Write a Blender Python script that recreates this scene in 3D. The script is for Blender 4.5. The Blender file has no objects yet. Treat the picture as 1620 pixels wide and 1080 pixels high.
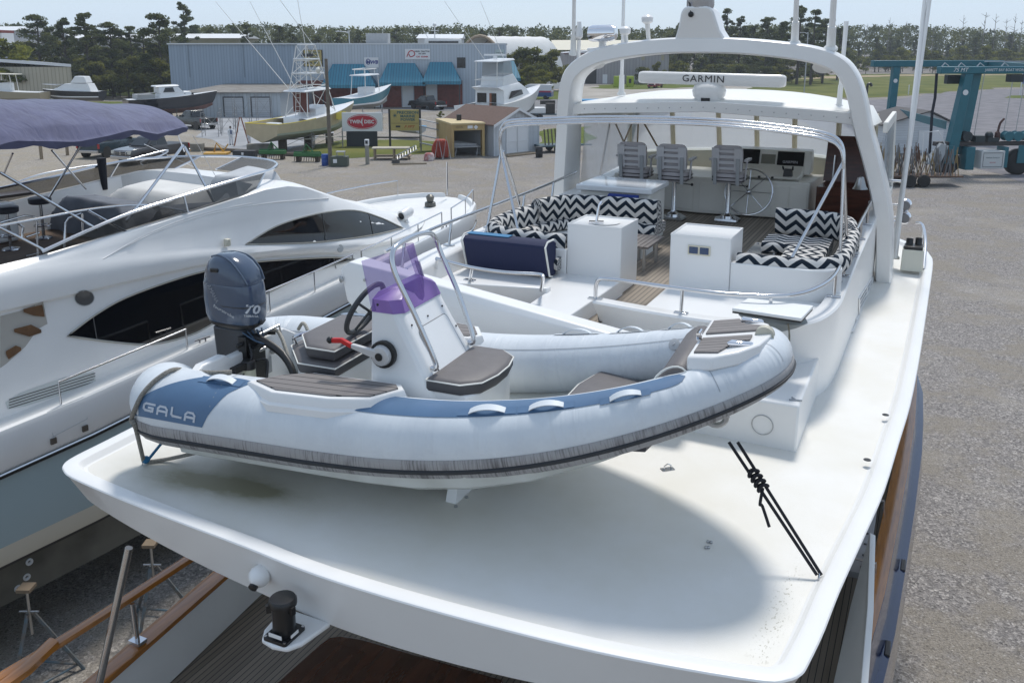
import bpy, bmesh, math, random
from mathutils import Vector, Matrix
from mathutils.bvhtree import BVHTree
R=math.radians; PI=math.pi
scene=bpy.context.scene; COL=scene.collection
# ---------------------------------------------------------------- camera geometry
CF=1400.0; CTH=R(12); CY0=372.0; YAW=R(25.5); H=9.2
def ray(px,py):
    xc=(px-810)/CF; yc=(CY0-py)/CF
    return Vector((xc, math.cos(CTH)+yc*math.sin(CTH), -math.sin(CTH)+yc*math.cos(CTH)))
def at(px,py,z=0.0):
    r=ray(px,py); t=(z-H)/r.z; return Vector((r.x*t,r.y*t,z))
def atd(px,py,d):
    r=ray(px,py); t=d/r.y; return Vector((r.x*t,d,H+r.z*t))
# main yacht frame: u forward, v to starboard, dz below the camera height
SU,CU=math.sin(YAW),math.cos(YAW)
def Y(u,v,dz): return Vector((u*SU+v*CU,u*CU-v*SU,H+dz))
def loc(p): return (p[0]*SU+p[1]*CU, p[0]*CU-p[1]*SU)
def Yp(px,py,dz):
    p=at(px,py,H+dz); return p
def Yu(px,py,u):
    r=ray(px,py); t=u/loc(r)[0]; return Vector((r.x*t,r.y*t,H+r.z*t))
def Yv(px,py,v):
    r=ray(px,py); t=v/loc(r)[1]; return Vector((r.x*t,r.y*t,H+r.z*t))
# ---------------------------------------------------------------- materials
MATS={}
def _n(nt,t,x=0,y=0,**k):
    n=nt.nodes.new(t)
    for a,b in k.items(): setattr(n,a,b)
    return n
def newmat(name):
    m=bpy.data.materials.new(name); m.use_nodes=True; nt=m.node_tree
    b=nt.nodes['Principled BSDF']; return m,nt,b
def mat(name,col,rough=.5,metal=0.,var=.0,vscale=3.,col2=None,bump=0.,bscale=40.,spec=.5,coat=0.,detail=4,stretch=None):
    if name in MATS: return MATS[name]
    m,nt,b=newmat(name); L=nt.links
    b.inputs['Roughness'].default_value=rough; b.inputs['Metallic'].default_value=metal
    b.inputs['Specular IOR Level'].default_value=spec; b.inputs['Coat Weight'].default_value=coat
    c=(*col,1)
    b.inputs['Base Color'].default_value=c
    tc=None
    def coords():
        t=_n(nt,'ShaderNodeTexCoord'); o=t.outputs['Object']
        if stretch:
            mp=_n(nt,'ShaderNodeMapping'); mp.inputs['Scale'].default_value=stretch; L.new(o,mp.inputs[0]); o=mp.outputs[0]
        return o
    if var or col2:
        o=coords(); nz=_n(nt,'ShaderNodeTexNoise'); nz.inputs['Scale'].default_value=vscale; nz.inputs['Detail'].default_value=detail
        L.new(o,nz.inputs['Vector'])
        rp=_n(nt,'ShaderNodeValToRGB'); rp.color_ramp.elements[0].position=.35; rp.color_ramp.elements[1].position=.68
        c2=col2 if col2 else tuple(x*(1-var) for x in col)
        rp.color_ramp.elements[0].color=(*c2,1); rp.color_ramp.elements[1].color=c
        L.new(nz.outputs['Fac'],rp.inputs[0]); L.new(rp.outputs[0],b.inputs['Base Color'])
    if bump:
        o=coords(); nz=_n(nt,'ShaderNodeTexNoise'); nz.inputs['Scale'].default_value=bscale; nz.inputs['Detail'].default_value=5
        L.new(o,nz.inputs['Vector']); bp=_n(nt,'ShaderNodeBump'); bp.inputs['Strength'].default_value=bump; bp.inputs['Distance'].default_value=.02
        L.new(nz.outputs['Fac'],bp.inputs['Height']); L.new(bp.outputs[0],b.inputs['Normal'])
    MATS[name]=m; return m
def glassmat(name,col,alpha,rough=.05):
    if name in MATS: return MATS[name]
    m,nt,b=newmat(name); L=nt.links
    out=nt.nodes['Material Output']; tr=_n(nt,'ShaderNodeBsdfTransparent'); tr.inputs[0].default_value=(*[1-(1-c)*.45 for c in col],1)
    b.inputs['Base Color'].default_value=(*col,1); b.inputs['Roughness'].default_value=rough
    mx=_n(nt,'ShaderNodeMixShader'); mx.inputs[0].default_value=alpha
    L.new(tr.outputs[0],mx.inputs[1]); L.new(b.outputs[0],mx.inputs[2]); L.new(mx.outputs[0],out.inputs[0])
    MATS[name]=m; return m
def math_node(nt,op,a,b=None):
    n=_n(nt,'ShaderNodeMath',operation=op)
    for i,x in enumerate((a,b)):
        if x is None: continue
        if isinstance(x,(int,float)): n.inputs[i].default_value=x
        else: nt.links.new(x,n.inputs[i])
    return n.outputs[0]
def stripemat(name,col,line,pitch,width,axis=1,rough=.6,var=.25,vscale=(1.,12.,1.),uv=False,bump=.0,col2=None):
    """boards or ribs: thin lines every `pitch` along an object axis, colour differing from board to board"""
    if name in MATS: return MATS[name]
    m,nt,b=newmat(name); L=nt.links; b.inputs['Roughness'].default_value=rough
    t=_n(nt,'ShaderNodeTexCoord'); sx=_n(nt,'ShaderNodeSeparateXYZ'); L.new(t.outputs['UV' if uv else 'Object'],sx.inputs[0])
    a=sx.outputs[axis]
    q=math_node(nt,'DIVIDE',a,pitch); fr=math_node(nt,'FRACT',q); ln=math_node(nt,'LESS_THAN',fr,width/pitch)
    fl=math_node(nt,'FLOOR',q)
    wn=_n(nt,'ShaderNodeTexWhiteNoise',noise_dimensions='1D'); L.new(fl,wn.inputs['W'])
    mp=_n(nt,'ShaderNodeMapping'); mp.inputs['Scale'].default_value=vscale; L.new(t.outputs['UV' if uv else 'Object'],mp.inputs[0])
    nz=_n(nt,'ShaderNodeTexNoise'); nz.inputs['Scale'].default_value=2.; nz.inputs['Detail'].default_value=6; L.new(mp.outputs[0],nz.inputs['Vector'])
    f=math_node(nt,'ADD',math_node(nt,'MULTIPLY',wn.outputs[0],.5),math_node(nt,'MULTIPLY',nz.outputs['Fac'],.6))
    rp=_n(nt,'ShaderNodeValToRGB'); rp.color_ramp.elements[0].position=.2; rp.color_ramp.elements[1].position=.85
    rp.color_ramp.elements[0].color=(*(col2 or [c*(1-var) for c in col]),1); rp.color_ramp.elements[1].color=(*[min(1,c*(1+var*.5)) for c in col],1)
    L.new(f,rp.inputs[0])
    mx=_n(nt,'ShaderNodeMix',data_type='RGBA'); L.new(ln,mx.inputs[0]); L.new(rp.outputs[0],mx.inputs[6]); mx.inputs[7].default_value=(*line,1)
    L.new(mx.outputs[2],b.inputs['Base Color'])
    if bump:
        bp=_n(nt,'ShaderNodeBump'); bp.inputs['Strength'].default_value=bump; bp.inputs['Distance'].default_value=.02
        L.new(math_node(nt,'SUBTRACT',1.,ln),bp.inputs['Height']); L.new(bp.outputs[0],b.inputs['Normal'])
    MATS[name]=m; return m
# ---------------------------------------------------------------- mesh builder
class MB:
    def __init__(s,T=None): s.v=[]; s.f=[]; s.m=[]; s.uv=[]; s.T=T; s.cur=0
    def V(s,p):
        p=Vector(p)
        if s.T is not None: p=s.T@p if isinstance(s.T,Matrix) else s.T(*p)
        s.v.append(Vector(p)); return len(s.v)-1
    def F(s,idx,uv=None): s.f.append(list(idx)); s.m.append(s.cur); s.uv.append(uv)
    def poly(s,pts,uv=None): s.F([s.V(p) for p in pts],uv)
    def box(s,c,d,rz=0.,taper=1.,tx=None,ty=None):
        cx,cy,cz=c; x,y,z=d[0]/2,d[1]/2,d[2]/2; co,si=math.cos(rz),math.sin(rz); tx=taper if tx is None else tx; ty=taper if ty is None else ty
        ids=[]
        for k,zz in ((1.,-z),(0.,z)):
            for sx,sy in((-1,-1),(1,-1),(1,1),(-1,1)):
                a=sx*x*(1 if k else tx); b=sy*y*(1 if k else ty)
                ids.append(s.V((cx+a*co-b*si,cy+a*si+b*co,cz+zz)))
        a=ids
        for q in((0,3,2,1),(4,5,6,7),(0,1,5,4),(1,2,6,5),(2,3,7,6),(3,0,4,7)): s.F([a[i] for i in q])
        return s
    def b2(s,a,b):
        "box from corner to corner"
        return s.box([(a[i]+b[i])/2 for i in range(3)],[abs(b[i]-a[i]) for i in range(3)])
    def loft(s,rings,closed=True,cap0=True,cap1=True,uv=False):
        ids=[[s.V(p) for p in r] for r in rings]; n=len(ids[0])
        if uv:
            U=[0.]
            for k in range(1,len(rings)): U.append(U[-1]+(Vector(rings[k][0])-Vector(rings[k-1][0])).length)
            W=[0.]
            for i in range(1,n+1): W.append(W[-1]+(Vector(rings[0][i%n])-Vector(rings[0][i-1])).length)
        for k in range(len(ids)-1):
            for i in range(n if closed else n-1):
                j=(i+1)%n
                s.F((ids[k][i],ids[k][j],ids[k+1][j],ids[k+1][i]), ((U[k],W[i]),(U[k],W[i+1]),(U[k+1],W[i+1]),(U[k+1],W[i])) if uv else None)
        if closed and cap0: s.F(ids[0][::-1])
        if closed and cap1: s.F(ids[-1])
        return s
    def prism(s,pts,z0,z1):
        s.loft([[(p[0],p[1],z0) for p in pts],[(p[0],p[1],z1) for p in pts]]); return s
    def slab(s,pts,n):
        "thick plate: polygon of 3d points pushed along vector n"
        n=Vector(n); s.loft([[Vector(p) for p in pts],[Vector(p)+n for p in pts]]); return s
    def tube(s,pts,r,n=8,closed=False,r1=None,cap=True):
        pts=[Vector(p) for p in pts]; N=len(pts); rings=[]; up=None
        for i,p in enumerate(pts):
            a=pts[(i-1)%N] if (closed or i>0) else p; b=pts[(i+1)%N] if (closed or i<N-1) else p
            t=(b-a); t=t.normalized() if t.length>1e-9 else Vector((0,0,1))
            if up is None: up=t.orthogonal().normalized()
            up=(up-t*up.dot(t)); up=up.normalized() if up.length>1e-6 else t.orthogonal().normalized()
            w=t.cross(up); rr=r if r1 is None else r+(r1-r)*i/max(1,N-1)
            rings.append([p+(up*math.cos(2*PI*k/n)+w*math.sin(2*PI*k/n))*rr for k in range(n)])
        if closed:
            rings.append(rings[0]); s.loft(rings,True,False,False)
        else: s.loft(rings,True,cap,cap)
        return s
    def cyl(s,c,r,h,n=16,r1=None,ax='z'):
        c=Vector(c); d={'x':Vector((h,0,0)),'y':Vector((0,h,0)),'z':Vector((0,0,h))}[ax]
        return s.tube([c,c+d],r,n,r1=r1)
    def lathe(s,c,prof,n=20,ax=None):
        c=Vector(c); M=ax.to_track_quat('Z','Y').to_matrix() if ax is not None else Matrix.Identity(3)
        s.loft([[c+M@Vector((r*math.cos(2*PI*k/n),r*math.sin(2*PI*k/n),z)) for k in range(n)] for r,z in prof]); return s
    def ball(s,c,r,n=12,m=8,sq=(1,1,1)):
        c=Vector(c); rings=[]
        for i in range(m+1):
            a=-PI/2+PI*i/m; q=max(math.cos(a),.02)
            rings.append([c+Vector((r*q*math.cos(2*PI*k/n)*sq[0],r*q*math.sin(2*PI*k/n)*sq[1],r*math.sin(a)*sq[2])) for k in range(n)])
        s.loft(rings); return s
    def grid(s,fn,nu,nv,uv=None):
        ids=[[s.V(fn(i/nu,j/nv)) for j in range(nv+1)] for i in range(nu+1)]
        for i in range(nu):
            for j in range(nv):
                s.F((ids[i][j],ids[i+1][j],ids[i+1][j+1],ids[i][j+1]),[(uv[0]*a/nu,uv[1]*b/nv) for a,b in((i,j),(i+1,j),(i+1,j+1),(i,j+1))] if uv else None)
        return s
    def build(s,name,mats,parent=None,smooth=40,bevel=0.,seg=2,recalc=True):
        if not isinstance(mats,(list,tuple)): mats=[mats]
        inv=parent.matrix_world.inverted() if parent else Matrix.Identity(4)
        me=bpy.data.meshes.new(name)
        me.from_pydata([tuple(inv@p) for p in s.v],[],s.f); 
        for m in mats: me.materials.append(m)
        for p,k in zip(me.polygons,s.m): p.material_index=k
        if any(u is not None for u in s.uv):
            l=me.uv_layers.new(name='UVMap')
            for p,u in zip(me.polygons,s.uv):
                if u:
                    for li,c in zip(p.loop_indices,u): l.data[li].uv=c
        if recalc:
            bm=bmesh.new(); bm.from_mesh(me); bmesh.ops.recalc_face_normals(bm,faces=bm.faces); bm.to_mesh(me); bm.free()
        if smooth:
            for p in me.polygons: p.use_smooth=True
            me.set_sharp_from_angle(angle=R(smooth))
        o=bpy.data.objects.new(name,me); COL.objects.link(o)
        if parent: o.parent=parent; o.matrix_basis=Matrix.Identity(4)
        if bevel:
            bv=o.modifiers.new('Bevel','BEVEL'); bv.width=bevel; bv.segments=seg; bv.limit_method='ANGLE'; bv.angle_limit=R(35); bv.harden_normals=False
        o.matrix_world=parent.matrix_world.copy() if parent else Matrix.Identity(4)
        return o
bpy_update=lambda: bpy.context.view_layer.update()
def tag(o,label,cat,group=None):
    o['label']=label; o['category']=cat
    if group: o['group']=group
    return o
def thing(name,label,cat,loc=(0,0,0),rz=0.,group=None):
    o=bpy.data.objects.new(name,None); COL.objects.link(o); o.empty_display_size=.3
    o.location=loc; o.rotation_euler=(0,0,rz); o.matrix_world=Matrix.Translation(Vector(loc))@Matrix.Rotation(rz,4,'Z')
    return tag(o,label,cat,group)
def kind(o,k): o['kind']=k; return o
def copy_tree(o,parent=None):
    c=o.copy(); COL.objects.link(c)
    if parent: c.parent=parent
    for ch in list(o.children): copy_tree(ch,c)
    return c
def place(o,loc,rz=0.,label=None,s=None):
    o.location=loc; o.rotation_euler=(0,0,rz)
    if s: o.scale=(s,s,s) if isinstance(s,(int,float)) else s
    if label: o['label']=label
    return o
def TF(loc,rz=0.): return Matrix.Translation(Vector(loc))@Matrix.Rotation(rz,4,'Z')
_tc={}
def text_mb(s,size,mapf,mb=None,ex=0.,sx=1.,shear=0.,bold=0.,center=True,space=1.):
    """lettering as mesh; mapf(x,y)->world point"""
    cu=bpy.data.curves.new('t','FONT'); cu.body=s; cu.size=size; cu.resolution_u=2; cu.shear=shear; cu.offset=bold; cu.space_character=space
    if center: cu.align_x='CENTER'; cu.align_y='CENTER'
    o=bpy.data.objects.new('t',cu); COL.objects.link(o); bpy_update()
    me=o.to_mesh(); mb=mb or MB()
    base=len(mb.v)
    for v in me.vertices: mb.v.append(Vector(mapf(v.co.x*sx,v.co.y)))
    for p in me.polygons: mb.F([base+i for i in p.vertices])
    o.to_mesh_clear(); bpy.data.objects.remove(o); bpy.data.curves.remove(cu)
    return mb
def planemap(o,x,y,off=.004):
    o=Vector(o); x=Vector(x).normalized(); y=Vector(y); y=(y-x*y.dot(x)).normalized(); n=x.cross(y)*off
    return lambda a,b: o+x*a+y*b+n
def bez(pts,n=8):
    "Catmull-Rom through points"
    pts=[Vector(p) for p in pts]; out=[]
    for i in range(len(pts)-1):
        p0=pts[max(i-1,0)];p1=pts[i];p2=pts[i+1];p3=pts[min(i+2,len(pts)-1)]
        for k in range(n):
            t=k/n; out.append(.5*((2*p1)+(p2-p0)*t+(2*p0-5*p1+4*p2-p3)*t*t+(3*p1-p0-3*p2+p3)*t**3))
    out.append(pts[-1]); return out
def rrect(x0,y0,x1,y1,r,n=4):
    o=[]
    for cx,cy,a in((x1-r,y0+r,-90),(x1-r,y1-r,0),(x0+r,y1-r,90),(x0+r,y0+r,180)):
        for k in range(n+1):
            t=R(a+90*k/n); o.append((cx+r*math.cos(t),cy+r*math.sin(t)))
    return o
def offset_poly(pts,d):
    "inward offset of a ccw/cw 2d polygon by averaged normals"
    n=len(pts); A=sum(pts[i][0]*pts[(i+1)%n][1]-pts[(i+1)%n][0]*pts[i][1] for i in range(n)); sg=1 if A>0 else -1; o=[]
    for i in range(n):
        a,b,c=[Vector((*pts[(i+k)%n],0)) for k in(-1,0,1)]
        e1=(b-a).normalized(); e2=(c-b).normalized(); n1=Vector((-e1.y,e1.x,0))*sg; n2=Vector((-e2.y,e2.x,0))*sg
        m=(n1+n2); k=m.length; m=m.normalized() if k>1e-6 else n1; co=max(.5,m.dot(n1)); p=b+m*(d/co); o.append((p.x,p.y))
    return o
def lerp(a,b,t): return a+(b-a)*t
def interp(x,xs,ys):
    if x<=xs[0]: return ys[0]
    for i in range(len(xs)-1):
        if x<=xs[i+1]:
            t=(x-xs[i])/(xs[i+1]-xs[i]); t=t*t*(3-2*t) if False else t; return ys[i]+(ys[i+1]-ys[i])*t
    return ys[-1]
rnd=random.Random(7)
# common materials
GEL=mat('white_gelcoat',(.80,.80,.79),.28,var=.05,vscale=1.3)
GELM=mat('white_gelcoat_matt',(.76,.76,.74),.5,var=.06,vscale=2.)
STEEL=mat('polished_steel',(.62,.63,.65),.16,1.)
STEELD=mat('dull_steel',(.42,.43,.44),.4,1.)
BLACK=mat('black_plastic',(.012,.012,.013),.4)
RUBBER=mat('rubber',(.018,.018,.018),.75)
VARN=mat('varnished_teak',(.40,.155,.028),.14,var=.35,vscale=6,stretch=(.5,6,6),coat=.6)
DARKGL=mat('dark_window',(.006,.007,.008),.06,spec=.6)
GREYW=mat('grey_paint',(.35,.36,.37),.5,var=.1)
NAVYF=mat('navy_canvas',(.012,.018,.06),.8,bump=.15,bscale=60)
WOODM=mat('raw_timber',(.32,.25,.17),.8,var=.4,vscale=8,stretch=(1,6,6))
CHROME=mat('chrome',(.8,.8,.82),.05,1.)
# ================================================================ world, sun, camera, ground
w=bpy.data.worlds.new('World'); scene.world=w; w.use_nodes=True; nt=w.node_tree
SUN_EL=R(62); SUN_AZ=R(20)
sky=_n(nt,'ShaderNodeTexSky',sky_type='NISHITA'); sky.sun_disc=False; sky.sun_elevation=SUN_EL; sky.sun_rotation=SUN_AZ
sky.air_density=1.0; sky.dust_density=.6; sky.ozone_density=3.0; sky.altitude=0
veil=_n(nt,'ShaderNodeMix',data_type='RGBA'); veil.inputs[0].default_value=.55; nt.links.new(sky.outputs[0],veil.inputs[6]); veil.inputs[7].default_value=(5.0,6.0,7.2,1)
# thin high cloud: pale veil over the clear sky, slightly broken up
tcw=_n(nt,'ShaderNodeTexCoord'); mpw=_n(nt,'ShaderNodeMapping'); mpw.inputs['Scale'].default_value=(1,1,7); nt.links.new(tcw.outputs['Generated'],mpw.inputs[0])
nzw=_n(nt,'ShaderNodeTexNoise'); nzw.inputs['Scale'].default_value=2.2; nzw.inputs['Detail'].default_value=6; nt.links.new(mpw.outputs[0],nzw.inputs['Vector'])
rpw=_n(nt,'ShaderNodeMapRange'); rpw.inputs[1].default_value=.3; rpw.inputs[2].default_value=.75; rpw.inputs[3].default_value=.80; rpw.inputs[4].default_value=.97; nt.links.new(nzw.outputs['Fac'],rpw.inputs[0]); sz=_n(nt,'ShaderNodeSeparateXYZ'); nt.links.new(tcw.outputs['Generated'],sz.inputs[0])
el=_n(nt,'ShaderNodeMapRange'); el.inputs[1].default_value=.02; el.inputs[2].default_value=.6; el.inputs[3].default_value=1.; el.inputs[4].default_value=.62; nt.links.new(sz.outputs[2],el.inputs[0])
nt.links.new(math_node(nt,'MULTIPLY',rpw.outputs[0],el.outputs[0]),veil.inputs[0])
nt.links.new(veil.outputs[2],nt.nodes['Background'].inputs[0]); nt.nodes['Background'].inputs[1].default_value=.122
sl=bpy.data.lights.new('sun','SUN'); sl.energy=2.6; sl.angle=R(9); sl.color=(1.,.955,.89)
so=bpy.data.objects.new('sun',sl); COL.objects.link(so)
so.rotation_euler=Vector((math.cos(SUN_EL)*math.sin(SUN_AZ),math.cos(SUN_EL)*math.cos(SUN_AZ),math.sin(SUN_EL))).to_track_quat('Z','Y').to_euler()
cam=bpy.data.cameras.new('camera'); cam.sensor_width=36; cam.sensor_fit='HORIZONTAL'; cam.lens=CF/1620*36
cam.shift_y=-(540-CY0)/1620; cam.clip_end=5000; cam.clip_start=.1
co=bpy.data.objects.new('camera',cam); COL.objects.link(co); co.location=(0,0,H); co.rotation_euler=(PI/2-CTH,0,0)
scene.camera=co
vs=scene.view_settings; vs.view_transform='Standard'; vs.look='None'; vs.exposure=.12; vs.gamma=1
try: scene.cycles.use_denoising=True
except Exception: pass
def groundmat():
    m,nt,b=newmat('gravel'); L=nt.links; b.inputs['Roughness'].default_value=.95; b.inputs['Specular IOR Level'].default_value=.15
    t=_n(nt,'ShaderNodeTexCoord'); o=t.outputs['Object']
    def noise(sc,det=5,rough=.6):
        n=_n(nt,'ShaderNodeTexNoise'); n.inputs['Scale'].default_value=sc; n.inputs['Detail'].default_value=det; n.inputs['Roughness'].default_value=rough
        L.new(o,n.inputs['Vector']); return n.outputs['Fac']
    def ramp(f,stops):
        r=_n(nt,'ShaderNodeValToRGB'); e=r.color_ramp.elements
        while len(e)<len(stops): e.new(.5)
        for k,(p,c) in zip(e,stops): k.position=p; k.color=(*c,1)
        L.new(f,r.inputs[0]); return r.outputs[0]
    def mix(f,a,b_,mode='MIX'):
        x=_n(nt,'ShaderNodeMix',data_type='RGBA',blend_type=mode)
        if isinstance(f,float): x.inputs[0].default_value=f
        else: L.new(f,x.inputs[0])
        for i,k in((6,a),(7,b_)):
            if isinstance(k,tuple): x.inputs[i].default_value=(*k,1)
            else: L.new(k,x.inputs[i])
        return x.outputs[2]
    vo=_n(nt,'ShaderNodeTexVoronoi'); vo.inputs['Scale'].default_value=22.; L.new(o,vo.inputs['Vector'])
    stone=ramp(vo.outputs['Color'],[(.0,(.045,.044,.046)),(.38,(.19,.185,.187)),(.70,(.33,.32,.315)),(1.,(.68,.66,.63))])
    sand=ramp(noise(60.,4,.7),[(.3,(.185,.168,.135)),(.7,(.35,.325,.275))])
    cover=ramp(noise(.45,6,.72),[(.42,(0,0,0)),(.54,(1,1,1))])
    near=mix(cover,sand,stone)
    near=mix(.38,near,ramp(noise(7.,8,.85),[(.34,(.13,.127,.126)),(.66,(.46,.445,.43))]))
    # tan dirt towards the left of the yard, bluish stone on the right
    sx=_n(nt,'ShaderNodeSeparateXYZ'); L.new(o,sx.inputs[0])
    gx=_n(nt,'ShaderNodeMapRange'); gx.inputs[1].default_value=-25.; gx.inputs[2].default_value=15.; L.new(math_node(nt,'ADD',sx.outputs[0],math_node(nt,'MULTIPLY',noise(.06,4),16.)),gx.inputs[0])
    tint=mix(gx.outputs[0],(1.10,1.04,.93),(.88,.855,.84))
    # bright dust streaks in the wheel ruts
    mp=_n(nt,'ShaderNodeMapping'); mp.inputs['Scale'].default_value=(.42,.55,1.); mp.inputs['Rotation'].default_value=(0,0,.5); L.new(o,mp.inputs[0])
    n2=_n(nt,'ShaderNodeTexNoise'); n2.inputs['Scale'].default_value=.35; n2.inputs['Detail'].default_value=7; n2.inputs['Roughness'].default_value=.68; L.new(mp.outputs[0],n2.inputs['Vector'])
    dust=ramp(n2.outputs['Fac'],[(.52,(0,0,0)),(.72,(1,1,1))])
    cl=mix(1.,near,tint,'MULTIPLY'); cl=mix(math_node(nt,'MULTIPLY',dust,.38),cl,(.43,.41,.385))
    v2=_n(nt,'ShaderNodeTexVoronoi'); v2.inputs['Scale'].default_value=15.; L.new(o,v2.inputs['Vector']); s2=_n(nt,'ShaderNodeSeparateColor'); L.new(v2.outputs['Color'],s2.inputs[0])
    near_=math_node(nt,'LESS_THAN',v2.outputs['Distance'],.34); cl=mix(math_node(nt,'MULTIPLY',math_node(nt,'MULTIPLY',near_,math_node(nt,'GREATER_THAN',s2.outputs[0],.70)),.45),cl,(.07,.064,.06)); cl=mix(math_node(nt,'MULTIPLY',math_node(nt,'MULTIPLY',near_,math_node(nt,'LESS_THAN',s2.outputs[0],.10)),.4),cl,(.50,.48,.45))
    cl=mix(1.,cl,ramp(noise(34.,5,.85),[(.30,(.30,.30,.30)),(.70,(1.65,1.62,1.58))]),'MULTIPLY')
    L.new(cl,b.inputs['Base Color'])
    bp=_n(nt,'ShaderNodeBump'); bp.inputs['Strength'].default_value=.5; bp.inputs['Distance'].default_value=.03; L.new(vo.outputs['Distance'],bp.inputs['Height']); L.new(bp.outputs[0],b.inputs['Normal'])
    return m
g=MB(); N=14
xs=[-900,-300,-120,-60,-20,0,20,60,120,300,1200]; ys=[-200,-30,0,20,60,120,240,500,1800]
ids=[[g.V((x,y,0)) for y in ys] for x in xs]
for i in range(len(xs)-1):
    for j in range(len(ys)-1): g.F((ids[i][j],ids[i+1][j],ids[i+1][j+1],ids[i][j+1]))
kind(g.build('ground',groundmat(),smooth=0),'structure')
GRASS=mat('mown_grass',(.13,.155,.035),.95,col2=(.085,.11,.025),vscale=.6,detail=8,spec=.1,bump=.4,bscale=8)
GRASSY=mat('dry_grass',(.165,.165,.05),.95,col2=(.085,.105,.025),vscale=.12,detail=9,spec=.1,bump=.4,bscale=6)
ASPH=mat('worn_asphalt',(.24,.24,.245),.9,col2=(.185,.185,.19),vscale=.25,detail=9,bump=.2,bscale=30,spec=.2)
PALE=mat('pale_gravel_road',(.43,.40,.36),.95,col2=(.31,.285,.25),vscale=.2,detail=9,spec=.1)
CONC=mat('concrete_pad',(.36,.37,.385),.9,col2=(.27,.275,.285),vscale=.3,detail=8,spec=.2)
def sheet(name,pxs,m,z=.012,rag=0.,base=None):
    pts=[at(*p,z) for p in pxs]
    if rag:
        o=[]
        for i,p in enumerate(pts):
            q=pts[(i+1)%len(pts)]; n=max(1,min(24,int((q-p).length/4)))
            for k in range(n):
                c=p.lerp(q,k/n); o.append(c+Vector((rnd.uniform(-rag,rag),rnd.uniform(-rag,rag)*2,0)))
        pts=o
    mb=MB(); mb.poly(pts); o=mb.build(name,m,smooth=0); return kind(o,'structure')
# ================================================================ main yacht (aft boat deck and flybridge in the foreground)
VC=-3.05
M_DECK=None
def deckmat():
    m,nt,b=newmat('nonskid_deck'); L=nt.links; b.inputs['Roughness'].default_value=.55
    t=_n(nt,'ShaderNodeTexCoord'); o=t.outputs['Object']
    def noise(sc,det=6,rough=.6,stretch=None):
        n=_n(nt,'ShaderNodeTexNoise'); n.inputs['Scale'].default_value=sc; n.inputs['Detail'].default_value=det; n.inputs['Roughness'].default_value=rough
        if stretch:
            mp=_n(nt,'ShaderNodeMapping'); mp.inputs['Scale'].default_value=stretch; L.new(o,mp.inputs[0]); L.new(mp.outputs[0],n.inputs['Vector'])
        else: L.new(o,n.inputs['Vector'])
        return n.outputs['Fac']
    rp=_n(nt,'ShaderNodeValToRGB'); rp.color_ramp.elements[0].position=.35; rp.color_ramp.elements[0].color=(.70,.68,.62,1); rp.color_ramp.elements[1].position=.65; rp.color_ramp.elements[1].color=(.76,.75,.72,1)
    L.new(noise(1.1,7,.65),rp.inputs[0])
    # mildew stain on the port quarter: an ellipse along the aft lip, broken up by noise
    sx=_n(nt,'ShaderNodeSeparateXYZ'); L.new(o,sx.inputs[0])
    def gauss(cx,cy,rx,ry,ang):
        dx=math_node(nt,'SUBTRACT',sx.outputs[0],cx); dy=math_node(nt,'SUBTRACT',sx.outputs[1],cy); ca,sa=math.cos(ang),math.sin(ang)
        a=math_node(nt,'ADD',math_node(nt,'MULTIPLY',dx,ca/rx),math_node(nt,'MULTIPLY',dy,sa/rx))
        c=math_node(nt,'ADD',math_node(nt,'MULTIPLY',dx,-sa/ry),math_node(nt,'MULTIPLY',dy,ca/ry))
        d=math_node(nt,'ADD',math_node(nt,'MULTIPLY',a,a),math_node(nt,'MULTIPLY',c,c))
        return math_node(nt,'DIVIDE',1.,math_node(nt,'ADD',1.,math_node(nt,'MULTIPLY',d,d)))
    st=math_node(nt,'ADD',math_node(nt,'MULTIPLY',gauss(-4.40,1.50,.13,.48,.10),1.25),math_node(nt,'MULTIPLY',gauss(-4.38,1.75,.30,.8,.1),.5))
    st=math_node(nt,'MULTIPLY',st,math_node(nt,'MULTIPLY',noise(3.5,8,.7,(1.,.5,1.)),1.35))
    mx=_n(nt,'ShaderNodeMix',data_type='RGBA'); L.new(math_node(nt,'MINIMUM',st,.85),mx.inputs[0]); L.new(rp.outputs[0],mx.inputs[6]); mx.inputs[7].default_value=(.20,.185,.10,1)
    # specks of grime along the starboard lip and faint drag marks
    g1=math_node(nt,'MULTIPLY',gauss(-4.2,-2.47,.5,.05,-.06),math_node(nt,'GREATER_THAN',noise(55,3,.7,(.6,1.,1.)),.60))
    g2=math_node(nt,'MULTIPLY',math_node(nt,'GREATER_THAN',noise(9,6,.8,(.35,1.6,1.)),.70),.22)
    mx2=_n(nt,'ShaderNodeMix',data_type='RGBA'); L.new(math_node(nt,'MINIMUM',math_node(nt,'ADD',g1,g2),.8),mx2.inputs[0]); L.new(mx.outputs[2],mx2.inputs[6]); mx2.inputs[7].default_value=(.36,.34,.27,1)
    L.new(mx2.outputs[2],b.inputs['Base Color'])
    bp=_n(nt,'ShaderNodeBump'); bp.inputs['Strength'].default_value=.12; bp.inputs['Distance'].default_value=.01; L.new(noise(160,2),bp.inputs['Height']); L.new(bp.outputs[0],b.inputs['Normal'])
    return m
TEAK=stripemat('teak_deck',(.27,.23,.185),(.03,.028,.026),.055,.007,axis=1,rough=.75,var=.3,vscale=(1.,14.,1.))
NAVYH=mat('navy_hull_paint',(.016,.026,.075),.14,var=.15,vscale=.8,coat=.4)
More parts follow.
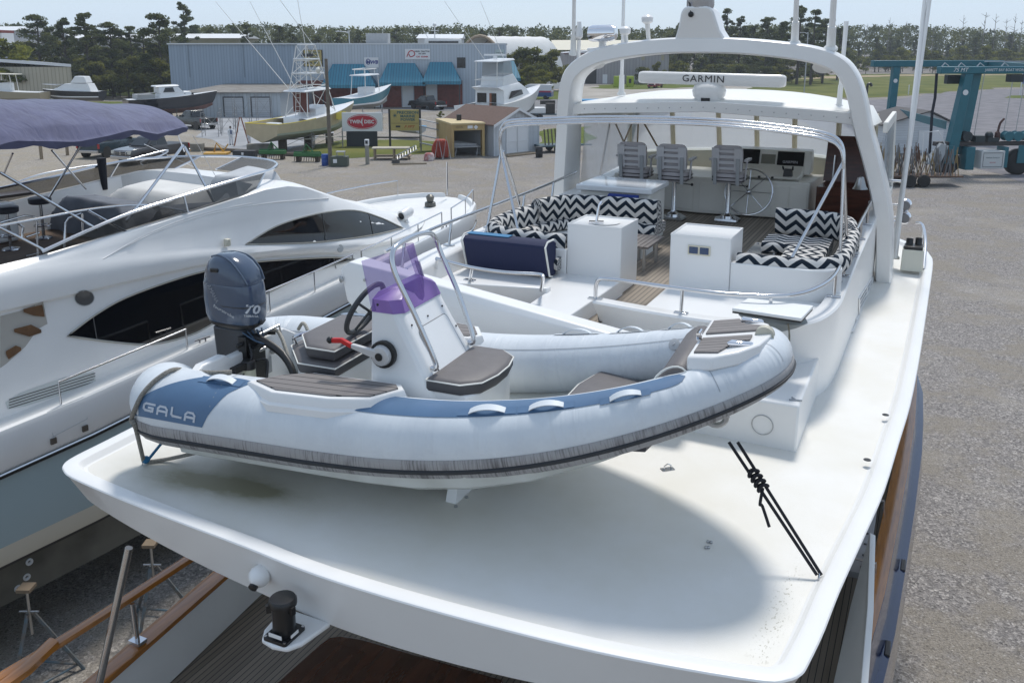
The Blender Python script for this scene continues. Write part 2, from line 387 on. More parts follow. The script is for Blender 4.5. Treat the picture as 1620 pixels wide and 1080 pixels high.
def chevmat():
    m,nt,b=newmat('chevron_fabric'); L=nt.links; b.inputs['Roughness'].default_value=.9; b.inputs['Specular IOR Level'].default_value=.2
    t=_n(nt,'ShaderNodeTexCoord'); sx=_n(nt,'ShaderNodeSeparateXYZ'); L.new(t.outputs['UV'],sx.inputs[0])
    tri=math_node(nt,'ABSOLUTE',math_node(nt,'SUBTRACT',math_node(nt,'FRACT',math_node(nt,'DIVIDE',sx.outputs[0],.25)),.5))
    q=math_node(nt,'DIVIDE',math_node(nt,'ADD',sx.outputs[1],math_node(nt,'MULTIPLY',tri,.22)),.135)
    f=math_node(nt,'GREATER_THAN',math_node(nt,'FRACT',q),.52)
    mx=_n(nt,'ShaderNodeMix',data_type='RGBA'); L.new(f,mx.inputs[0]); mx.inputs[6].default_value=(.62,.60,.57,1); mx.inputs[7].default_value=(.013,.022,.035,1); L.new(mx.outputs[2],b.inputs['Base Color'])
    return m
CHEV=chevmat()
yb=Y(9.,VC,-H)
YR=thing('motor_yacht','large navy hulled motor yacht carrying a dinghy on its white aft boat deck','motor yacht',yb,PI/2-YAW)
DZD=-3.25
# --- hull
capu=[-4,0,3.1,5.2,6.75,8.0,10.1,12.4,14.2,16,18,20,22,23.2]; capv=[-1.0,-.85,-.55,-.32,-.15,-.05,.04,.1,.05,-.25,-.85,-1.75,-2.7,-3.0]
def vcap(u): return interp(u,capu,capv)
us=[-4,-2,0,2,3.5,5,6,7,8,9,10.5,12,13,14,15,16,17,18,19,20,21,22,23.2]
mb=MB(lambda u,v,z:Y(u,v,z)); rings=[]
for u in us:
    hb=vcap(u)-VC; fl=interp(u,[-4,10,16,23.2],[1,1,.8,.25]); ra=interp(u,[10,16,23.2],[0,.3,1.1]); r=[]
    prof=[(0.,-4.92+ra),(.07,-5.25+ra*.9),(.13,-5.27+ra*.9),(.155,-5.6+ra*.8),(.13,-6.3+ra*.5),(-.02,-7.3),(-.55*1,-8.0),(-2.2,-8.5)]
    sb=[(VC+max(.03,(hb+d)*(fl if k>3 else 1)),z) for k,(d,z) in enumerate(prof)]
    r=[(u,v,z) for v,z in sb]+[(u,VC,-8.6)]+[(u,2*VC-v,z) for v,z in sb[::-1]]
    rings.append(r)
mb.loft(rings,closed=False); mb.F(list(range(len(rings[0]))))
mb.build('hull',NAVYH,YR,smooth=30)
# keel and blocks are hidden by the hull; bulwark inside, cap, sole
for sgn,nm in((1,'s'),(-1,'p')):
    mb=MB(lambda u,v,z:Y(u,v,z)); ringa=[];ringb=[]
    for u in us[:-2]:
        ra=interp(u,[10,16,23.2],[0,.3,1.1]); vc=vcap(u); f=lambda v:(v if sgn>0 else 2*VC-v)
        w=.15
        ringa.append([(u,f(vc+.012),-4.93+ra),(u,f(vc+.012),-4.885+ra),(u,f(vc-w*.3),-4.865+ra),(u,f(vc-w),-4.885+ra),(u,f(vc-w),-4.93+ra)])
        ringb.append([(u,f(vc-.10),-4.94+ra),(u,f(vc-.16),-5.40+ra*.0)])
    mb.loft(ringa); mb.build('cap_rail',VARN,YR)
    mb=MB(lambda u,v,z:Y(u,v,z)); mb.loft(ringb,closed=False); mb.build('bulwark',GELM,YR)
mb=MB(lambda u,v,z:Y(u,v,z)); pts=[(u,vcap(u)-.14,-5.41) for u in us[:-1]]+[(u,2*VC-vcap(u)+.14,-5.41) for u in us[:-1][::-1]]; mb.poly(pts); mb.build('main_deck',TEAK,YR,smooth=0)
# deckhouse below the boat deck
mb=MB(lambda u,v,z:Y(u,v,z)); mb.b2((6.4,VC-1.95,-5.40),(16.5,VC+1.95,-3.5)); mb.build('deckhouse',GELM,YR,bevel=.03)
mb=MB(lambda u,v,z:Y(u,v,z))
for a,b in((7.2,9.1),(9.35,11.2),(11.5,13.6)): mb.b2((a,VC+1.94,-4.55),(b,VC+1.956,-3.9))
mb.build('saloon_window',DARKGL,YR)
mb=MB(lambda u,v,z:Y(u,v,z)); mb.b2((6.385,VC-.8,-5.39),(6.42,VC+.8,-3.75)); mb.build('saloon_door',mat('mahogany',(.055,.014,.006),.25,var=.4,vscale=5,stretch=(6,6,1)),YR)
# --- boat deck moulding
star=[(4.72,-.31),(5.15,-.27),(5.9,-.18),(6.6,-.10),(7.5,-.04),(8.43,.02),(9.6,.06),(10.93,.09),(12.8,.125),(14.55,.15),(15.1,.10),(15.5,.0),(16.3,-.45)]
cs=[(4.42,-.35),(4.30,-.375),(4.215,-.44),(4.155,-.55)]
aft=[(4.07,-.95),(4.0,-1.4),(3.955,-1.9),(3.925,-2.5),(3.92,-3.05),(3.94,-3.45),(3.98,-3.85),(4.035,-4.6),(4.09,-5.2)]
cp=[(4.15,-5.68),(4.205,-5.85),(4.28,-5.945),(4.42,-5.985)]
port=[(4.75,-6.0),(5.6,-6.05),(6.6,-6.1),(8.4,-6.2),(10.9,-6.28),(14.5,-6.32),(15.1,-6.28),(15.5,-6.18),(16.3,-5.75)]
out=star[::-1]+cs+aft+cp+port
def smooth_poly(p,n=3): return [(q.x,q.y) for q in bez([(a,b,0) for a,b in p],n)]
AF=[(-.30,4.55),(-.35,4.42),(-.44,4.215),(-.55,4.155)]+[(v,u) for u,v in aft]+[(-5.68,4.15),(-5.85,4.205),(-5.945,4.28),(-5.99,4.45),(-6.1,4.6)]; AFx=[a for a,b in AF][::-1]; AFy=[b for a,b in AF][::-1]
out=smooth_poly(out)
def ringz(d,z,camber=0.): return [(u,v,z) for u,v in offset_poly(out,d)]
mb=MB(lambda u,v,z:Y(u,v,z))
def zbot(u,v): return -3.635+min(.24,.025*(v+3.05)**2)
R0=[(u,v,zbot(u,v)) for u,v in offset_poly(out,.13)]
Rin=[(u,v,zbot(u,v)-.004) for u,v in offset_poly(out,.5)]
rings=[Rin,R0,ringz(.012,-3.218),ringz(.0,-3.207),ringz(.006,-3.198),ringz(.016,-3.194),ringz(.10,-3.193),ringz(.115,-3.198),ringz(.15,-3.24),ringz(.19,-3.252),ringz(.30,-3.30)]
mb.loft(rings,cap0=True,cap1=False)
mb.build('boat_deck',GEL,YR,smooth=24)
cz=lambda v:-3.212-.028*((v-VC)/2.7)**2
su=sorted(star); 
def vs_(u): return interp(u,[q[0] for q in star],[q[1] for q in star])
def vp_(u): return interp(u,[q[0] for q in port],[q[1] for q in port])
def panel(i,j):
    e=abs(2*j-1); v=lerp(vp_(4.9)+.16,vs_(4.9)-.16,j); u0=interp(v,AFx,AFy)+.16+.07*max(0,(e-.93)/.07)**2.2; u=lerp(u0,15.9,i); v=lerp(vp_(max(u,4.8))+.155,vs_(max(u,4.8))-.155,j)
    d=min((u-u0),min(j,1-j)*5.3,.25)/.25; return (u,v,lerp(-3.246,cz(v),1-(1-d)**2))
mb=MB(lambda u,v,z:Y(u,v,z)); ii=[0,.004,.008,.013,.019,.03,.06,.1,.15,.2,.3,.4,.5,.6,.7,.8,.9,1]; jj=[0,.01,.02,.03,.045,.06,.08,.1,.14,.18,.22,.28,.36,.44,.52,.6,.68,.74,.8,.84,.88,.91,.93,.95,.965,.98,.99,1]
ids=[[mb.V(panel(i,j)) for j in jj] for i in ii]
for i in range(len(ii)-1):
    for j in range(len(jj)-1): mb.F((ids[i][j],ids[i+1][j],ids[i+1][j+1],ids[i][j+1]))
mb.build('deck_panel',deckmat(),YR,smooth=60)
mb=MB(); pts=[Y(u,v,zbot(u,v)-.012) for u,v in offset_poly(out,.17)]
mb.tube([p for p in pts if loc(p)[0]<9],.011,6); mb.build('trim_strip',STEEL,YR)
# drain holes, screws and pad eyes on the deck
mb=MB()
for px,py in((1401,656),(1372,727)):
    p=Yp(px,py,-3.19); mb.lathe(p,[(0.001,.004),(.026,.004),(.03,0)],14)
mb.build('deck_drain',BLACK,YR)
mb=MB()
for px,py in((1120,856),(1125,857),(1117,865),(1121,865)): mb.ball(Yp(px,py,-3.218),.012,8,4)
mb.build('deck_screw',STEELD,YR)
def padeye(p,rz):
    mb=MB(TF(p,rz)); mb.prism([(a,b) for a,b in rrect(-.055,-.03,.055,.03,.012)],0,.008); mb.tube([(-.03,0,.005),(-.028,0,.035),(0,0,.05),(.028,0,.035),(.03,0,.005)],.006,6)
    return mb.build('pad_eye',STEEL,YR)
PE_S=Yp(1295,918,-3.255); PE_P=Yp(232,738,-3.255); padeye(PE_S,1.2); padeye(PE_P,.4); padeye(Yp(1056,743,-3.225),.3)
# camera dome and the black searchlight on its shelf, on the aft fascia
p=Yu(409,912,3.985); n=-Vector((SU,CU,0))
mb=MB(); mb.lathe(p-n*.03,[(.07,0),(.072,.03),(.062,.06),(.03,.09),(.002,.1)],16,ax=n); d=mb.build('dome_camera',GEL,YR)
mb=MB(); mb.lathe(p+n*.028+Vector((0,0,-.025)),[(.03,.02),(.03,.045),(.002,.055)],14,ax=(n+Vector((.15,0,-.35)))); mb.build('camera_lens',BLACK,d)
sb=Yu(460,955,4.12)
T=TF(Y(3.84,loc(Yu(448,960,3.84))[1],-3.62),PI/2-YAW)
mb=MB(T); pr=[(.22,-.19),(.22,.19),(-.02,.15),(-.10,.10),(-.12,0),(-.10,-.10),(-.02,-.15)]
mb.prism(pr,-.035,0); sh=mb.build('searchlight_shelf',GEL,YR,bevel=.012)
mb=MB(T); mb.prism(rrect(-.105,-.09,.10,.09,.02),.001,.02); mb.lathe((0,0,.02),[(.075,0),(.072,.05),(.072,.19),(.088,.195),(.088,.225),(.078,.24),(.05,.243),(.001,.243)],20)
for k in range(3):
    a=k*2.1+.3; mb.box((.09*math.cos(a),.09*math.sin(a),.205),(.03,.03,.05),a)
mb.build('searchlight',mat('satin_black',(.01,.01,.011),.28),YR,smooth=35)
mb=MB(T); mb.b2((-.0905,-.05,.03),(-.0865,.05,.055)); mb.b2((-.05,-.0945,.03),(.02,-.0905,.05)); mb.build('searchlight_label',GEL,YR)
mb=MB(T)
for a in(-.09,.085):
    for b in(-.075,.075): mb.cyl((a,b,.02),.011,.006,8)
mb.build('shelf_bolt',STEEL,YR)
# --- cockpit below: rail, stanchions, stainless post, table
def port_v(u): return 2*VC-vcap(u)
mb=MB(); mb.tube([Yp(204,866,-3.60),Yp(152,1105,-4.87)],.028,14); mb.build('overhang_post',STEEL,YR)
hp=[loc(Yp(px,py,-4.49)) for px,py in((-60,1110),(10,1065),(85,1020),(180,960),(272,900),(380,830))]
mb=MB(lambda u,v,z:Y(u,v,z))
def railprof(u,v,z,w,h): return [(u,v-w,z),(u,v-w*.8,z+h),(u,v,z+h*1.25),(u,v+w*.8,z+h),(u,v+w,z),(u,v,z-h*.3)]
mb.loft([railprof(u,v,-4.51,.05,.035) for u,v in hp]); hr=mb.build('hand_rail',VARN,YR)
mb=MB(lambda u,v,z:Y(u,v,z)); mb.loft([railprof(u,v,z,.062,.04) for u,v,z in[(*loc(Yp(px,py,z)),z) for px,py,z in((-40,1120,-4.53),(40,1062,-4.515),(86,1018,-4.49))]]); mb.build('scarf_piece',VARN,hr)
for u in(2.6,4.55,6.3):
    mb=MB(); mb.tube([Y(u,port_v(u)+.07,-4.87),Y(u,port_v(u)+.05,-4.51)],.02,10); so_=mb.build('stanchion',STEEL,YR)
    mb=MB(); mb.box(Y(u,port_v(u)+.07,-4.855),(.12,.09,.03),-YAW); mb.build('stanchion_foot',STEEL,so_)
tp=[Yp(430,1085,-4.72),Yp(505,1018,-4.72),Yp(520,1007,-4.72),Yp(540,1004,-4.72),Yp(575,1010,-4.72),Y(5.3,-2.6,-4.72),Y(4.0,-2.6,-4.72),Y(3.4,-3.0,-4.72),Y(3.4,-3.9,-4.72)]
mb=MB(); mb.slab(tp,(0,0,-.05)); tb=mb.build('cockpit_table',mat('table_varnish',(.085,.028,.012),.22,var=.5,vscale=2.5,stretch=(1,5,1),coat=.3),YR,bevel=.015)
mb=MB(); c=sum(tp,Vector())/len(tp); mb.tube([c+Vector((0,0,-.34)),c+Vector((0,0,-.05))],.06,12); mb.build('table_leg',STEEL,tb)
# wing panel and boarding gear along the starboard side deck
wp=[Yp(1376,842,-4.35),Yp(1372,960,-4.35),Yp(1361,1090,-4.35),Yp(1316,1090,-4.92),Yp(1345,960,-4.92),Yp(1374,868,-4.85)]
mb=MB(); mb.slab(wp,Vector((CU,-SU,-.3))*.05); mb.build('wing_panel',GELM,YR,bevel=.006)
mb=MB(lambda u,v,z:Y(u,v,z)); mb.b2((8.2,-.46,-4.92),(12.,-.20,-4.86)); gw=mb.build('boarding_plank',mat('alloy_plank',(.38,.39,.41),.4,.6),YR)
mb=MB(lambda u,v,z:Y(u,v,z))
for k in range(16):
    for q in(-.40,-.26): mb.lathe(Y(8.05+k*.22,q,-4.559),[(.014,.0),(.014,.003),(.001,.003)],8) if False else mb.b2((8.3+k*.22,q-.015,-4.859),(8.33+k*.22,q+.015,-4.856))
mb.build('grip_hole',BLACK,gw)
mb=MB()
for u in(8.3,9.6,11.): mb.tube([Y(u,-.5,-5.2),Y(u,-.5,-4.78),Y(u,-.14,-4.78),Y(u,-.14,-4.9)],.014,8)
mb.build('plank_bracket',STEEL,YR)
mb=MB()
for px,py in((1395,885),(1397,1022)): 
    p=Yp(px,py,-5.25); p=Y(loc(p)[0],vcap(loc(p)[0])+.1,-5.26); mb.box(p,(.22,.05,.03),PI/2-YAW); 
mb.build('fairlead',BLACK,YR,bevel=.01)
mb=MB()
for u in(6.35,6.75):
    c=Y(u,vcap(u)+.105,-5.255)
    for a in(-.09,.09): mb.tube([c+Vector((SU*a,CU*a,.0)),c+Vector((SU*a*.4,CU*a*.4,.035)),c+Vector((SU*-a*.0,0,.035))],.012,8)
    mb.tube([c+Vector((-CU*.06,SU*.06,.03)),c+Vector((CU*.06,-SU*.06,.03))],.012,8)
mb.build('hull_cleat',CHROME,YR)
mb=MB(lambda u,v,z:Y(u,v,z)); u=6.75; mb.b2((u-.05,vcap(u)-.155,-4.94),(u+.04,vcap(u)+.018,-4.875)); mb.build('masking_tape',mat('blue_tape',(.03,.25,.50),.7),YR)
# --- step platform and flybridge shell
mb=MB(lambda u,v,z:Y(u,v,z)); mb.loft([[(7.04,v,-3.27),(7.04,v,-2.83),(8.6,v,-2.83),(8.6,v,-3.27)] for v in(-4.9,-.79)]); mb.build('step_platform',GEL,YR,bevel=.02)
# coaming: outer skin swept round in plan; (u,v,ztop,zbase)
cpath=[(7.70,-2.82,-2.38,-2.84),(7.60,-2.2,-2.38,-2.84),(7.58,-1.65,-2.385,-2.84),(7.68,-1.25,-2.39,-2.84),(7.80,-.98,-2.39,-2.84),(8.06,-.78,-2.385,-2.84),(8.55,-.67,-2.375,-2.84),(9.2,-.655,-2.36,-3.24),(10.3,-.65,-2.33,-3.24),(11.5,-.63,-2.29,-3.24),(12.4,-.61,-2.26,-3.24),(13.4,-.60,-2.2,-3.24),(15.2,-.7,-2.1,-3.24)]
cbase=[.30,.32,.33,.31,.25,.13,.06,.03,.02,.02,.02,.02,.02]
pp=bez([(a,b,c) for a,b,c,d in cpath],4); 
def nrm2(i,P):
    a=P[max(i-1,0)];b=P[min(i+1,len(P)-1)]; t=(b-a); t.z=0; t.normalize(); return Vector((-t.y,t.x,0))
mb=MB(lambda u,v,z:Y(u,v,z)); rings=[]
for i,p in enumerate(pp):
    k=i/4; base=interp(k,list(range(len(cpath))),[c[3] for c in cpath]); n=nrm2(i,pp); w=interp(k,list(range(len(cpath))),cbase)
    # n points to starboard/outside or inside: choose inside = toward (10,-2.8)
    if n.dot(Vector((10,-2.8,0))-p)<0: n=-n
    q=lambda d,z:(p.x+n.x*d,p.y+n.y*d,z)
    zi=-2.45 if p.x<8.9 else -2.6
    rings.append([q(w,-3.26),q(w*.9,base),q(w*.35,p.z-.16),q(0.0,p.z-.02),q(.015,p.z),q(.15,p.z),q(.17,p.z-.015),q(.17,zi)])
mb.loft(rings,closed=False); mb.F([0,1,2,3,4,5,6,7]); mb.build('flybridge_coaming',GEL,YR,smooth=38)
# port coaming
mb=MB(lambda u,v,z:Y(u,v,z)); rings=[]
for u,zt in((7.3,-2.30),(8.2,-2.23),(9.5,-2.2),(11,-2.17),(12.6,-2.15),(15.2,-2.05)):
    rings.append([(u,-5.12,-3.25),(u,-5.03,zt-.03),(u,-5.0,zt),(u,-4.78,zt),(u,-4.74,zt-.03),(u,-4.68,-2.62)])
mb.loft(rings); mb.build('flybridge_coaming',GEL,YR,bevel=.012)
# floors
mb=MB(lambda u,v,z:Y(u,v,z)); mb.poly([(7.35,-4.7,-2.62),(7.35,-2.8,-2.62),(7.95,-2.75,-2.62),(8.1,-.9,-2.62),(15.3,-.78,-2.62),(15.3,-4.75,-2.62)]); mb.build('flybridge_sole',TEAK,YR,smooth=0)
# port sunpad platform with its tongue, starboard platform
mb=MB(lambda u,v,z:Y(u,v,z)); mb.prism([(7.72,-4.70),(8.0,-3.44),(7.26,-3.42),(7.27,-2.93),(8.84,-2.89),(8.84,-4.70)],-2.80,-2.45); mb.build('sunpad_platform',GEL,YR,bevel=.012)
mb=MB(lambda u,v,z:Y(u,v,z)); mb.loft([[(7.70+.2*k,v,-2.9),(7.70+.2*k,v,-2.40),(7.80+.2*k,v,-2.40),(7.85+.2*k,v,-2.9)] for v,k in((-4.72,0),(-3.42,1.5))]); mb.build('platform_lip',GEL,YR,bevel=.012)
mb=MB(lambda u,v,z:Y(u,v,z)); mb.prism([(7.78,-2.38),(7.72,-1.6),(7.84,-1.2),(8.0,-.98),(8.2,-.85),(8.82,-.80),(8.79,-2.38)],-2.7,-2.45); mb.build('aft_platform',GEL,YR,bevel=.008)
# cabinets
def cab(u0,v0,u1,v1,zb,zt,name):
    mb=MB(lambda u,v,z:Y(u,v,z)); mb.b2((u0,v0,zb),(u1,v1,zt)); return mb.build(name,GEL,YR,bevel=.012,seg=3)
s=cab(8.80,-3.53,9.39,-2.91,-2.62,-1.895,'sink_cabinet')
mb=MB(lambda u,v,z:Y(u,v,z))
for a in((8.80,-3.53,8.815,-2.91),(9.375,-3.53,9.39,-2.91),(8.815,-3.53,9.375,-3.515),(8.815,-2.925,9.375,-2.91)): mb.b2((a[0],a[1],-1.9),(a[2],a[3],-1.88))
mb.build('cabinet_fiddle',GEL,s)
mb=MB(); c=Y(9.08,-3.2,-1.888); mb.lathe(c,[(.17,-.002),(.175,.004),(.165,.006),(.15,-.0)],24); mb.build('sink_bowl',GELM,s)
mb=MB(); b=Y(8.98,-3.26,-1.89); mb.tube([b,b+Vector((.03,.03,.20)),b+Vector((.06,.1,.215)),b+Vector((.065,.115,.2))],.016,8); mb.box(b+Vector((0,0,.012)),(.16,.06,.03),-.1); mb.build('tap',CHROME,s)
c2=cab(8.77,-2.37,9.39,-1.75,-2.62,-1.895,'electric_cabinet')
mb=MB(lambda u,v,z:Y(u,v,z))
for a in((8.77,-2.37,8.785,-1.75),(9.375,-2.37,9.39,-1.75),(8.785,-2.37,9.375,-2.355),(8.785,-1.765,9.375,-1.75)): mb.b2((a[0],a[1],-1.9),(a[2],a[3],-1.88))
mb.build('cabinet_fiddle',GEL,c2)
CR=mat('cream_plastic',(.62,.58,.46),.5)
mb=MB(lambda u,v,z:Y(u,v,z)); mb.b2((8.752,-2.18,-2.08),(8.772,-1.95,-1.98)); of=mb.build('outlet_frame',CR,c2,bevel=.004)
mb=MB(lambda u,v,z:Y(u,v,z)); mb.b2((8.746,-2.165,-2.065),(8.756,-2.075,-1.995)); mb.b2((8.746,-2.055,-2.065),(8.756,-1.965,-1.995)); mb.build('outlet_cover',mat('blue_smoke_cover',(.03,.06,.13),.2),c2,bevel=.003)
# low walls behind the sofas
mb=MB(lambda u,v,z:Y(u,v,z)); mb.prism([(8.79,-1.75),(8.80,-1.0),(8.86,-.82),(9.0,-.70),(9.2,-.72),(9.0,-.86),(8.92,-1.0),(8.90,-1.75)],-2.62,-2.13); mb.build('sofa_wall',GEL,YR,bevel=.012)
mb=MB(lambda u,v,z:Y(u,v,z)); mb.prism([(8.79,-3.535),(8.76,-4.1),(8.74,-4.72),(9.6,-4.74),(9.3,-4.62),(9.02,-4.45),(8.93,-4.2),(8.90,-3.535)],-2.62,-2.17); mb.build('sofa_wall',GEL,YR,bevel=.012)
mb=MB(lambda u,v,z:Y(u,v,z)); mb.tube([(9.4,-4.6,-2.165),(9.1,-4.45,-2.165),(8.96,-4.2,-2.165),(8.93,-3.9,-2.165)],.012,6); mb.build('blue_edging',mat('blue_trim',(.02,.16,.33),.6),YR)
# --- chevron sofas
def sweep(path,prof,mb,up=(0,0,1)):
    """prof: (inward offset, z) loop; path in (u,v)"""
    P=[Vector((a,b,0)) for a,b in path]; rings=[]
    for i,p in enumerate(P):
        n=nrm2(i,P); rings.append([(p.x+n.x*d,p.y+n.y*d,z) for d,z in prof])
    mb.loft(rings,uv=True)
def pad(h,t,z,n=4,lean=.0):
    r=t*.45; pts=[(x,y) for x,y in rrect(0,0,t,h,r,n)]
    return [(x+lean*y,z+y) for x,y in pts]
def sp(path,n=5): return [(p.x,p.y) for p in bez([(a,b,0) for a,b in path],n)]
FY=lambda u,v,z:Y(u,v,z)
# port sofa: back runs aft wall -> port side -> forward end
pth=sp([(8.98,-3.56),(8.98,-4.0),(9.06,-4.38),(9.35,-4.60),(9.9,-4.66),(10.5,-4.60)])
mb=MB(FY); sweep(pth,[(-a,b) for a,b in pad(.34,.17,-2.36)],mb); so1=thing('chevron_sofa','U-shaped port flybridge sofa in navy and cream zigzag fabric beside the sink cabinet','sofa',Y(10,-4,-2.62))
mb.build('backrest',CHEV,so1)
pth=sp([(10.45,-4.62),(10.85,-4.45),(11.0,-4.2),(11.05,-3.8),(11.03,-3.15)])
mb=MB(FY); sweep(pth,[(-a,b) for a,b in pad(.44,.20,-2.38,lean=-.25)],mb); mb.build('backrest',CHEV,so1)
mb=MB(FY); sweep(sp([(9.15,-3.6),(9.15,-4.1),(9.3,-4.42),(9.8,-4.5),(10.5,-4.45),(10.85,-4.2),(10.88,-3.15)]),[(-a,b) for a,b in rrect(0,-2.40,.5,-2.26,.05)],mb); mb.build('seat',CHEV,so1)
mb=MB(FY); mb.prism([(9.0,-3.62),(9.0,-4.5),(9.4,-4.6),(11.0,-4.6),(11.0,-3.2),(10.5,-3.2),(10.4,-4.1),(9.5,-4.1),(9.5,-3.62)],-2.615,-2.41); mb.build('sofa_base',GELM,so1)
# starboard sofa
so2=thing('chevron_sofa','smaller starboard flybridge sofa in zigzag fabric behind the cabinet with blue outlets','sofa',Y(10,-1.3,-2.62))
pth=sp([(8.98,-1.70),(8.985,-1.25),(9.05,-.98),(9.3,-.84),(10.0,-.83),(10.8,-.84)])
mb=MB(FY); sweep(pth,pad(.20,.17,-2.24),mb); mb.build('backrest',CHEV,so2)
mb=MB(FY); sweep(sp([(10.7,-.84),(11.1,-.87),(11.3,-1.05),(11.34,-1.35),(11.34,-1.72)]),pad(.36,.18,-2.34,lean=-.2),mb); mb.build('backrest',CHEV,so2)
mb=MB(FY); sweep(sp([(9.15,-1.02),(10.0,-1.0),(10.7,-1.0)]),[(-a,b) for a,b in rrect(0,-2.40,.46,-2.29,.05)],mb); sweep(sp([(11.24,-1.0),(11.24,-1.4),(11.24,-1.76)]),[(-a,b) for a,b in rrect(0,-2.41,.62,-2.285,.05)],mb); mb.build('seat',CHEV,so2)
mb=MB()
for u,v in((10.62,-1.88),(11.1,-1.88),(10.62,-1.6)): mb.tube([Y(u,v,-2.62),Y(u,v,-2.4)],.018,8)
mb.build('leg',STEEL,so2)
mb=MB(FY); mb.b2((10.56,-1.92,-2.44),(11.2,-1.0,-2.415)); mb.build('seat_frame',STEELD,so2)
# ---------------------------------------------------------------- yacht, second half: arch, hardtop, helm, rails, electronics
def Yarch(px,py):
    u=12.3
    for _ in range(20):
        p=Yu(px,py,u); u=12.1-.42*(p.z-H)
    return p
def yzof(p): a=loc(p); return (a[0],a[1],p.z-H)
CLEARV=glassmat('clear_vinyl',(.60,.64,.66),.40,.12)
_nt=CLEARV.node_tree; _tl=_nt.nodes.new('ShaderNodeBsdfTranslucent'); _tl.inputs[0].default_value=(.62,.68,.74,1); _am=_nt.nodes.new('ShaderNodeMixShader'); _am.inputs[0].default_value=.75
_nt.links.new(_nt.nodes['Principled BSDF'].outputs[0],_am.inputs[1]); _nt.links.new(_tl.outputs[0],_am.inputs[2])
_ms=[n for n in _nt.nodes if n.type=='MIX_SHADER' and n!=_am][0]; _nt.links.new(_am.outputs[0],_ms.inputs[2])
VINYLW=mat('white_vinyl',(.72,.71,.67),.6,var=.08,vscale=4,bump=.1,bscale=12)
# arch
ap=[(897,345),(897,290),(900,210),(901,170),(906,130),(919,108),(950,90),(1000,79),(1060,73),(1113,72),(1170,73),(1230,78),(1285,86),(1325,100),(1345,122),(1357,155),(1366,200),(1380,250),(1394,310),(1400,360),(1399,440)]
P=[Yarch(*p) for p in ap]; P=bez(P,4); mb=MB(); rings=[]
F_=Vector((SU,CU,0))
for i,p in enumerate(P):
    a=P[max(i-1,0)]; b=P[min(i+1,len(P)-1)]; t=(b-a); t-=F_*t.dot(F_); t.normalize(); n=t.cross(F_).normalized(); hw=.105; fd=.24+.12*max(0,min(1,(-(p.z-H)-.3)/2))
    rk=F_*.0
    rings.append([p+n*x*hw+F_*y*fd+rk for x,y in((-1,-.85),(-.8,-1),(.8,-1),(1,-.85),(1,.85),(.8,1),(-.8,1),(-1,.85))])
mb.loft(rings); arch=mb.build('radar_arch',GEL,YR,smooth=40)
# trapezoid mast foot on the arch
pc=[Yarch(*p) for p in((1060,70),(1073,62),(1078,45),(1083,20),(1087,13),(1094,11),(1122,11),(1129,13),(1134,20),(1143,48),(1152,62),(1166,70))]
mb=MB(); mb.loft([[p-F_*.19 for p in pc],[p+F_*.19 for p in pc]]); mm=mb.build('mast_foot',GEL,YR,bevel=.03)
c=Yarch(1108,8); mb=MB(); mb.lathe(c+Vector((0,0,-.04)),[(.17,0),(.18,.03),(.18,.14),(.15,.16)],20); mb.build('thermal_camera',mat('mirror_grey',(.45,.46,.48),.15,.6),YR)
c=Yarch(1099,24)-F_*.2; mb=MB(); mb.ball(c,.038,12,8); mb.tube([c+Vector((0,0,.02)),c+Vector((-.02,0,.13)),c+Vector((-.03,.1,.2))],.01,6); mb.build('rear_camera',BLACK,YR)
# hardtop with rounded edges, built as cross sections along the boat
mb=MB(FY); rings=[]
def htsec(u,zc,hv,zed):
    c=-2.9; pr=[]
    for k in range(-8,9):
        x=k/8; ax=abs(x); z=zc-(zc-zed)*(ax**2.6)-(.16 if ax==1 else 0); pr.append((u,c+x*hv*(.985 if ax==1 else 1.05 if ax>.8 else 1),z))
    for k in range(8,-9,-1):
        x=k/8; ax=abs(x); z=zc-(zc-zed)*(ax**2.6)-.09-(.10 if ax==1 else 0); pr.append((u,c+x*(hv-.06),z))
    return pr
for u,zc,hv,zed in((12.42,-.77,2.12,-.86),(12.5,-.735,2.16,-.85),(12.9,-.69,2.2,-.87),(13.8,-.635,2.22,-.90),(14.5,-.66,2.2,-.95),(15.0,-.72,2.12,-1.0),(15.3,-.82,2.0,-1.02)): rings.append(htsec(u,zc,hv,zed))
mb.loft(rings); mb.build('hardtop',mat('hardtop_white',(.78,.78,.75),.45,var=.06,vscale=1.5),YR,smooth=50)
mb=MB(FY); rings=[]
for v,z in [(-5.02,-1.25),(-4.99,-1.0),(-4.86,-.89),(-4.5,-.865),(-2.9,-.80),(-1.3,-.875),(-.98,-.905),(-.86,-1.02),(-.84,-1.25)]: rings.append([(12.38,v,z-.09),(12.34,v,z+.06),(12.5,v,z+.06),(12.5,v,z-.09)])
mb.loft(rings); mb.build('hardtop_beam',GEL,YR,smooth=50,bevel=.01)
mb=MB(FY)
for k in range(24): mb.ball((12.335,-4.7+k*.16,interp(-4.7+k*.16,[-4.7,-2.9,-1.1],[-.875,-.80,-.885])-.02),.009,6,3)
mb.build('beam_screw',STEELD,YR)
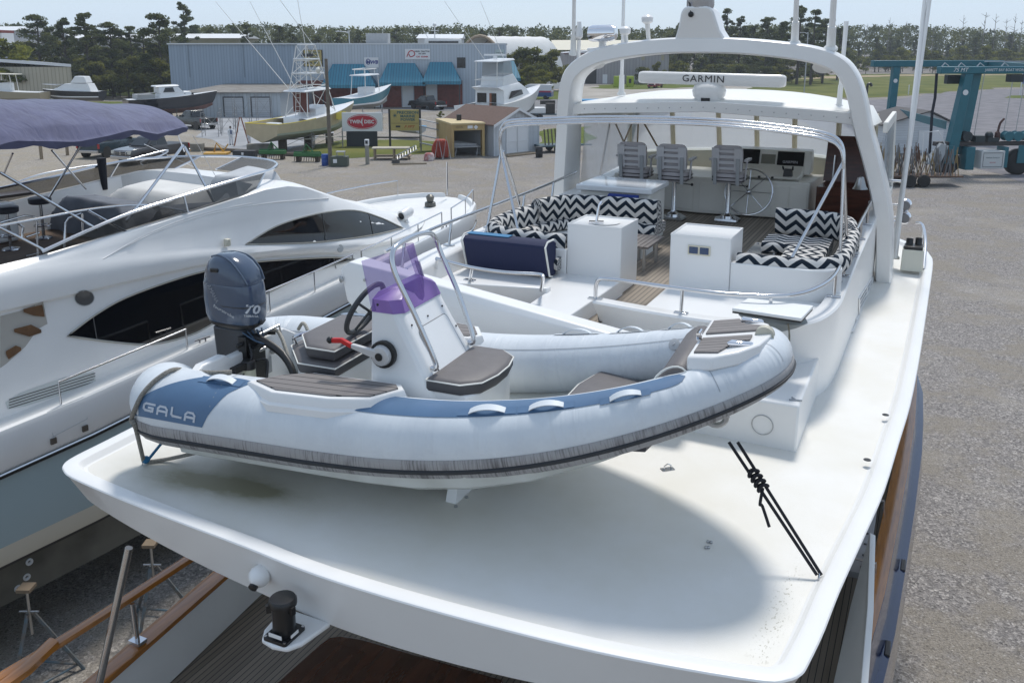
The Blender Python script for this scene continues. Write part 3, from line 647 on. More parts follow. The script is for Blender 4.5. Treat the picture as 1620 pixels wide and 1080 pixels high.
# clear vinyl enclosure: front panels, side curtains, posts
def wsv(k): # front windshield base and top, k 0..1 port to starboard
    v=lerp(-4.85,-.85,k); bow=1.-(2*k-1)**2
    return (15.0+.75*bow,v,-1.86+.06*bow),(14.95+.40*bow,v,-1.02+.22*bow**.6)
mb=MB(FY)
for i in range(16): 
    a,b=wsv(i/16); c_,d=wsv((i+1)/16); mb.poly([a,c_,d,b])
mb.build('front_curtain',CLEARV,YR)
mb=MB(FY)
for k in(0.,.17,.36,.52,.68,.86,1.):
    a,b=wsv(k); mb.tube([a,b],.045,6)
mb.build('curtain_post',mat('cream_frame',(.62,.56,.42),.5,var=.15),YR)
mb=MB(FY)
rs=[]
for i in range(25):
    a,b=wsv(i/24); a=Vector(a); rs.append([a+Vector((-.32,0,.0)),a+Vector((-.30,0,.05)),a+Vector((.06,0,.06)),a+Vector((.1,0,-.3)),a+Vector((-.30,0,-.25))])
mb.loft(rs); mb.build('windshield_sill',mat('cream_gelcoat',(.62,.60,.50),.35,var=.1),YR)
for sd,v0,v1 in(('p',-4.98,-4.92),('s',-.56,-.60)):
    mb=MB(FY); mb.grid(lambda i,j:(lerp(12.9,15.1,i),lerp(v0,v1,j)+.02*math.sin(i*26+j*3)*(1 if 0<j<1 else 0)+(0 if sd=='s' else .2*j*j*i),lerp(-2.2,-1.0,j)),14,5); mb.build('side_curtain',CLEARV,YR)
    mb=MB(FY); e=(0 if sd=='s' else .2)
    mb.tube([(15.1,v0,-2.15),(15.1,v1+e,-1.0)],.04,6); mb.loft([[(u,v0-.03,-2.3),(u,v0-.03,-2.15),(u,v0+.03,-2.15),(u,v0+.03,-2.3)] for u in(12.8,15.2)]); mb.loft([[(u,v1+e*(u-12.9)/2.2-.03,-1.12),(u,v1+e*(u-12.9)/2.2-.03,-.98),(u,v1+e*(u-12.9)/2.2+.03,-.98),(u,v1+e*(u-12.9)/2.2+.03,-1.12)] for u in(12.8,15.1)]); mb.build('curtain_frame',VINYLW,YR,bevel=.01)
# stays and bracing behind the port curtain
mb=MB()
for a,b in(((948,285),(966,186)),((968,183),(990,232)),((984,232),(1004,186)),((1010,190),(1008,236)),((1016,190),(1040,232)),((925,178),(975,190)),((975,190),(1010,186))): mb.tube([Yu(*a,14.4),Yu(*b,13.9)],.016,6)
mb.build('bimini_brace',mat('bronze_tube',(.36,.29,.22),.35,.7),YR)
# blue/white stickers of light: none; helm console
DASH=mat('dash_cream',(.76,.745,.69),.4,var=.06)
mb=MB(FY); mb.prism([(13.75,-4.7),(13.95,-4.0),(13.85,-3.3),(14.0,-1.65),(15.0,-1.55),(15.2,-4.7)],-2.6,-2.02); hc=mb.build('helm_console',DASH,YR,bevel=.02)
mb=MB(FY); mb.loft([[(14.05,v,-2.03),(13.92,v,-1.97),(14.35,v,-1.95),(14.75,v,-1.70),(15.1,v,-1.68),(15.1,v,-2.03)] for v in(-3.05,-1.82)]); mb.build('dash_binnacle',DASH,hc,bevel=.02)
mb=MB(FY); sxs=[(14.40,-1.93),(14.70,-1.70)]
def dashq(v0,v1,a,b,o=.01):
    p=Vector((14.37,0,-1.945)); q=Vector((14.73,0,-1.712)); d=q-p; n=Vector((-d.z,0,d.x)).normalized()*o
    A=p+d*a+n;B=p+d*b+n
    return [(A.x,v0,A.z),(A.x,v1,A.z),(B.x,v1,B.z),(B.x,v0,B.z)]
def raise_screen(y): return y
scr=mat('screen_black',(.006,.007,.009),.12)
# upright display panel
mb=MB(FY); mb.loft([[(14.5,v,-1.98),(14.62,v,-1.62),(14.85,v,-1.60),(14.95,v,-1.98)] for v in(-2.95,-1.72)]); dp=mb.build('display_panel',DASH,hc,bevel=.02)
def dpt(v,t,o): p=Vector((14.5,v,-1.98)).lerp(Vector((14.62,v,-1.62)),t); return p+Vector((-.95,0,.3)).normalized()*o
def dquad(v0,v1,t0,t1,o): return [dpt(v0,t0,o),dpt(v1,t0,o),dpt(v1,t1,o),dpt(v0,t1,o)]
mb=MB(FY); mb.slab(dquad(-2.24,-1.83,.22,.95,.004),(-.02,0,.006)); s1=mb.build('plotter_screen',scr,hc,bevel=.004)
mb=MB(FY); mb.slab(dquad(-2.93,-2.52,.25,.98,.004),(-.02,0,.006)); mb.build('plotter_screen',scr,hc,bevel=.004)
mb=MB(FY); mb.slab(dquad(-2.49,-2.27,.2,.8,.004),(-.01,0,.003)); mb.build('gauge_panel',mat('olive_grey',(.17,.165,.13),.5),hc)
o=Y(*dpt(-2.035,.5,.03)); upv=Y(*dpt(-2.035,.8,.03))-o; text_mb('GARMIN',.062,planemap(o,(CU,-SU,0),upv,.003)).build('screen_lettering',mat('text_grey',(.5,.5,.52),.5),s1,smooth=0)
mb=MB(FY); mb.box((14.12,-2.0,-1.99),(.2,.24,.06)); mb.build('throttle_base',DASH,hc,bevel=.015)
mb=MB(FY); mb.box((14.12,-2.0,-1.91),(.11,.14,.13),taper=.8); mb.tube([(14.12,-2.07,-1.86),(14.06,-2.075,-1.80)],.014,6); mb.tube([(14.12,-1.93,-1.86),(14.06,-1.925,-1.80)],.014,6); mb.build('throttle',BLACK,hc,bevel=.01)
c=Y(13.78,-2.52,-2.19); ax=Vector((-SU,-CU,.35)).normalized(); e1=Vector((CU,-SU,0)); e2=ax.cross(e1)
mb=MB(); mb.tube([c+(e1*math.cos(t)+e2*math.sin(t))*.36 for t in [2*PI*k/36 for k in range(36)]],.014,8,closed=True)
for k in range(8): a=2*PI*k/8; mb.tube([c,c+(e1*math.cos(a)+e2*math.sin(a))*.355],.007,6)
mb.ball(c,.045,10,6); mb.tube([c,c-ax*.2],.03,8); mb.build('steering_wheel',STEEL,hc)
mb=MB(FY)
for v in(-2.9,-2.75,-2.4,-2.2): mb.lathe((13.93,v,-1.985),[(.02,0),(.02,.03),(.001,.035)],8)
mb.build('switch',BLACK,hc)
mb=MB(FY)
for a,b in((-3.85,-3.4),(-3.3,-2.92),(-2.2,-1.95),(-1.93,-1.68)):
    ua=interp((a+b)/2,[-4.7,-4.,-3.3,-1.65],[13.75,13.95,13.85,14.0])
    mb.loft([[(interp(v,[-4.7,-4.,-3.3,-1.65],[13.75,13.95,13.85,14.0])-d,v,z) for d,z in((-.01,-2.55),(.012,-2.55),(.012,-2.1),(-.01,-2.1))] for v in(a,b)])
mb.build('console_door',DASH,hc,bevel=.006)
# helm chairs
CHG=mat('chair_vinyl',(.44,.41,.42),.55,var=.08); CHW=mat('chair_shell',(.52,.51,.52),.4)
def helm_chair(u,v,rz=0.):
    T=TF(Y(u,v,-2.62),PI/2-YAW+rz)@Matrix.Diagonal((.86,.84,.96,1))
    mb=MB(T); mb.loft([[(x*s+dx,y*s,z) for x,y in((-.17,-.20),(.05,-.24),(.34,-.06),(.34,.06),(.05,.24),(-.17,.20))] for s,z,dx in((.9,.0,0),(1,.03,0),(.95,.06,0))]); mb.lathe((0,0,.0),[(.13,.06),(.12,.1),(.06,.13),(.045,.16),(.045,.62),(.09,.64)],16)
    ped=mb.build('pedestal',STEEL,YR)
    mb=MB(T); mb.loft([[(x*s+.03,y*s,z) for x,y in rrect(-.25,-.27,.27,.27,.10)] for s,z in((.9,.64),(1,.67),(1.02,.72),(.97,.79),(.8,.80))]); mb.build('seat_cushion',CHG,ped)
    mb=MB(T)
    for z in(.675,.73): mb.tube([(x*1.035+.03,y*1.035,z) for x,y in rrect(-.25,-.27,.27,.27,.10)],.008,5,closed=True)
    mb.build('seat_piping',BLACK,ped)
    def bk(x,y,z): return (-.22-.15*(z-.8)-.03*math.cos(y*5)+x,y,z)
    mb=MB(T); mb.loft([[bk(x,y,z) for y,z in rrect(-.27,.80,.27,1.24,.1)] for x in(0.02,.09)]); mb.build('backrest_cushion',CHG,ped,bevel=.012)
    mb=MB(T)
    for z0,z1 in((.86,.90),(.95,1.0),(1.04,1.09),(1.13,1.17)): mb.loft([[bk(x,y,z) for x,z in((-.012,z0),(.018,z0),(.018,z1),(-.012,z1))] for y in(-.25,-.12,0,.12,.25)])
    for y0,y1 in((-.27,-.13),(.13,.27)): mb.loft([[bk(-.02,y0,z),bk(.018,y0,z),bk(.018,y1,z),bk(-.02,y1,z)] for z in(.84,1.0,1.2)])
    mb.build('backrest_slats',CHW,ped)
    for y in(-.2,.2):
        mb=MB(T); mb.loft([[bk(-.05,y-.03,z),bk(-.03,y-.03,z),bk(-.03,y+.03,z),bk(-.05,y+.03,z)] for z in(.62,.8,1.04)]); mb.build('back_bracket',GREYW,ped)
    for y in(-.31,.31):
        mb=MB(T); mb.tube([(-.05,y*.92,.68),(-.04,y,.98)],.02,8); mb.box((.03,y,1.0),(.36,.07,.04)); mb.build('armrest',CHW,ped,bevel=.01)
    mb=MB(T); mb.tube([(0,.02,.6),(.06,-.30,.58)],.008,6); mb.ball((.06,-.31,.58),.025,8,6); mb.build('seat_lever',BLACK,ped)
helm_chair(13.45,-2.76); helm_chair(13.25,-3.55); helm_chair(13.3,-4.19)
# wooden locker by the starboard side, with bell
BRW=mat('locker_mahogany',(.075,.018,.008),.25,var=.5,vscale=3,stretch=(1,1,6))
mb=MB(FY); mb.prism([(13.7,-1.52),(13.7,-.72),(14.6,-.80),(14.6,-1.45)],-2.6,-2.03); lk=mb.build('side_locker',BRW,YR,bevel=.01)
mb=MB(FY); mb.slab([(14.35,-1.50,-2.03),(14.35,-.80,-2.03),(14.5,-.82,-1.34),(14.5,-1.48,-1.34)],(.04,0,0)); mb.build('locker_door',BRW,lk)
mb=MB(FY); mb.tube([(14.3,-1.36,-2.0),(14.32,-1.35,-1.62)],.012,6); mb.tube([(14.33,-1.05,-1.44),(14.3,-.86,-1.44)],.012,6); mb.ball((14.3,-.86,-1.44),.02,8,5); mb.build('locker_stay',STEEL,lk)
mb=MB(); mb.lathe(Y(13.75,-.92,-2.03),[(.11,0),(.085,.04),(.06,.12),(.045,.17),(.001,.19)],16); mb.build('bell',mat('nickel',(.5,.5,.5),.25,1.),lk)
# white covered cabinet behind the port sofa with a blue pillow
mb=MB(FY); mb.b2((11.3,-4.35,-2.62),(12.05,-3.36,-1.93)); ic=mb.build('covered_cabinet',VINYLW,YR,bevel=.02)
mb=MB(FY); mb.b2((11.24,-4.39,-1.92),(12.10,-3.32,-1.84)); mb.build('cabinet_lid',mat('lid_gloss',(.66,.68,.70),.08),ic,bevel=.015)
mb=MB(FY); mb.loft([[(11.22-b,lerp(-3.90,-3.48,k),z) for b,z in((0,-2.18),(.07,-2.12),(.08,-2.02),(.06,-1.95),(0,-1.93))] for k in(0,.2,.5,.8,1)]); pil=mb.build('blue_pillow',mat('blue_pillow_cloth',(.008,.03,.18),.85,bump=.2,bscale=25),None)
tag(pil,'bright blue pillow leaning against the white cabinet behind the port sofa','pillow')
# small slatted table by the port sofa
t=thing('folding_table','low grey slatted table tucked in behind the sink cabinet','table',Y(10.2,-3.05,-2.62))
mb=MB(FY)
for k in range(6): mb.b2((9.85+.0,-3.28+k*.06,-2.33),(10.55,-3.228+k*.06,-2.305))
mb.build('tabletop',mat('grey_slats',(.20,.18,.17),.7,var=.3,vscale=8),t)
mb=MB(FY)
for u in(9.95,10.45):
    for v in(-3.22,-3.0): mb.tube([(u,v,-2.62),(u,v,-2.33)],.02,8)
mb.build('leg',STEELD,t)
mat_=thing('deck_mat','translucent ribbed plastic mat on the teak floor beside the outlet cabinet','mat',Y(10.5,-2.,-2.6))
mb=MB(FY); mb.b2((10.05,-2.35,-2.618),(10.75,-1.98,-2.606)); mb.build('mat_sheet',mat('mat_plastic',(.25,.235,.25),.3),mat_)
mb=MB(FY)
for k in range(5): mb.b2((10.1,-2.33+k*.075,-2.606),(10.7,-2.30+k*.075,-2.598))
mb.build('mat_rib',mat('mat_rib_plastic',(.36,.34,.36),.3),mat_)
# navy covered bench on the sunpad platform
mb=MB(FY); mb.loft([[(8.60,v,-2.445),(8.52,v,-2.43),(8.40,v,-2.08),(8.46,v,-2.04),(8.62,v,-2.04),(8.72,v,-2.08),(8.72,v,-2.445)] for v in(-4.62,-4.58,-3.66,-3.62)])
bc=thing('covered_bench','bench under a fitted navy blue canvas cover on the port platform','bench',Y(8.6,-4.1,-2.45)); mb.build('canvas_cover',NAVYF,bc,bevel=.02)
mb=MB(FY)
for v in(-4.625,-3.615): mb.tube([(8.60,v,-2.44),(8.52,v,-2.42),(8.395,v,-2.08),(8.455,v,-2.033),(8.62,v,-2.033)],.011,6)
mb.build('piping',mat('white_piping',(.7,.7,.66),.6),bc)
mb=MB(FY); mb.b2((8.50,-4.62,-2.035),(8.62,-4.1,-2.028)); mb.build('canvas_edge',mat('blue_trim',(.02,.16,.33),.6),bc)
# crane boom stowed across the boat, and its post carrying the flat dish
mb=MB(); A0=Yu(552,408,6.95);
def bm(pxt,pyt,pxb,pyb,u): return Yu(pxt,pyt,u),Yu(pxb,pyb,u)
u0=6.90
tl,bl=Yu(556,412,u0),Yu(560,500,u0); tr,br=Yu(1085,558,u0+.1),Yu(1085,600,u0+.1)
dd=F_*.26
c0=[tl,Yu(541,425,u0),Yu(548,470,u0),bl]; 
ring0=[Yu(541,426,u0),Yu(551,474,u0),Yu(575,507,u0),Yu(575,507,u0)+dd,Yu(551,474,u0)+dd*1.0,Yu(541,426,u0)+dd,Yu(552,414,u0)+dd,Yu(552,414,u0)]
ringm=[Yu(600,437,u0)+(Yu(600,520,u0)-Yu(600,437,u0))*k for k in(.0,.5,1.)]
def bsec(px,pt,pb,u):
    t=Yu(px,pt,u); b=Yu(px,pb,u); return [t+(b-t)*.12,t+(b-t)*.5,b,b+dd,t+(b-t)*.5+dd,t+(b-t)*.12+dd,t+dd*.85,t+dd*.15]
mb.loft([ring0,bsec(620,432,523,u0),bsec(800,483,568,u0),bsec(1000,540,600,u0+.05),bsec(1090,562,605,u0+.08)]); mb.build('crane_boom',GEL,YR,smooth=30,bevel=.012)
mb=MB(); p=Yu(541,442,u0-.005); mb.lathe(p,[(.03,0),(.034,.012),(.02,.02),(.002,.02)],14,ax=-F_+Vector((-.6,0,.1))); p=Yu(577,443,u0-.012); mb.lathe(p,[(.016,0),(.016,.006),(.002,.006)],10,ax=-F_); mb.build('boom_pin',STEELD,YR)
pb=Y(8.0,-1.18,-2.83); mb=MB(); mb.lathe(pb,[(.125,0),(.125,.02),(.115,.03),(.115,.40),(.0,.40)],22); mb.build('crane_post',mat('cream_post',(.62,.62,.57),.4),YR)
# dish
DI=Yu(1222,486,7.6); e1=(Yu(1268,502,7.35)-Yu(1158,486,7.45)).normalized(); 
q=[Yu(1158,487,7.45),Yu(1268,503,7.38),Yu(1287,483,7.85),Yu(1183,471,7.9)]
n=(q[1]-q[0]).cross(q[3]-q[0]).normalized(); n=n if n.z>0 else -n
mb=MB(); mb.slab(q,-n*.03); ds=mb.build('dish_panel',mat('dish_white',(.80,.81,.80),.35),YR,bevel=.008)
cc=sum(q,Vector())/4
mb=MB(); mb.loft([[q[i]*.985+cc*.015-n*d for i in range(4)] for d in(.0305,.045)]); mb.build('dish_rim',mat('dark_rim',(.03,.03,.03),.5),ds)
mb=MB(); ex=(q[1]-q[0]).normalized(); ey=n.cross(ex)
mb.loft([[cc-n*d+ex*(a*sx)+ey*(b*sy) for a,b in[(math.cos(t),math.sin(t)) for t in [2*PI*k/18 for k in range(18)]]] for d,sx,sy in((.05,.27,.17),(.10,.30,.18),(.15,.22,.14),(.19,.12,.12))]); mb.build('dish_mount',mat('mount_grey',(.20,.22,.22),.5),ds)
rp=thing('hanging_rope','thin frayed cord with a loop hanging from the flat dish','rope',Yu(1247,512,7.5))
ROPET=mat('tan_rope',(.36,.32,.25),.9,col2=(.18,.16,.12),vscale=60)
p0=Yu(1247,512,7.45); p1=Yu(1247,563,7.3); mb=MB(); mb.tube(bez([p0,p0+(p1-p0)*.4+Vector((.01,0,0)),p1],6),.008,6); c=Yu(1245,572,7.3)
mb.tube([c+Vector((.035*math.sin(t),0,.06*math.cos(t))) for t in [2*PI*k/18 for k in range(18)]],.007,6,closed=True); mb.ball(p1,.022,8,6); mb.build('cord',ROPET,rp)
# wall grille, cleat, socket
VENT=1
mb=MB(); p=Yp(1258,632,-2.825); mb.tube([p+Vector((-.05,.0,0)),p+Vector((.05,-.02,0))],.009,6); mb.tube([p+Vector((0,0,0)),p+Vector((-.01,.05,0))],.008,6); mb.build('loose_shackle',STEELD,YR)
mb=MB(FY); mb.b2((7.92,-2.02,-2.63),(7.975,-1.96,-2.53)); mb.build('deck_socket',GEL,YR)
mb=MB(FY)
for z in(-2.56,-2.6): mb.ball((7.92,-1.99,z),.01,6,4)
mb.build('socket_pin',BLACK,YR)
mb=MB(); p=Yu(1206,672,7.035); mb.tube([p+(Vector((CU,-SU,0))*math.cos(t)+Vector((0,0,1))*math.sin(t))*.085 for t in [2*PI*k/24 for k in range(24)]],.004,5,closed=True); mb.build('inspection_ring',STEELD,YR)
# --- rails
RAILH=.24
def rail(pts,posts,r=.019,rp=.017,name='guard_rail'):
    mb=MB(); mb.tube(bez(pts,5),r,10); o=mb.build(name,STEEL,YR)
    for a,b in posts:
        mb=MB(); mb.tube([a,b],rp,10); mb.build('stanchion',STEEL,o)
        mb=MB(); mb.box(a+Vector((0,0,.008)),(.13,.055,.016),PI/2-YAW if abs(a.x)<-1 else -YAW); mb.build('stanchion_foot',STEEL,o,bevel=.006)
    return o
def CT(u): # coaming top along starboard: (v,dz)
    return interp(u,[8.55,9.2,10.3,11.5,12.4,13.4],[-.75,-.735,-.73,-.71,-.69,-.68]),interp(u,[8.55,9.2,10.3,11.5,12.4],[-2.375,-2.36,-2.33,-2.29,-2.26])
pts=[Y(7.78,-2.82,-2.385),Y(7.775,-2.80,-2.2),Y(7.74,-2.66,-2.155),Y(7.70,-2.2,-2.15),Y(7.68,-1.65,-2.15),Y(7.78,-1.2,-2.15),Y(7.95,-.98,-2.15),Y(8.25,-.83,-2.14)]
for u in(8.7,9.4,10.4,11.5,12.4,13.0): v,z=CT(u); pts.append(Y(u,v,z+.24))
pts.append(Y(13.15,-.6,-2.0))
ps=[(Y(7.68,-1.95,-2.385),Y(7.70,-1.95,-2.15)),(Y(7.80,-1.18,-2.39),Y(7.80,-1.18,-2.15))]
for u in(8.8,9.6,10.5,11.35,12.2): v,z=CT(u); ps.append((Y(u,v,z),Y(u,v,z+.235)))
rail(pts,ps)
mb=MB(); mb.box(Y(7.78,-2.82,-2.378),(.14,.06,.016),-YAW); mb.build('stanchion_foot',STEEL,YR)
# port platform rail
rail([Yp(690,409,-2.13),Yp(745,423,-2.16),Yp(800,431,-2.17),Yp(852,434,-2.18),Yp(859,440,-2.2),Yp(856,459,-2.40)],[(Yp(743,444,-2.40),Yp(747,424,-2.165)),(Yp(690,428,-2.40),Yp(691,410,-2.13))])
# port coaming rail
pr=[Y(7.3,-4.9,-2.02),Y(8.2,-4.9,-1.96),Y(9.5,-4.9,-1.94),Y(11.,-4.9,-1.92),Y(12.5,-4.95,-1.90),Y(12.75,-4.98,-1.9)]
rail(pr,[(Y(u,-4.9,interp(u,[7.3,8.2,9.5,11,12.6],[-2.30,-2.23,-2.2,-2.17,-2.15])),Y(u+.06,-4.9,interp(u,[7.3,8.2,9.5,11,12.6],[-2.02,-1.96,-1.94,-1.92,-1.9]))) for u in(7.6,8.6,9.6,10.6,11.6)])
# folded bimini frame: three nested hoops on splayed legs
def hoop(off,lift):
    u=9.45+off; z=lift
    pts=[Yu(793,240,u),Yu(791,215,u),Yu(795,199,u),Yu(808,191,u),Yu(860,188,u),Yu(960,185,u),Yu(1080,187,u),Yu(1180,193,u),Yu(1270,204,u),Yu(1312,213,u),Yu(1328,223,u),Yu(1334,238,u),Yu(1335,258,u)]
    return [p+Vector((0,0,z)) for p in bez(pts,4)]
BM=thing('bimini_frame','folded stainless bimini hoops arching over the flybridge sofas','bimini frame',Y(9.45,-2.8,-2.2))
mb=MB(); mb.tube(hoop(0,0),.018,10); mb.build('hoop',STEEL,BM)
mb=MB(); mb.tube(hoop(.09,-.035),.018,10); mb.build('hoop',STEEL,BM)
mb=MB(); mb.tube(hoop(-.08,-.06),.016,10); mb.build('hoop',STEEL,BM)
Lt=Yu(793,240,9.45); Rt=Yu(1335,255,9.45)
for a,b in((Lt,Yp(768,374,-2.2)),(Lt,Yp(823,381,-2.16)),(Lt+F_*.05,Yp(828,342,-2.19)),(Rt,Yp(1246,421,-2.13)),(Rt,Y(9.35,-.75,-2.35)),(Rt,Y(10.3,-.76,-2.33))):
    mb=MB(); mb.tube([a,b],.017,10); mb.build('leg',STEEL,BM)
    mb=MB(); mb.lathe(b,[(.035,-.005),(.035,.008),(.018,.012),(.018,.06),(.001,.062)],12); mb.build('foot',STEEL,BM)
# --- open array radar on the hardtop
rc=Yu(1121,165,12.62); rb=Yu(1125,132,12.62)
rd=thing('radar_scanner','white open-array radar bar on a round pedestal at the aft edge of the hardtop','radar',rc)
mb=MB(); mb.lathe(rc+Vector((0,0,-.01)),[(.17,0),(.185,.02),(.20,.10),(.225,.13),(.235,.2),(.21,.27),(.12,.31),(.10,.33),(.001,.34)],26); mb.build('pedestal',GEL,rd,smooth=50)
mb=MB(); q=rc+Vector((0,-.19,.05)); mb.box(rc-F_*.19+Vector((0,0,.06)),(.12,.05,.07),-YAW); mb.build('cable_socket',BLACK,rd)
bar0=Yu(1012,122,12.62); bar1=Yu(1243,129,12.62); dr=(bar1-bar0).normalized(); nn=dr.cross(Vector((0,0,1))).normalized()
if nn.y>0: nn=-nn
mb=MB(); rings=[]
for t,s in((0,.72),(.012,.92),(.03,1),(.97,1),(.988,.92),(1,.72)):
    p=bar0.lerp(bar1,t); rings.append([p+nn*a*s+Vector((0,0,b*s)) for a,b in((.075,-.085),(.097,-.05),(.085,.055),(.055,.085),(-.055,.085),(-.085,.055),(-.097,-.05),(-.075,-.085))])
mb.loft(rings); ba=mb.build('antenna_bar',GEL,rd,smooth=50)
o=bar0.lerp(bar1,.463)+nn*.0965; text_mb('GARMIN',.135,planemap(o,dr,(0,0,1),.006),sx=1.1,space=1.1).build('lettering',mat('ink_black',(.012,.012,.014),.5),ba,smooth=0)
# --- masts, whips, domes and lamps on the arch
def whip(a,b,r0,r1,lab,cat='antenna',name='whip_antenna',base=True):
    t=thing(name,lab,cat,a); mb=MB(); mb.tube([a,b],r0,10,r1=r1); mb.build('rod',GEL,t)
    mb=MB(); mb.lathe(a,[(r0*2.2,-.01),(r0*2.2,.02),(r0*1.4,.05),(r0*1.3,.3)],10,ax=(b-a)); mb.build('mount',GELM,t); return t
def Ya(px,py): return Yarch(px,py)
whip(Ya(1257,70),Ya(1262,-40),.035,.03,'thick white antenna rising from the arch just right of the mast foot')
whip(Ya(1314,78),Ya(1323,-60),.04,.035,'thick white antenna on the starboard shoulder of the arch')
whip(Yu(1327,170,12.9),Yu(1339,34,12.9),.026,.03,'short white antenna standing on the hardtop inside the starboard arch leg')
whip(Ya(907,85),Ya(909,-40),.03,.025,'white antenna at the port outer corner of the arch')
whip(Yu(983,150,13.2),Yu(988,-50,13.2),.03,.024,'tall thin white antenna standing on the port side of the hardtop')
ww=whip(Yp(1413,408,-3.08),Yu(1472,-12,14.6),.042,.03,'long leaning white outrigger pole beside the starboard arch leg','pole','outrigger_pole')
mb=MB(); d=Vector((CU,-SU,0))*.07; mb.tube([Yp(1413,408,-3.05)+d*.5,Yu(1466,-12,14.6)-d*.2],.028,8); mb.build('second_tube',GEL,ww)
mb=MB(); mb.tube([Y(14.2,-.62,-2.55),Y(14.2,-.36,-2.55)],.02,8); mb.tube([Y(14.25,-.62,-1.95),Y(14.25,-.33,-1.95)],.02,8); mb.build('pole_bracket',STEEL,ww)
# port shoulder instruments
b=Ya(915,98); t=thing('tv_antenna','white bullet-shaped antenna on a post at the port corner of the arch','antenna',b)
mb=MB(); mb.tube([b,Ya(916,62)],.028,10); mb.build('post',GEL,t); mb=MB(); c=Ya(916,62); mb.lathe(c,[(.03,0),(.055,.03),(.05,.12),(.035,.17),(.03,.24),(.001,.25)],14); mb.build('dome',GEL,t)
b=Ya(953,84); t=thing('searchlight','chrome searchlight on a stalk on the port side of the arch','searchlight',b)
mb=MB(); mb.lathe(b,[(.09,0),(.09,.03),(.06,.05),(.05,.14),(.09,.17)],16); mb.build('stalk',GEL,t); c=Ya(953,53); d=(Ya(970,53)-Ya(936,54)).normalized()
mb=MB(); mb.lathe(c-d*.2,[(.001,0),(.10,.01),(.115,.06),(.115,.32),(.09,.40),(.001,.41)],18,ax=d); mb.build('lamp_housing',CHROME,t,smooth=45)
for (x,y,yt,lab) in((991,68,50,'small white mushroom antenna leaning on the port half of the arch'),(1026,63,32,'white wind sensor on a bent stalk left of the mast foot')):
    b=Ya(x,y); t=thing('gps_antenna',lab,'antenna',b); mb=MB(); c=Ya(x-2,yt+3); mb.tube([b,c],.028,8,r1=.035); mb.build('stalk',GELM,t); mb=MB(); mb.lathe(c+Vector((0,0,-.03)),[(.03,0),(.075,.03),(.08,.09),(.05,.12),(.001,.125)],14); mb.build('cap',GEL,t)
mb=MB(); mb.tube([Ya(930,80),Ya(972,78)],.035,8); mb.build('instrument_shelf',GEL,YR)
for (x,y,lab) in((942,92,'white loudhailer horn under the port shoulder of the arch'),(1304,97,'white loudhailer horn under the starboard shoulder of the arch')):
    b=Ya(x,y); t=thing('horn_speaker',lab,'horn',b); mb=MB(); ax=Vector((-SU*.6+.1,-CU*.6,-.8)); mb.lathe(b,[(.03,-.1),(.05,-.04),(.10,.05),(.14,.075),(.145,.09),(.12,.085)],18,ax=ax); mb.build('horn_shell',GEL,t)
    mb=MB(); mb.lathe(b,[(.122,.082),(.05,.06),(.001,.08)],16,ax=ax); mb.build('horn_mouth',mat('horn_grey',(.35,.33,.28),.7),t)
# two chrome lamps on a bracket at the starboard side, gear box on the side deck
for (x,y,lab) in((1432,324,'upper of two chrome lamps beside the leaning white pole'),(1431,344,'lower of two chrome lamps beside the leaning white pole')):
    c=Yu(x,y,14.3); t=thing('chrome_lamp',lab,'lamp',c); mb=MB(); mb.ball(c,.10,16,10); mb.build('housing',CHROME,t); mb=MB(); mb.lathe(c-F_*.085,[(.075,0),(.07,.02),(.001,.022)],16,ax=-F_); mb.build('lens',mat('lamp_lens',(.18,.18,.19),.1),t); mb=MB(); mb.tube([c,c+Vector((-.35*CU,.35*SU,-.02))],.016,8); mb.build('bracket',STEEL,t)
b=Yp(1442,426,-3.2); t=thing('control_box','cream box with black grip handles on the starboard side deck','control box',b)
mb=MB(TF(b,PI/2-YAW)); mb.box((0,0,.16),(.30,.30,.32),taper=.95); mb.build('box_body',mat('cream_box',(.66,.65,.56),.5),t,bevel=.015)
mb=MB(TF(b,PI/2-YAW)); mb.box((0,0,.34),(.27,.25,.05)); mb.tube([(.05,-.06,.33),(.1,-.06,.46)],.05,10); mb.tube([(.0,.06,.33),(.05,.06,.45)],.05,10); mb.build('grip_handle',BLACK,t,bevel=.01)
mb=MB(); mb.tube(bez([Y(15.3,-.15,-2.75),Y(15.2,-.05,-2.75),Y(14.6,.02,-2.9),Y(14.,.03,-3.2)],5),.02,8); mb.tube([Y(15.2,-.02,-3.2),Y(15.1,-.03,-2.77)],.018,8); mb.build('bow_rail',STEEL,YR)
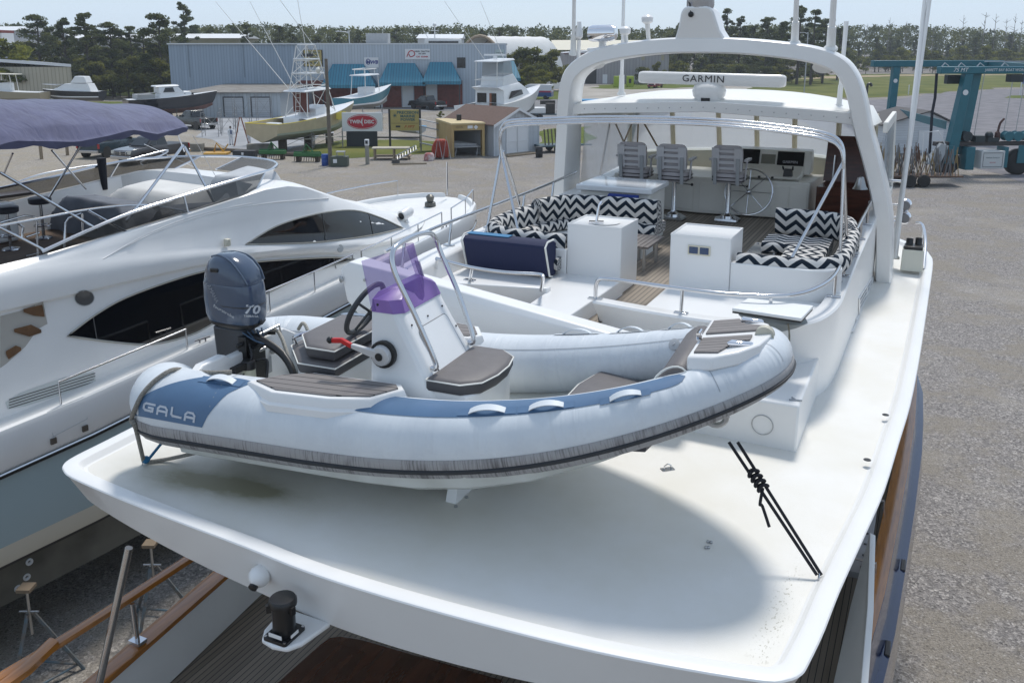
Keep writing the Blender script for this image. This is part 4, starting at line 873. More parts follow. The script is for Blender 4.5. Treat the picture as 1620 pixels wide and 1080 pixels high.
# ================================================================ raycast helpers: lay a thin skin on an existing surface
from mathutils.geometry import delaunay_2d_cdt
def bvh_of(*obs):
    V=[];Fc=[]
    for o in obs:
        b=len(V); mw=o.matrix_world; V+=[mw@v.co for v in o.data.vertices]; Fc+=[[b+i for i in p.vertices] for p in o.data.polygons]
    return BVHTree.FromPolygons(V,Fc)
CAMP=Vector((0,0,H))
def hit(bvh,px,py,off=.004):
    d=ray(px,py).normalized(); h=bvh.ray_cast(CAMP,d)
    if h[0] is None:
        best=None
        for k in range(40):
            q=bvh.find_nearest(CAMP+d*(3+k*.4))
            if q[0] is not None and (best is None or q[3]<best[3]): best=q
        h=best
    n=h[1]; n=n if n.dot(d)<0 else -n
    return h[0]+n*off
def skin(bvh,poly,off=.004,step=12,mb=None):
    "polygon in picture coordinates laid on the surface it falls on"
    mb=mb or MB(); pts=[]
    for i,p in enumerate(poly):
        q=poly[(i+1)%len(poly)]; n=max(1,int(math.hypot(q[0]-p[0],q[1]-p[1])/step))
        for k in range(n): pts.append((lerp(p[0],q[0],k/n),lerp(p[1],q[1],k/n)))
    nb=len(pts); xs=[p[0] for p in pts]; ys=[p[1] for p in pts]
    def inside(x,y):
        c=False
        for i in range(nb):
            a=pts[i];b=pts[i-1]
            if (a[1]>y)!=(b[1]>y) and x<(b[0]-a[0])*(y-a[1])/(b[1]-a[1])+a[0]: c=not c
        return c
    x=min(xs)+step/2
    while x<max(xs):
        y=min(ys)+step/2
        while y<max(ys):
            if inside(x,y): pts.append((x+.01*len(pts)%.3,y))
            y+=step
        x+=step
    r=delaunay_2d_cdt([Vector(p) for p in pts],[(i,(i+1)%nb) for i in range(nb)],[],1,.01)
    H3=[hit(bvh,v.x,v.y,off) for v in r[0]]; m={}
    for f in r[2]:
        if all(H3[i] is not None for i in f):
            for i in f:
                if i not in m: m[i]=len(mb.v); mb.v.append(H3[i])
            mb.F([m[i] for i in f])
    return mb
def cm(pts,n=5): return [(p.x,p.y) for p in bez([(a,b,0) for a,b in pts],n)]
# engine room grille on the starboard flybridge side
bpy_update(); bco=bvh_of([o for o in YR.children if o.name.startswith('flybridge_coaming')][0])
gq=[(1358,472),(1382,434),(1382,470),(1359,526)]
gr_=skin(bco,gq,.004,8).build('vent_grille',mat('vent_dark',(.22,.225,.23),.5),YR)
def gpt(a,b): x=lerp(gq[0][0],gq[1][0],a); return (x,lerp(lerp(gq[0][1],gq[1][1],a),lerp(gq[3][1],gq[2][1],a),b))
mb=MB()
for k in range(9): mb.tube([hit(bco,*gpt(i/6,k/8),.008) for i in range(7)],.010,4)
for a in(0,.5,1): mb.tube([hit(bco,*gpt(a,i/4),.010) for i in range(5)],.012,4)
mb.build('vent_slat',GEL,gr_)
# ================================================================ rigid inflatable boat on the boat deck
RX=(5.373,-3.226,.048,-2.629); rs_,rc_=math.sin(RX[2]),math.cos(RX[2])
def RT(x,y,z):
    u=RX[0]+(x-2.2)*rs_+y*rc_; v=RX[1]+(x-2.2)*rc_-y*rs_
    return Y(u,v,RX[3]+z)
def RTT(x,y,z):
    a=.046; u=5.476+(x-2.2)*math.sin(a)+y*math.cos(a); v=-3.148+(x-2.2)*math.cos(a)-y*math.sin(a)
    return Y(u,v,-2.594+z+.048*(x-2.2))
RL,RBm,RXS,RE,RRI=4.504,.746,2.404,2.247,.54
def rad(x): return interp(x,[1.6,3.0,4.5],[.285,.238,.155])
def stk(x): return interp(x,[.5,2.2,3.4,4.5],[-26,-27,-25,-18])
def rise(x): return RRI*max(0,min(1.05,(x-RXS+.5)/(RL-RXS+.5)))**2
def cl(t):
    "tube centre line, t in -1..1: starboard stern, bow, port stern"
    s=-1 if t<0 else 1; a=1-abs(t)
    if a<.06: q=(.06-a)/.06*R(78); return Vector((.34-.36*math.sin(q),s*(RBm-.30*(1-math.cos(q))),0))
    if a<.42: x=lerp(.34,RXS,(a-.06)/.36); return Vector((x,s*RBm,rise(x)))
    th=(a-.42)/.58*PI/2; x=RXS+(RL-RXS)*math.sin(th)**(2/RE); y=s*RBm*max(0,math.cos(th))**(2/RE); return Vector((x,y,rise(x)))
def tubept(t,phi,off=0.):
    p=cl(t); d=(cl(min(t+.004,1))-cl(max(t-.004,-1))); d.normalize(); out=Vector((d.y,-d.x,0)).normalized()   # outward: from starboard (y<0) walking to the bow
    up=out.cross(d); up=up if up.z>0 else -up
    e=(1-abs(t)); rr=rad(p.x)
    if e<.018: k=1-e/.018; rr=rr*math.sqrt(max(0,1-k*k*.98))
    return p+(out*math.cos(phi)+up*math.sin(phi))*(rr+off)
RIB=thing('inflatable_dinghy','pale grey rigid inflatable dinghy with an outboard lashed across the white boat deck','dinghy',RT(2.2,0,-.6),math.atan2((RT(1,0,0)-RT(0,0,0)).y,(RT(1,0,0)-RT(0,0,0)).x))
def pvc(name,col,col2,bumps=.6):
    m,nt,b=newmat(name); L=nt.links; b.inputs['Roughness'].default_value=.42; b.inputs['Specular IOR Level'].default_value=.35
    t=_n(nt,'ShaderNodeTexCoord'); n1=_n(nt,'ShaderNodeTexNoise'); n1.inputs['Scale'].default_value=2.2; n1.inputs['Detail'].default_value=8; n1.inputs['Roughness'].default_value=.65; L.new(t.outputs['Object'],n1.inputs['Vector'])
    rp=_n(nt,'ShaderNodeValToRGB'); rp.color_ramp.elements[0].position=.3; rp.color_ramp.elements[0].color=(*col2,1); rp.color_ramp.elements[1].position=.6; rp.color_ramp.elements[1].color=(*col,1); L.new(n1.outputs['Fac'],rp.inputs[0]); L.new(rp.outputs[0],b.inputs['Base Color'])
    mp=_n(nt,'ShaderNodeMapping'); mp.inputs['Scale'].default_value=(3.6,1.5,1.2); mp.inputs['Rotation'].default_value=(0,0,.0); L.new(t.outputs['UV'],mp.inputs[0])
    n2=_n(nt,'ShaderNodeTexNoise'); n2.inputs['Scale'].default_value=1.7; n2.inputs['Detail'].default_value=3; n2.inputs['Distortion'].default_value=.6; L.new(mp.outputs[0],n2.inputs['Vector'])
    bp=_n(nt,'ShaderNodeBump'); bp.inputs['Strength'].default_value=bumps; bp.inputs['Distance'].default_value=.05; L.new(n2.outputs['Fac'],bp.inputs['Height']); L.new(bp.outputs[0],b.inputs['Normal']); return m
PVC=pvc('pale_grey_pvc',(.66,.70,.73),(.57,.61,.65)); PVCB=mat('blue_grey_pvc',(.085,.165,.285),.45,var=.12,vscale=3,bump=.08,bscale=10)
TS=[-1,-.9985,-.995,-.99,-.985,-.98]+[-.97+.97*k/80 for k in range(80)]; TS=TS+[0]+[-t for t in TS[::-1]]
mb=MB(RTT); NP=28
mb.loft([[tubept(t,2*PI*k/NP) for k in range(NP)] for t in TS],uv=True); tube=mb.build('tube',PVC,RIB,smooth=80)
# light wear and rubbing strake round the outside
def strakemat():
    m,nt,b=newmat('scuffed_strake'); L=nt.links; b.inputs['Roughness'].default_value=.7
    t=_n(nt,'ShaderNodeTexCoord'); mp=_n(nt,'ShaderNodeMapping'); mp.inputs['Scale'].default_value=(60.,3.,1.); L.new(t.outputs['UV'],mp.inputs[0])
    n1=_n(nt,'ShaderNodeTexNoise'); n1.inputs['Scale'].default_value=1.2; n1.inputs['Detail'].default_value=4; L.new(mp.outputs[0],n1.inputs['Vector'])
    n2=_n(nt,'ShaderNodeTexNoise'); n2.inputs['Scale'].default_value=2.5; n2.inputs['Detail'].default_value=5; L.new(t.outputs['Object'],n2.inputs['Vector'])
    f=math_node(nt,'MULTIPLY',n1.outputs['Fac'],n2.outputs['Fac']); rp=_n(nt,'ShaderNodeValToRGB'); e=rp.color_ramp.elements; e[0].position=.14; e[0].color=(.13,.125,.125,1); e[1].position=.27; e[1].color=(.34,.335,.335,1); L.new(f,rp.inputs[0]); L.new(rp.outputs[0],b.inputs['Base Color']); return m
ST=[t for t in TS if abs(t)<.986]
mb=MB(RTT); mb.loft([[tubept(t,R(a+stk(cl(t).x)),o) for a,o in((16,.001),(13,.010),(4,.02),(-4,.024),(-14,.032),(-24,.024),(-28,.001))] for t in ST],closed=False,uv=True); strake=mb.build('rubbing_strake',strakemat(),RIB,smooth=60)
mb=MB(RTT); mb.loft([[tubept(t,R(a+stk(cl(t).x)),o) for a,o in((1.5,.019),(1,.034),(-4,.036),(-4.5,.022))] for t in ST],closed=False); mb.build('strake_insert',mat('dark_insert',(.025,.028,.033),.6),strake,smooth=50)
bpy_update(); bt=bvh_of(tube)
# blue panels
pan=[(tt,ph) for tt,ph in []]
def tx(x): # t of starboard side for a given x on the straight run or bow
    lo,hi=-1.,0.
    for _ in range(40):
        m=(lo+hi)/2
        if cl(m).x<x: lo=m
        else: hi=m
    return lo
t0,t1=tx(1.75),tx(4.12)
mb=MB(RTT)
def bp1(i,j):
    t=lerp(t0,t1,i); a0=lerp(54,58,i); a1=lerp(100,92,i); mid=(a0+a1)/2; w=(a1-a0)/2*(1-max(0,(i-.93)/.07)**2)**.5 if i>.93 else (a1-a0)/2
    return tubept(t,R(mid+(2*j-1)*w),.003)
mb.grid(bp1,60,8); mb.build('blue_panel',PVCB,RIB,smooth=60)
poly=cm([(210,656),(226,628),(262,610),(300,600),(340,595),(380,599),(400,604)])+cm([(396,607),(362,622),(343,640),(329,658),(320,676)])[1:]
mb=skin(bt,poly,.003,7); mb.build('blue_panel',PVCB,RIB,smooth=60)
# maker's lettering built from strokes on the blue panel
def stroke_letters(word,o,ex,ey,mapp,w=.17):
    G={'G':[[(1,.86),(.25,.86),(.08,.7),(.08,.3),(.25,.14),(.86,.14),(.86,.46),(.5,.46)]],'A':[[(.08,0),(.08,.6),(.25,.86),(.70,.86),(.88,.6),(.88,0)],[(.08,.36),(.88,.36)]],'L':[[(.08,1),(.08,.3),(.22,.14),(.95,.14)]]}
    mb=MB(); x0=0
    for ch in word:
        for st in G[ch]:
            for a,b in zip(st,st[1:]):
                A=Vector((a[0],a[1]*.72,0));B=Vector((b[0],b[1]*.72,0)); d=(B-A).normalized(); n=Vector((-d.y,d.x,0))*w/2; A=A-d*w*.35;B=B+d*w*.35
                q=[mapp(o[0]+ex[0]*(x0+p.x)+ey[0]*p.y,o[1]+ex[1]*(x0+p.x)+ey[1]*p.y) for p in(A-n,B-n,B+n,A+n)]
                if all(q): mb.poly(q)
        x0+=1.22
    return mb
b2=bvh_of(tube)
stroke_letters('GALA',(226.5,649),(17.8,3.9),(3.2,-20.),lambda x,y:hit(b2,x,y,.007)).build('lettering',mat('lettering_grey',(.52,.56,.62),.5),RIB,smooth=0)
# seams
SEAM=mat('seam_grey',(.30,.33,.36),.6)
mb=MB(RTT)
for t in(-.86,-.2,-.055,.05,.2,.86):
    mb.loft([[tubept(t+dt,R(a),.0015) for dt in(-.0006,.0006)] for a in range(18,165,7)],closed=False)
mb.build('seam',SEAM,RIB)
mb=MB(RTT)
for i in range(0,100):
    t=.15+.8*i/100; 
mb.loft([[tubept(.1+.85*i/90,R(a),.0015) for a in(131,132.5)] for i in range(91)],closed=False); mb.build('seam',SEAM,RIB)
# hull, floor, transom
HULL=mat('dinghy_hull',(.60,.62,.59),.45,col2=(.46,.47,.43),vscale=2.5,detail=8)
mb=MB(RTT); rings=[]
for x in (.45,.8,1.2,1.6,2.,2.4,2.8,3.2,3.6,3.9,4.15,4.32):
    k=max(0,(x-2.2)/2.2); hb=.95*(1-k**3.2)+.02; zr=rise(x); zc=-.17+zr*.97; zk=-.50+.80*k**2.4; zch=lerp(zk,zc,.50+.30*k)
    rings.append([(x,-hb,zc),(x,-hb*.97,lerp(zch,zc,.4)),(x,-hb*.86,zch),(x,-hb*.42,lerp(zk,zch,.42)),(x,0,zk),(x,hb*.42,lerp(zk,zch,.42)),(x,hb*.86,zch),(x,hb*.97,lerp(zch,zc,.4)),(x,hb,zc)])
mb.loft(rings); mb.build('hull',HULL,RIB,smooth=35)
mb=MB(RTT); fr=[]
for x in (.45,1.,2.,2.6,3.0,3.2): fr.append([(x,-.56*(1-max(0,(x-2.2)/2.2)**2.6),-.235),(x,.56*(1-max(0,(x-2.2)/2.2)**2.6),-.235)])
mb.loft(fr,closed=False); mb.build('floor',GELM,RIB)
FT=stripemat('grey_boat_teak',(.20,.18,.165),(.012,.012,.012),.06,.008,axis=0,rough=.7,var=.15)
FTX=stripemat('grey_boat_teak_step',(.19,.175,.17),(.012,.012,.012),.078,.009,axis=1,rough=.7,var=.12)
mb=MB(RT)
for pl_ in([(2.75,-.30),(2.95,-.28),(3.02,-.1),(3.02,.2),(2.95,.42),(2.75,.45)],[(1.65,-.40),(1.88,-.40),(1.88,.5),(1.65,.5)]):
    mb.prism(pl_,-.232,-.224)
mb.build('floor_mat',FT,RIB)
mb=MB(RT); tr=[(-.58,-.42),(-.74,.10),(-.5,.24),(-.25,.24),(-.2,.20),(.2,.20),(.25,.24),(.5,.24),(.74,.10),(.58,-.42)]
mb.loft([[(x+.1*(z)*-.5,y,z) for y,z in tr] for x in(.42,.50)]); mb.build('transom',GEL,RIB,bevel=.012)
mb=MB(RT)
for y in(-.42,.42): mb.lathe(RT(.52,y,.12),[(.03,-.02),(.03,.012),(.02,.02),(.001,.022)],10,ax=Y(1,0,0)-Y(0,0,0)) if False else None
for y in(-.45,-.12,.3): mb.ball((.515,y,.1),.028,10,6)
mb.build('transom_bolt',GREYW,RIB)
# console
CON=mat('console_white',(.78,.79,.79),.3,var=.04)
def csec(z,xa,xf,hw,c=.05): return [(xa,-hw,z),(xf-c,-hw,z),(xf,-hw+c,z),(xf,hw-c,z),(xf-c,hw,z),(xa,hw,z)]
mb=MB(RT); mb.loft([csec(-.235,1.90,2.52,.40),csec(.15,1.90,2.50,.385),csec(.30,1.90,2.42,.37),csec(.60,1.90,2.24,.345),csec(.80,1.90,2.13,.33)]); con=mb.build('console',CON,RIB,bevel=.018,seg=3)
mb=MB(RT); mb.loft([[(2.4,y,z) for y,z in [(-.36,-.235),(.36,-.235),(.36,.28),(-.36,.28)]],[(2.66,y,z) for y,z in [(-.34,-.235),(.34,-.235),(.36,.28),(-.36,.28)]],[(2.72,y,z) for y,z in [(-.25,-.235),(.25,-.235),(.27,.28),(-.27,.28)]]]); mb.build('seat_box',CON,con,bevel=.015)
CUSH=mat('grey_vinyl_cushion',(.135,.125,.125),.55,var=.1,vscale=10,bump=.08,bscale=50); CUSHS=mat('charcoal_vinyl',(.05,.05,.056),.55); PIP=mat('white_piping',(.7,.7,.66),.6)
def cushion(poly,z0,z1,name,par=None,top=CUSH):
    mb=MB(RT); n=len(poly); c=[sum(p[k] for p in poly)/n for k in(0,1)]; ins=offset_poly(poly,.03)
    mb.loft([[(*p,z0) for p in offset_poly(poly,.01)],[(*p,z0+.02) for p in poly],[(*p,z1-.012) for p in poly]],cap1=False); mb.cur=1
    mb.loft([[(*p,z1-.012) for p in poly],[(*p,z1+.004) for p in offset_poly(poly,.012)],[(*p,z1+.012) for p in ins],[(lerp(p[0],c[0],.5),lerp(p[1],c[1],.5),z1+.022) for p in ins]],cap0=False)
    o=mb.build(name,[CUSHS,top],par or RIB,smooth=50)
    mb=MB(RT); mb.tube([(*p,z1-.010) for p in offset_poly(poly,-.004)],.006,6,closed=True); mb.build('piping',PIP,o); return o
def rp2(x0,y0,x1,y1,r=.05): return rrect(x0,y0,x1,y1,r,3)
cushion([(2.36,-.38),(2.62,-.38),(2.74,-.28),(2.78,-.1),(2.78,.1),(2.74,.28),(2.62,.38),(2.36,.38)],.28,.37,'seat_cushion')
# purple screen and dash
PUR=glassmat('purple_acrylic',(.30,.18,.52),.34,.05); PURS=mat('purple_moulding',(.25,.14,.42),.3,var=.12,vscale=6)
mb=MB(RT); mb.loft([csec(.79,1.91,2.145,.335,.06),csec(.88,1.91,2.11,.325,.07),[(1.93,-.27,.925),(2.0,-.2,.945),(2.05,-.12,.95),(2.05,.12,.95),(2.0,.2,.945),(1.93,.27,.925)]]); dsh=mb.build('dash_moulding',PURS,con,smooth=25)
mb=MB(RT)
def scr_(i,j):
    a=lerp(-1,1,i); y=.355*a*(1-.13*j); x=2.14-.22*a*a*(1.)-.10*j; return (x,y,lerp(.80,1.215-.07*a*a,j))
mb.grid(scr_,16,6); mb.build('windscreen',PUR,con,smooth=60)
mb=MB(RT)
for y in(-.30,-.16,.16,.30): mb.ball(Vector(scr_((y/.33+1)/2,.12))+Vector((.008,0,0)),.016,8,6)
mb.build('screen_stud',BLACK,con)
p=[scr_(a,b) for a,b in((.84,.22),(.97,.22),(.97,.62),(.84,.62))]; mb=MB(RT); mb.slab([Vector(q)+Vector((.012,.01,0)) for q in p],(.004,.003,0)); st=mb.build('sticker',mat('sticker_white',(.75,.76,.72),.5),con)
p2=[scr_(a,b) for a,b in((.88,.34),(.93,.34),(.93,.52),(.88,.52))]; mb=MB(RT); mb.poly([Vector(q)+Vector((.02,.0145,0)) for q in p2]); mb.build('sticker_mark',mat('sticker_ochre',(.45,.33,.04),.6),st)
# hatch on the console front, stainless hoop
mb=MB(RT)
def cf(y,z,o=.0): return (interp(z,[.15,.30,.60,.80],[2.50,2.42,2.24,2.13])+o,y,z+o*.4)
pl_=rrect(-.22,.33,.22,.66,.04,3)
mb.loft([[cf(y,z,-.004) for y,z in pl_],[cf(y,z,.006) for y,z in pl_]]); mb.build('console_hatch',CON,con,bevel=.003)
mb=MB(RT); mb.tube([cf(y,z,.004) for y,z in pl_],.0035,4,closed=True); mb.build('hatch_gap',mat('gap_grey',(.2,.2,.2),.8),con)
mb=MB(RT)
for y,z in((-.26,.70),(.22,.71),(-.27,.30),(.26,.34),(-.02,.70),(.27,.55)): mb.ball(cf(y,z,.004),.008,6,4)
mb.build('hatch_screw',BLACK,con)
hp=[(2.36,-.30,.42),(2.40,-.31,.46),(2.26,-.335,.80),(2.12,-.345,1.08),(2.08,-.32,1.21),(2.07,-.23,1.265),(2.07,0,1.285),(2.07,.23,1.265),(2.08,.32,1.21),(2.12,.345,1.08),(2.26,.335,.80),(2.40,.31,.46),(2.36,.30,.42)]
mb=MB(RT); mb.tube(bez(hp,6),.019,10); mb.build('screen_hoop',STEEL,con)
mb=MB(RT); c=Vector((1.72,-.02,.66)); a1=Vector((0,1,0)); a2=Vector((.45,0,.9)).normalized()
c=Vector((1.66,-.03,.70))
mb.tube([c+(a1*math.cos(t)+a2*math.sin(t))*.215 for t in [2*PI*k/32 for k in range(32)]],.021,8,closed=True)
for k in range(3): a=2*PI*k/3+.5; mb.tube([c+Vector((.04,0,-.02)),c+(a1*math.cos(a)+a2*math.sin(a))*.195],.011,6)
mb.tube([c+Vector((.04,0,-.02)),c+Vector((.17,0,-.06))],.03,8); mb.build('steering_wheel',mat('wheel_grey',(.035,.04,.045),.5),con)
mb=MB(RT); mb.lathe((2.02,-.36,.50),[(.001,.0),(.10,.0),(.10,.035),(.001,.04)],18,ax=Vector((0,-1,0))); mb.build('throttle_mount',BLACK,con)
mb=MB(RT); mb.lathe((2.02,-.395,.50),[(.001,.0),(.078,.0),(.07,.04),(.001,.05)],18,ax=Vector((0,-1,0))); mb.loft([[(lerp(2.02,1.80,k),-.42-.02*k+dy,lerp(.50,.555,k)+dz) for dy,dz in((-.018,-.035*(1-k*.55)),(.018,-.035*(1-k*.55)),(.018,.035*(1-k*.55)),(-.018,.035*(1-k*.55)))] for k in(0,.4,1)]); th=mb.build('throttle_lever',mat('cast_alloy',(.55,.55,.55),.4,.3),con,bevel=.006)
mb=MB(RT); mb.loft([[(lerp(1.80,1.64,k),-.445+dy,lerp(.555,.575,k)+dz+.02*math.sin(k*PI)) for dy,dz in((-.016,-.018),(.016,-.018),(.016,.018),(-.016,.018))] for k in(0,.5,1)]); mb.build('red_grip',mat('red_plastic',(.5,.01,.012),.35),th,bevel=.006)
mb=MB(RT); mb.ball((1.62,-.445,.575),.026,10,6); mb.lathe((2.02,-.445,.50),[(.03,0),(.028,.004),(.001,.006)],12,ax=Vector((0,-1,0))); mb.build('grip_end',BLACK,th)
# aft bench
ben=[(1.02,.42),(1.02,-.10),(1.30,-.40),(1.62,-.40),(1.62,.42)]
mb=MB(RT); mb.prism([(1.05,.38),(1.05,-.08),(1.31,-.36),(1.60,-.36),(1.60,.38)],-.235,.27); mb.build('bench_box',CON,RIB,bevel=.02)
cushion(ben,.265,.35,'bench_cushion')
cushion([(1.16,.40),(1.16,-.14),(1.36,-.37),(1.60,-.37),(1.60,.40)],.385,.47,'bench_backrest')
mb=MB(RT); mb.tube(bez([(1.10,-.08,.30),(1.06,-.12,.40),(1.10,-.1,.44),(1.2,.2,.44)],5),.014,8); mb.tube(bez([(1.1,.4,.35),(1.15,.42,.46),(1.4,.42,.48)],5),.014,8); mb.build('bench_rail',STEEL,RIB)
mb=MB(RT); mb.b2((1.48,-.372,-.02),(1.58,-.362,.14)); 
mb.build('bench_vent',GELM,RIB,bevel=.01)
mb=MB(RT)
for k in range(5): mb.b2((1.495,-.3755,.0+k*.026),(1.565,-.3715,.010+k*.026))
mb.build('vent_slot',GREYW,RIB)
# bow: seat pad, roll, step plate, roller, cleats
cushion([(3.32,-.62),(3.95,-.45),(4.02,0),(3.95,.45),(3.32,.62),(3.25,.3),(3.25,-.3)],.14,.22,'bow_cushion')
mb=MB(RT); rings=[]
for k,s in((-.40,.5),(-.38,.85),(-.34,1.),(.46,1.),(.50,.85),(.52,.5)): rings.append([(4.09-.12*abs(k)**2+.085*s*math.cos(t)*1.15+.05*math.sin(t),k,.60+.125*s*math.sin(t)) for t in [2*PI*q/16 for q in range(16)]])
mb.loft(rings); bk=mb.build('bow_backrest',CUSH,RIB,smooth=50)
mb=MB(RT); mb.tube([(4.09-.12*.2+.09*math.cos(t)*1.1+.05*math.sin(t),-.395,.60+.115*math.sin(t)) for t in [2*PI*q/20 for q in range(20)]],.007,6,closed=True); mb.build('piping',PIP,bk)
PL=[(4.16,-.34),(4.32,-.38),(4.46,-.31),(4.57,-.18),(4.62,0.04),(4.57,.26),(4.46,.40),(4.32,.47),(4.16,.45)]
mb=MB(RT); mb.loft([[(x-.0,y*1.08,z-.02) for x,y in PL for z in[.70+.20*(x-4.12)]],[(x,y*1.04,z) for x,y in PL for z in[.733+.20*(x-4.12)]],[(x,y,z) for x,y in PL for z in[.763+.20*(x-4.12)]]]); pltt=mb.build('bow_step',GEL,RIB,bevel=.012)
def pz(x): return .765+.20*(x-4.12)
def bowpad(pts):
    mb=MB(RT); mb.loft([[(x,y,pz(x)) for x,y in pts],[(x,y,pz(x)+.010) for x,y in pts]]); return mb
FTB=stripemat('grey_boat_teak_bow',(.20,.185,.18),(.012,.012,.012),.058,.007,axis=1,rough=.7,var=.12)
for pts in([(4.19,-.29),(4.34,-.32),(4.38,-.22),(4.40,-.14),(4.50,-.10),(4.50,0.),(4.19,0.)],[(4.19,.10),(4.54,.10),(4.54,.20),(4.42,.26),(4.36,.40),(4.19,.40)]): bowpad(pts).build('step_pad',FTB,pltt)
mb=MB(RT); mb.lathe((4.57,.02,.84),[(.001,0),(.06,0),(.05,.03),(.06,.06),(.001,.06)],16,ax=Vector((0,1,0))); mb.build('bow_roller',mat('roller_cream',(.5,.48,.40),.5),pltt)
for y in(-.20,.33):
    mb=MB(RT); mb.loft([[(4.45+dx,y+dy*(1 if y<0 else -1),pz(4.44)+z) for dx,dy in((-.075,-.03),(.075,.0),(.085,.035),(-.06,.03))] for z in(.0,.03)]); mb.build('bow_cleat',CHROME,pltt,bevel=.012)
mb=MB(RT); mb.tube([(4.17,-.02,pz(4.17)),(4.17,-.02,pz(4.17)+.05)],.018,8); mb.tube([(4.17,-.06,pz(4.17)+.05),(4.17,.03,pz(4.17)+.05)],.014,8); mb.build('bow_bitt',CHROME,pltt)
# side step pads
for sg in(-1,1):
    pts=[(1.05,-.82),(1.18,-.64),(1.35,-.55),(2.0,-.58),(2.06,-.66),(1.95,-.86),(1.7,-.93),(1.3,-.94)]
    pts=[(1.05+(x-1.05)*1.13-.02,sg*-(y+.02)) for x,y in pts]
    q=lambda d,z:[(*p,z) for p in offset_poly(pts,d)]
    mb=MB(RTT); mb.loft([q(-.06,.17),q(-.055,.215),q(-.035,.232),q(-.022,.285),q(-.014,.295),q(.012,.297)]); spd=mb.build('side_step',GEL,RIB,smooth=35)
    mb=MB(RTT); mb.loft([q(.02,.296),q(.02,.307)]); mb.build('step_pad',FTX,spd)
# grab handles, valves
def handle(t,phi,sg=1):
    mb=MB(RTT); rings=[]
    for k in range(9):
        a=k/8; tt=t+(a-.5)*.042; h=.004+.036*math.sin(PI*a)**.8
        rings.append([tubept(tt,R(phi+d),h+e) for d,e in((-5,0),(5,0),(5,.007),(-5,.007))])
    mb.loft(rings); o=mb.build('grab_handle',mat('handle_grey',(.66,.70,.73),.5),RIB,smooth=50)
    mb=MB(RTT); mb.loft([[tubept(t+(k-.5)*.068,R(phi+d),.0065) for d in(-7,7)] for k in(0,.25,.5,.75,1)],closed=False); mb.build('handle_patch',PVCB if t<0 else PVC,o)
for px,py in((772,650),(870,643),(985,628)):
    h=hit(bt,px,py,0); 
    best=min(((tubept(t,R(ph),0),t,ph) for t in [-.9+.9*k/90 for k in range(90)] for ph in range(40,110,5)),key=lambda q:(RTT(*q[0])-h).length); handle(best[1],best[2])
h=hit(bt,349,604,0); best=min(((tubept(t,R(ph),0),t,ph) for t in [-1+.3*k/60 for k in range(60)] for ph in range(40,130,5)),key=lambda q:(RTT(*q[0])-h).length); handle(best[1],best[2])
for x in(3.0,3.45,3.85): handle(-tx(x),80)
for px,py in((1067,545),):
    h=hit(bt,px,py,0.); h2=hit(bt,px,py,.02); mb=MB(); n=(h2-h).normalized(); mb.lathe(h,[(.045,.0),(.045,.008),(.03,.012),(.012,.012),(.01,.02),(.001,.02)],18,ax=n); mb.build('air_valve',mat('valve_grey',(.45,.46,.47),.4),RIB)
# outboard engine
ENG=mat('outboard_blue_grey',(.052,.078,.125),.16,var=.1,vscale=2,coat=.5); ENGD=mat('outboard_dark',(.030,.036,.046),.3)
def esec(z,xa,xf,hw,sq=.62):
    o=[]
    for k in range(28):
        a=2*PI*k/28; c,s=math.cos(a),math.sin(a); o.append(((xa+xf)/2+(xf-xa)/2*math.copysign(abs(c)**sq,c),hw*math.copysign(abs(s)**sq,s)*(1-.16*(c<0)*abs(c)),z))
    return o
ME=lambda x,y,z:RT(.37+.80*(x-.2)+.0,.80*y+.05,.385+.95*(z-.42))
mb=MB(ME); mb.loft([esec(.42,-.02,.44,.135),esec(.46,-.09,.49,.175),esec(.53,-.12,.51,.195),esec(.64,-.13,.515,.205)]); 
eng=mb.build('outboard_engine',ENGD,RIB,smooth=50)
mb=MB(ME); mb.loft([esec(.462,-.092,.492,.177),esec(.53,-.125,.513,.198),esec(.66,-.135,.515,.206),esec(.80,-.13,.495,.203),esec(.815,-.127,.49,.199)]); mb.build('cowling',ENG,eng,smooth=50)
mb=MB(ME); mb.loft([esec(.81,-.12,.482,.194),esec(.83,-.122,.485,.196),esec(.92,-.10,.45,.185),esec(.99,-.055,.38,.165),esec(1.035,.0,.30,.135),esec(1.06,.06,.22,.08)]); top=mb.build('cowling_top',ENG,eng,smooth=55)
mb=MB(ME)
for y in(-1,1): mb.tube(bez([(.47,y*.13,.83),(.40,y*.15,.93),(.28,y*.14,1.02),(.12,y*.10,1.052),(.0,y*.08,1.03)],6),.010,6)
mb.build('cowling_ridge',ENG,top)
mb=MB(ME); mb.b2((.06,-.197,.92),(.16,-.165,.955)); mb.build('air_intake',BLACK,top,bevel=.01)
mb=MB(ME); mb.b2((.505,-.025,.455),(.518,.015,.50)); mb.build('latch',BLACK,eng,bevel=.006)
mb=MB(ME); mb.loft([[(x,y*1.0,z) for x,y,z in esec(z0,xa,xf,hw)] for z0,xa,xf,hw in((.44,-.075,.475,.168),(.465,-.10,.497,.186),(.475,-.10,.497,.186))]); mb.build('rubber_skirt',BLACK,eng,smooth=50)
be=bvh_of(bpy.data.objects['cowling'])
def txt_on(bvh,s,px,py,size,ex,ey,m,name,par,off=.004,**k):
    mb=text_mb(s,size,lambda x,y:(hit(bvh,px+ex[0]*x+ey[0]*y,py+ex[1]*x+ey[1]*y,off) or Vector((0,0,-5))),**k); return mb.build(name,m,par,smooth=0)
LET=mat('silver_lettering',(.55,.57,.60),.4)
txt_on(be,'70',398,490,19,(1,.05),(0,-1),LET,'power_number',eng,bold=.6,sx=1.25,shear=.2)
txt_on(be,'YAMAHA',397,500,5.,(1,.05),(0,-1),LET,'lettering',eng,bold=.1,sx=1.1)
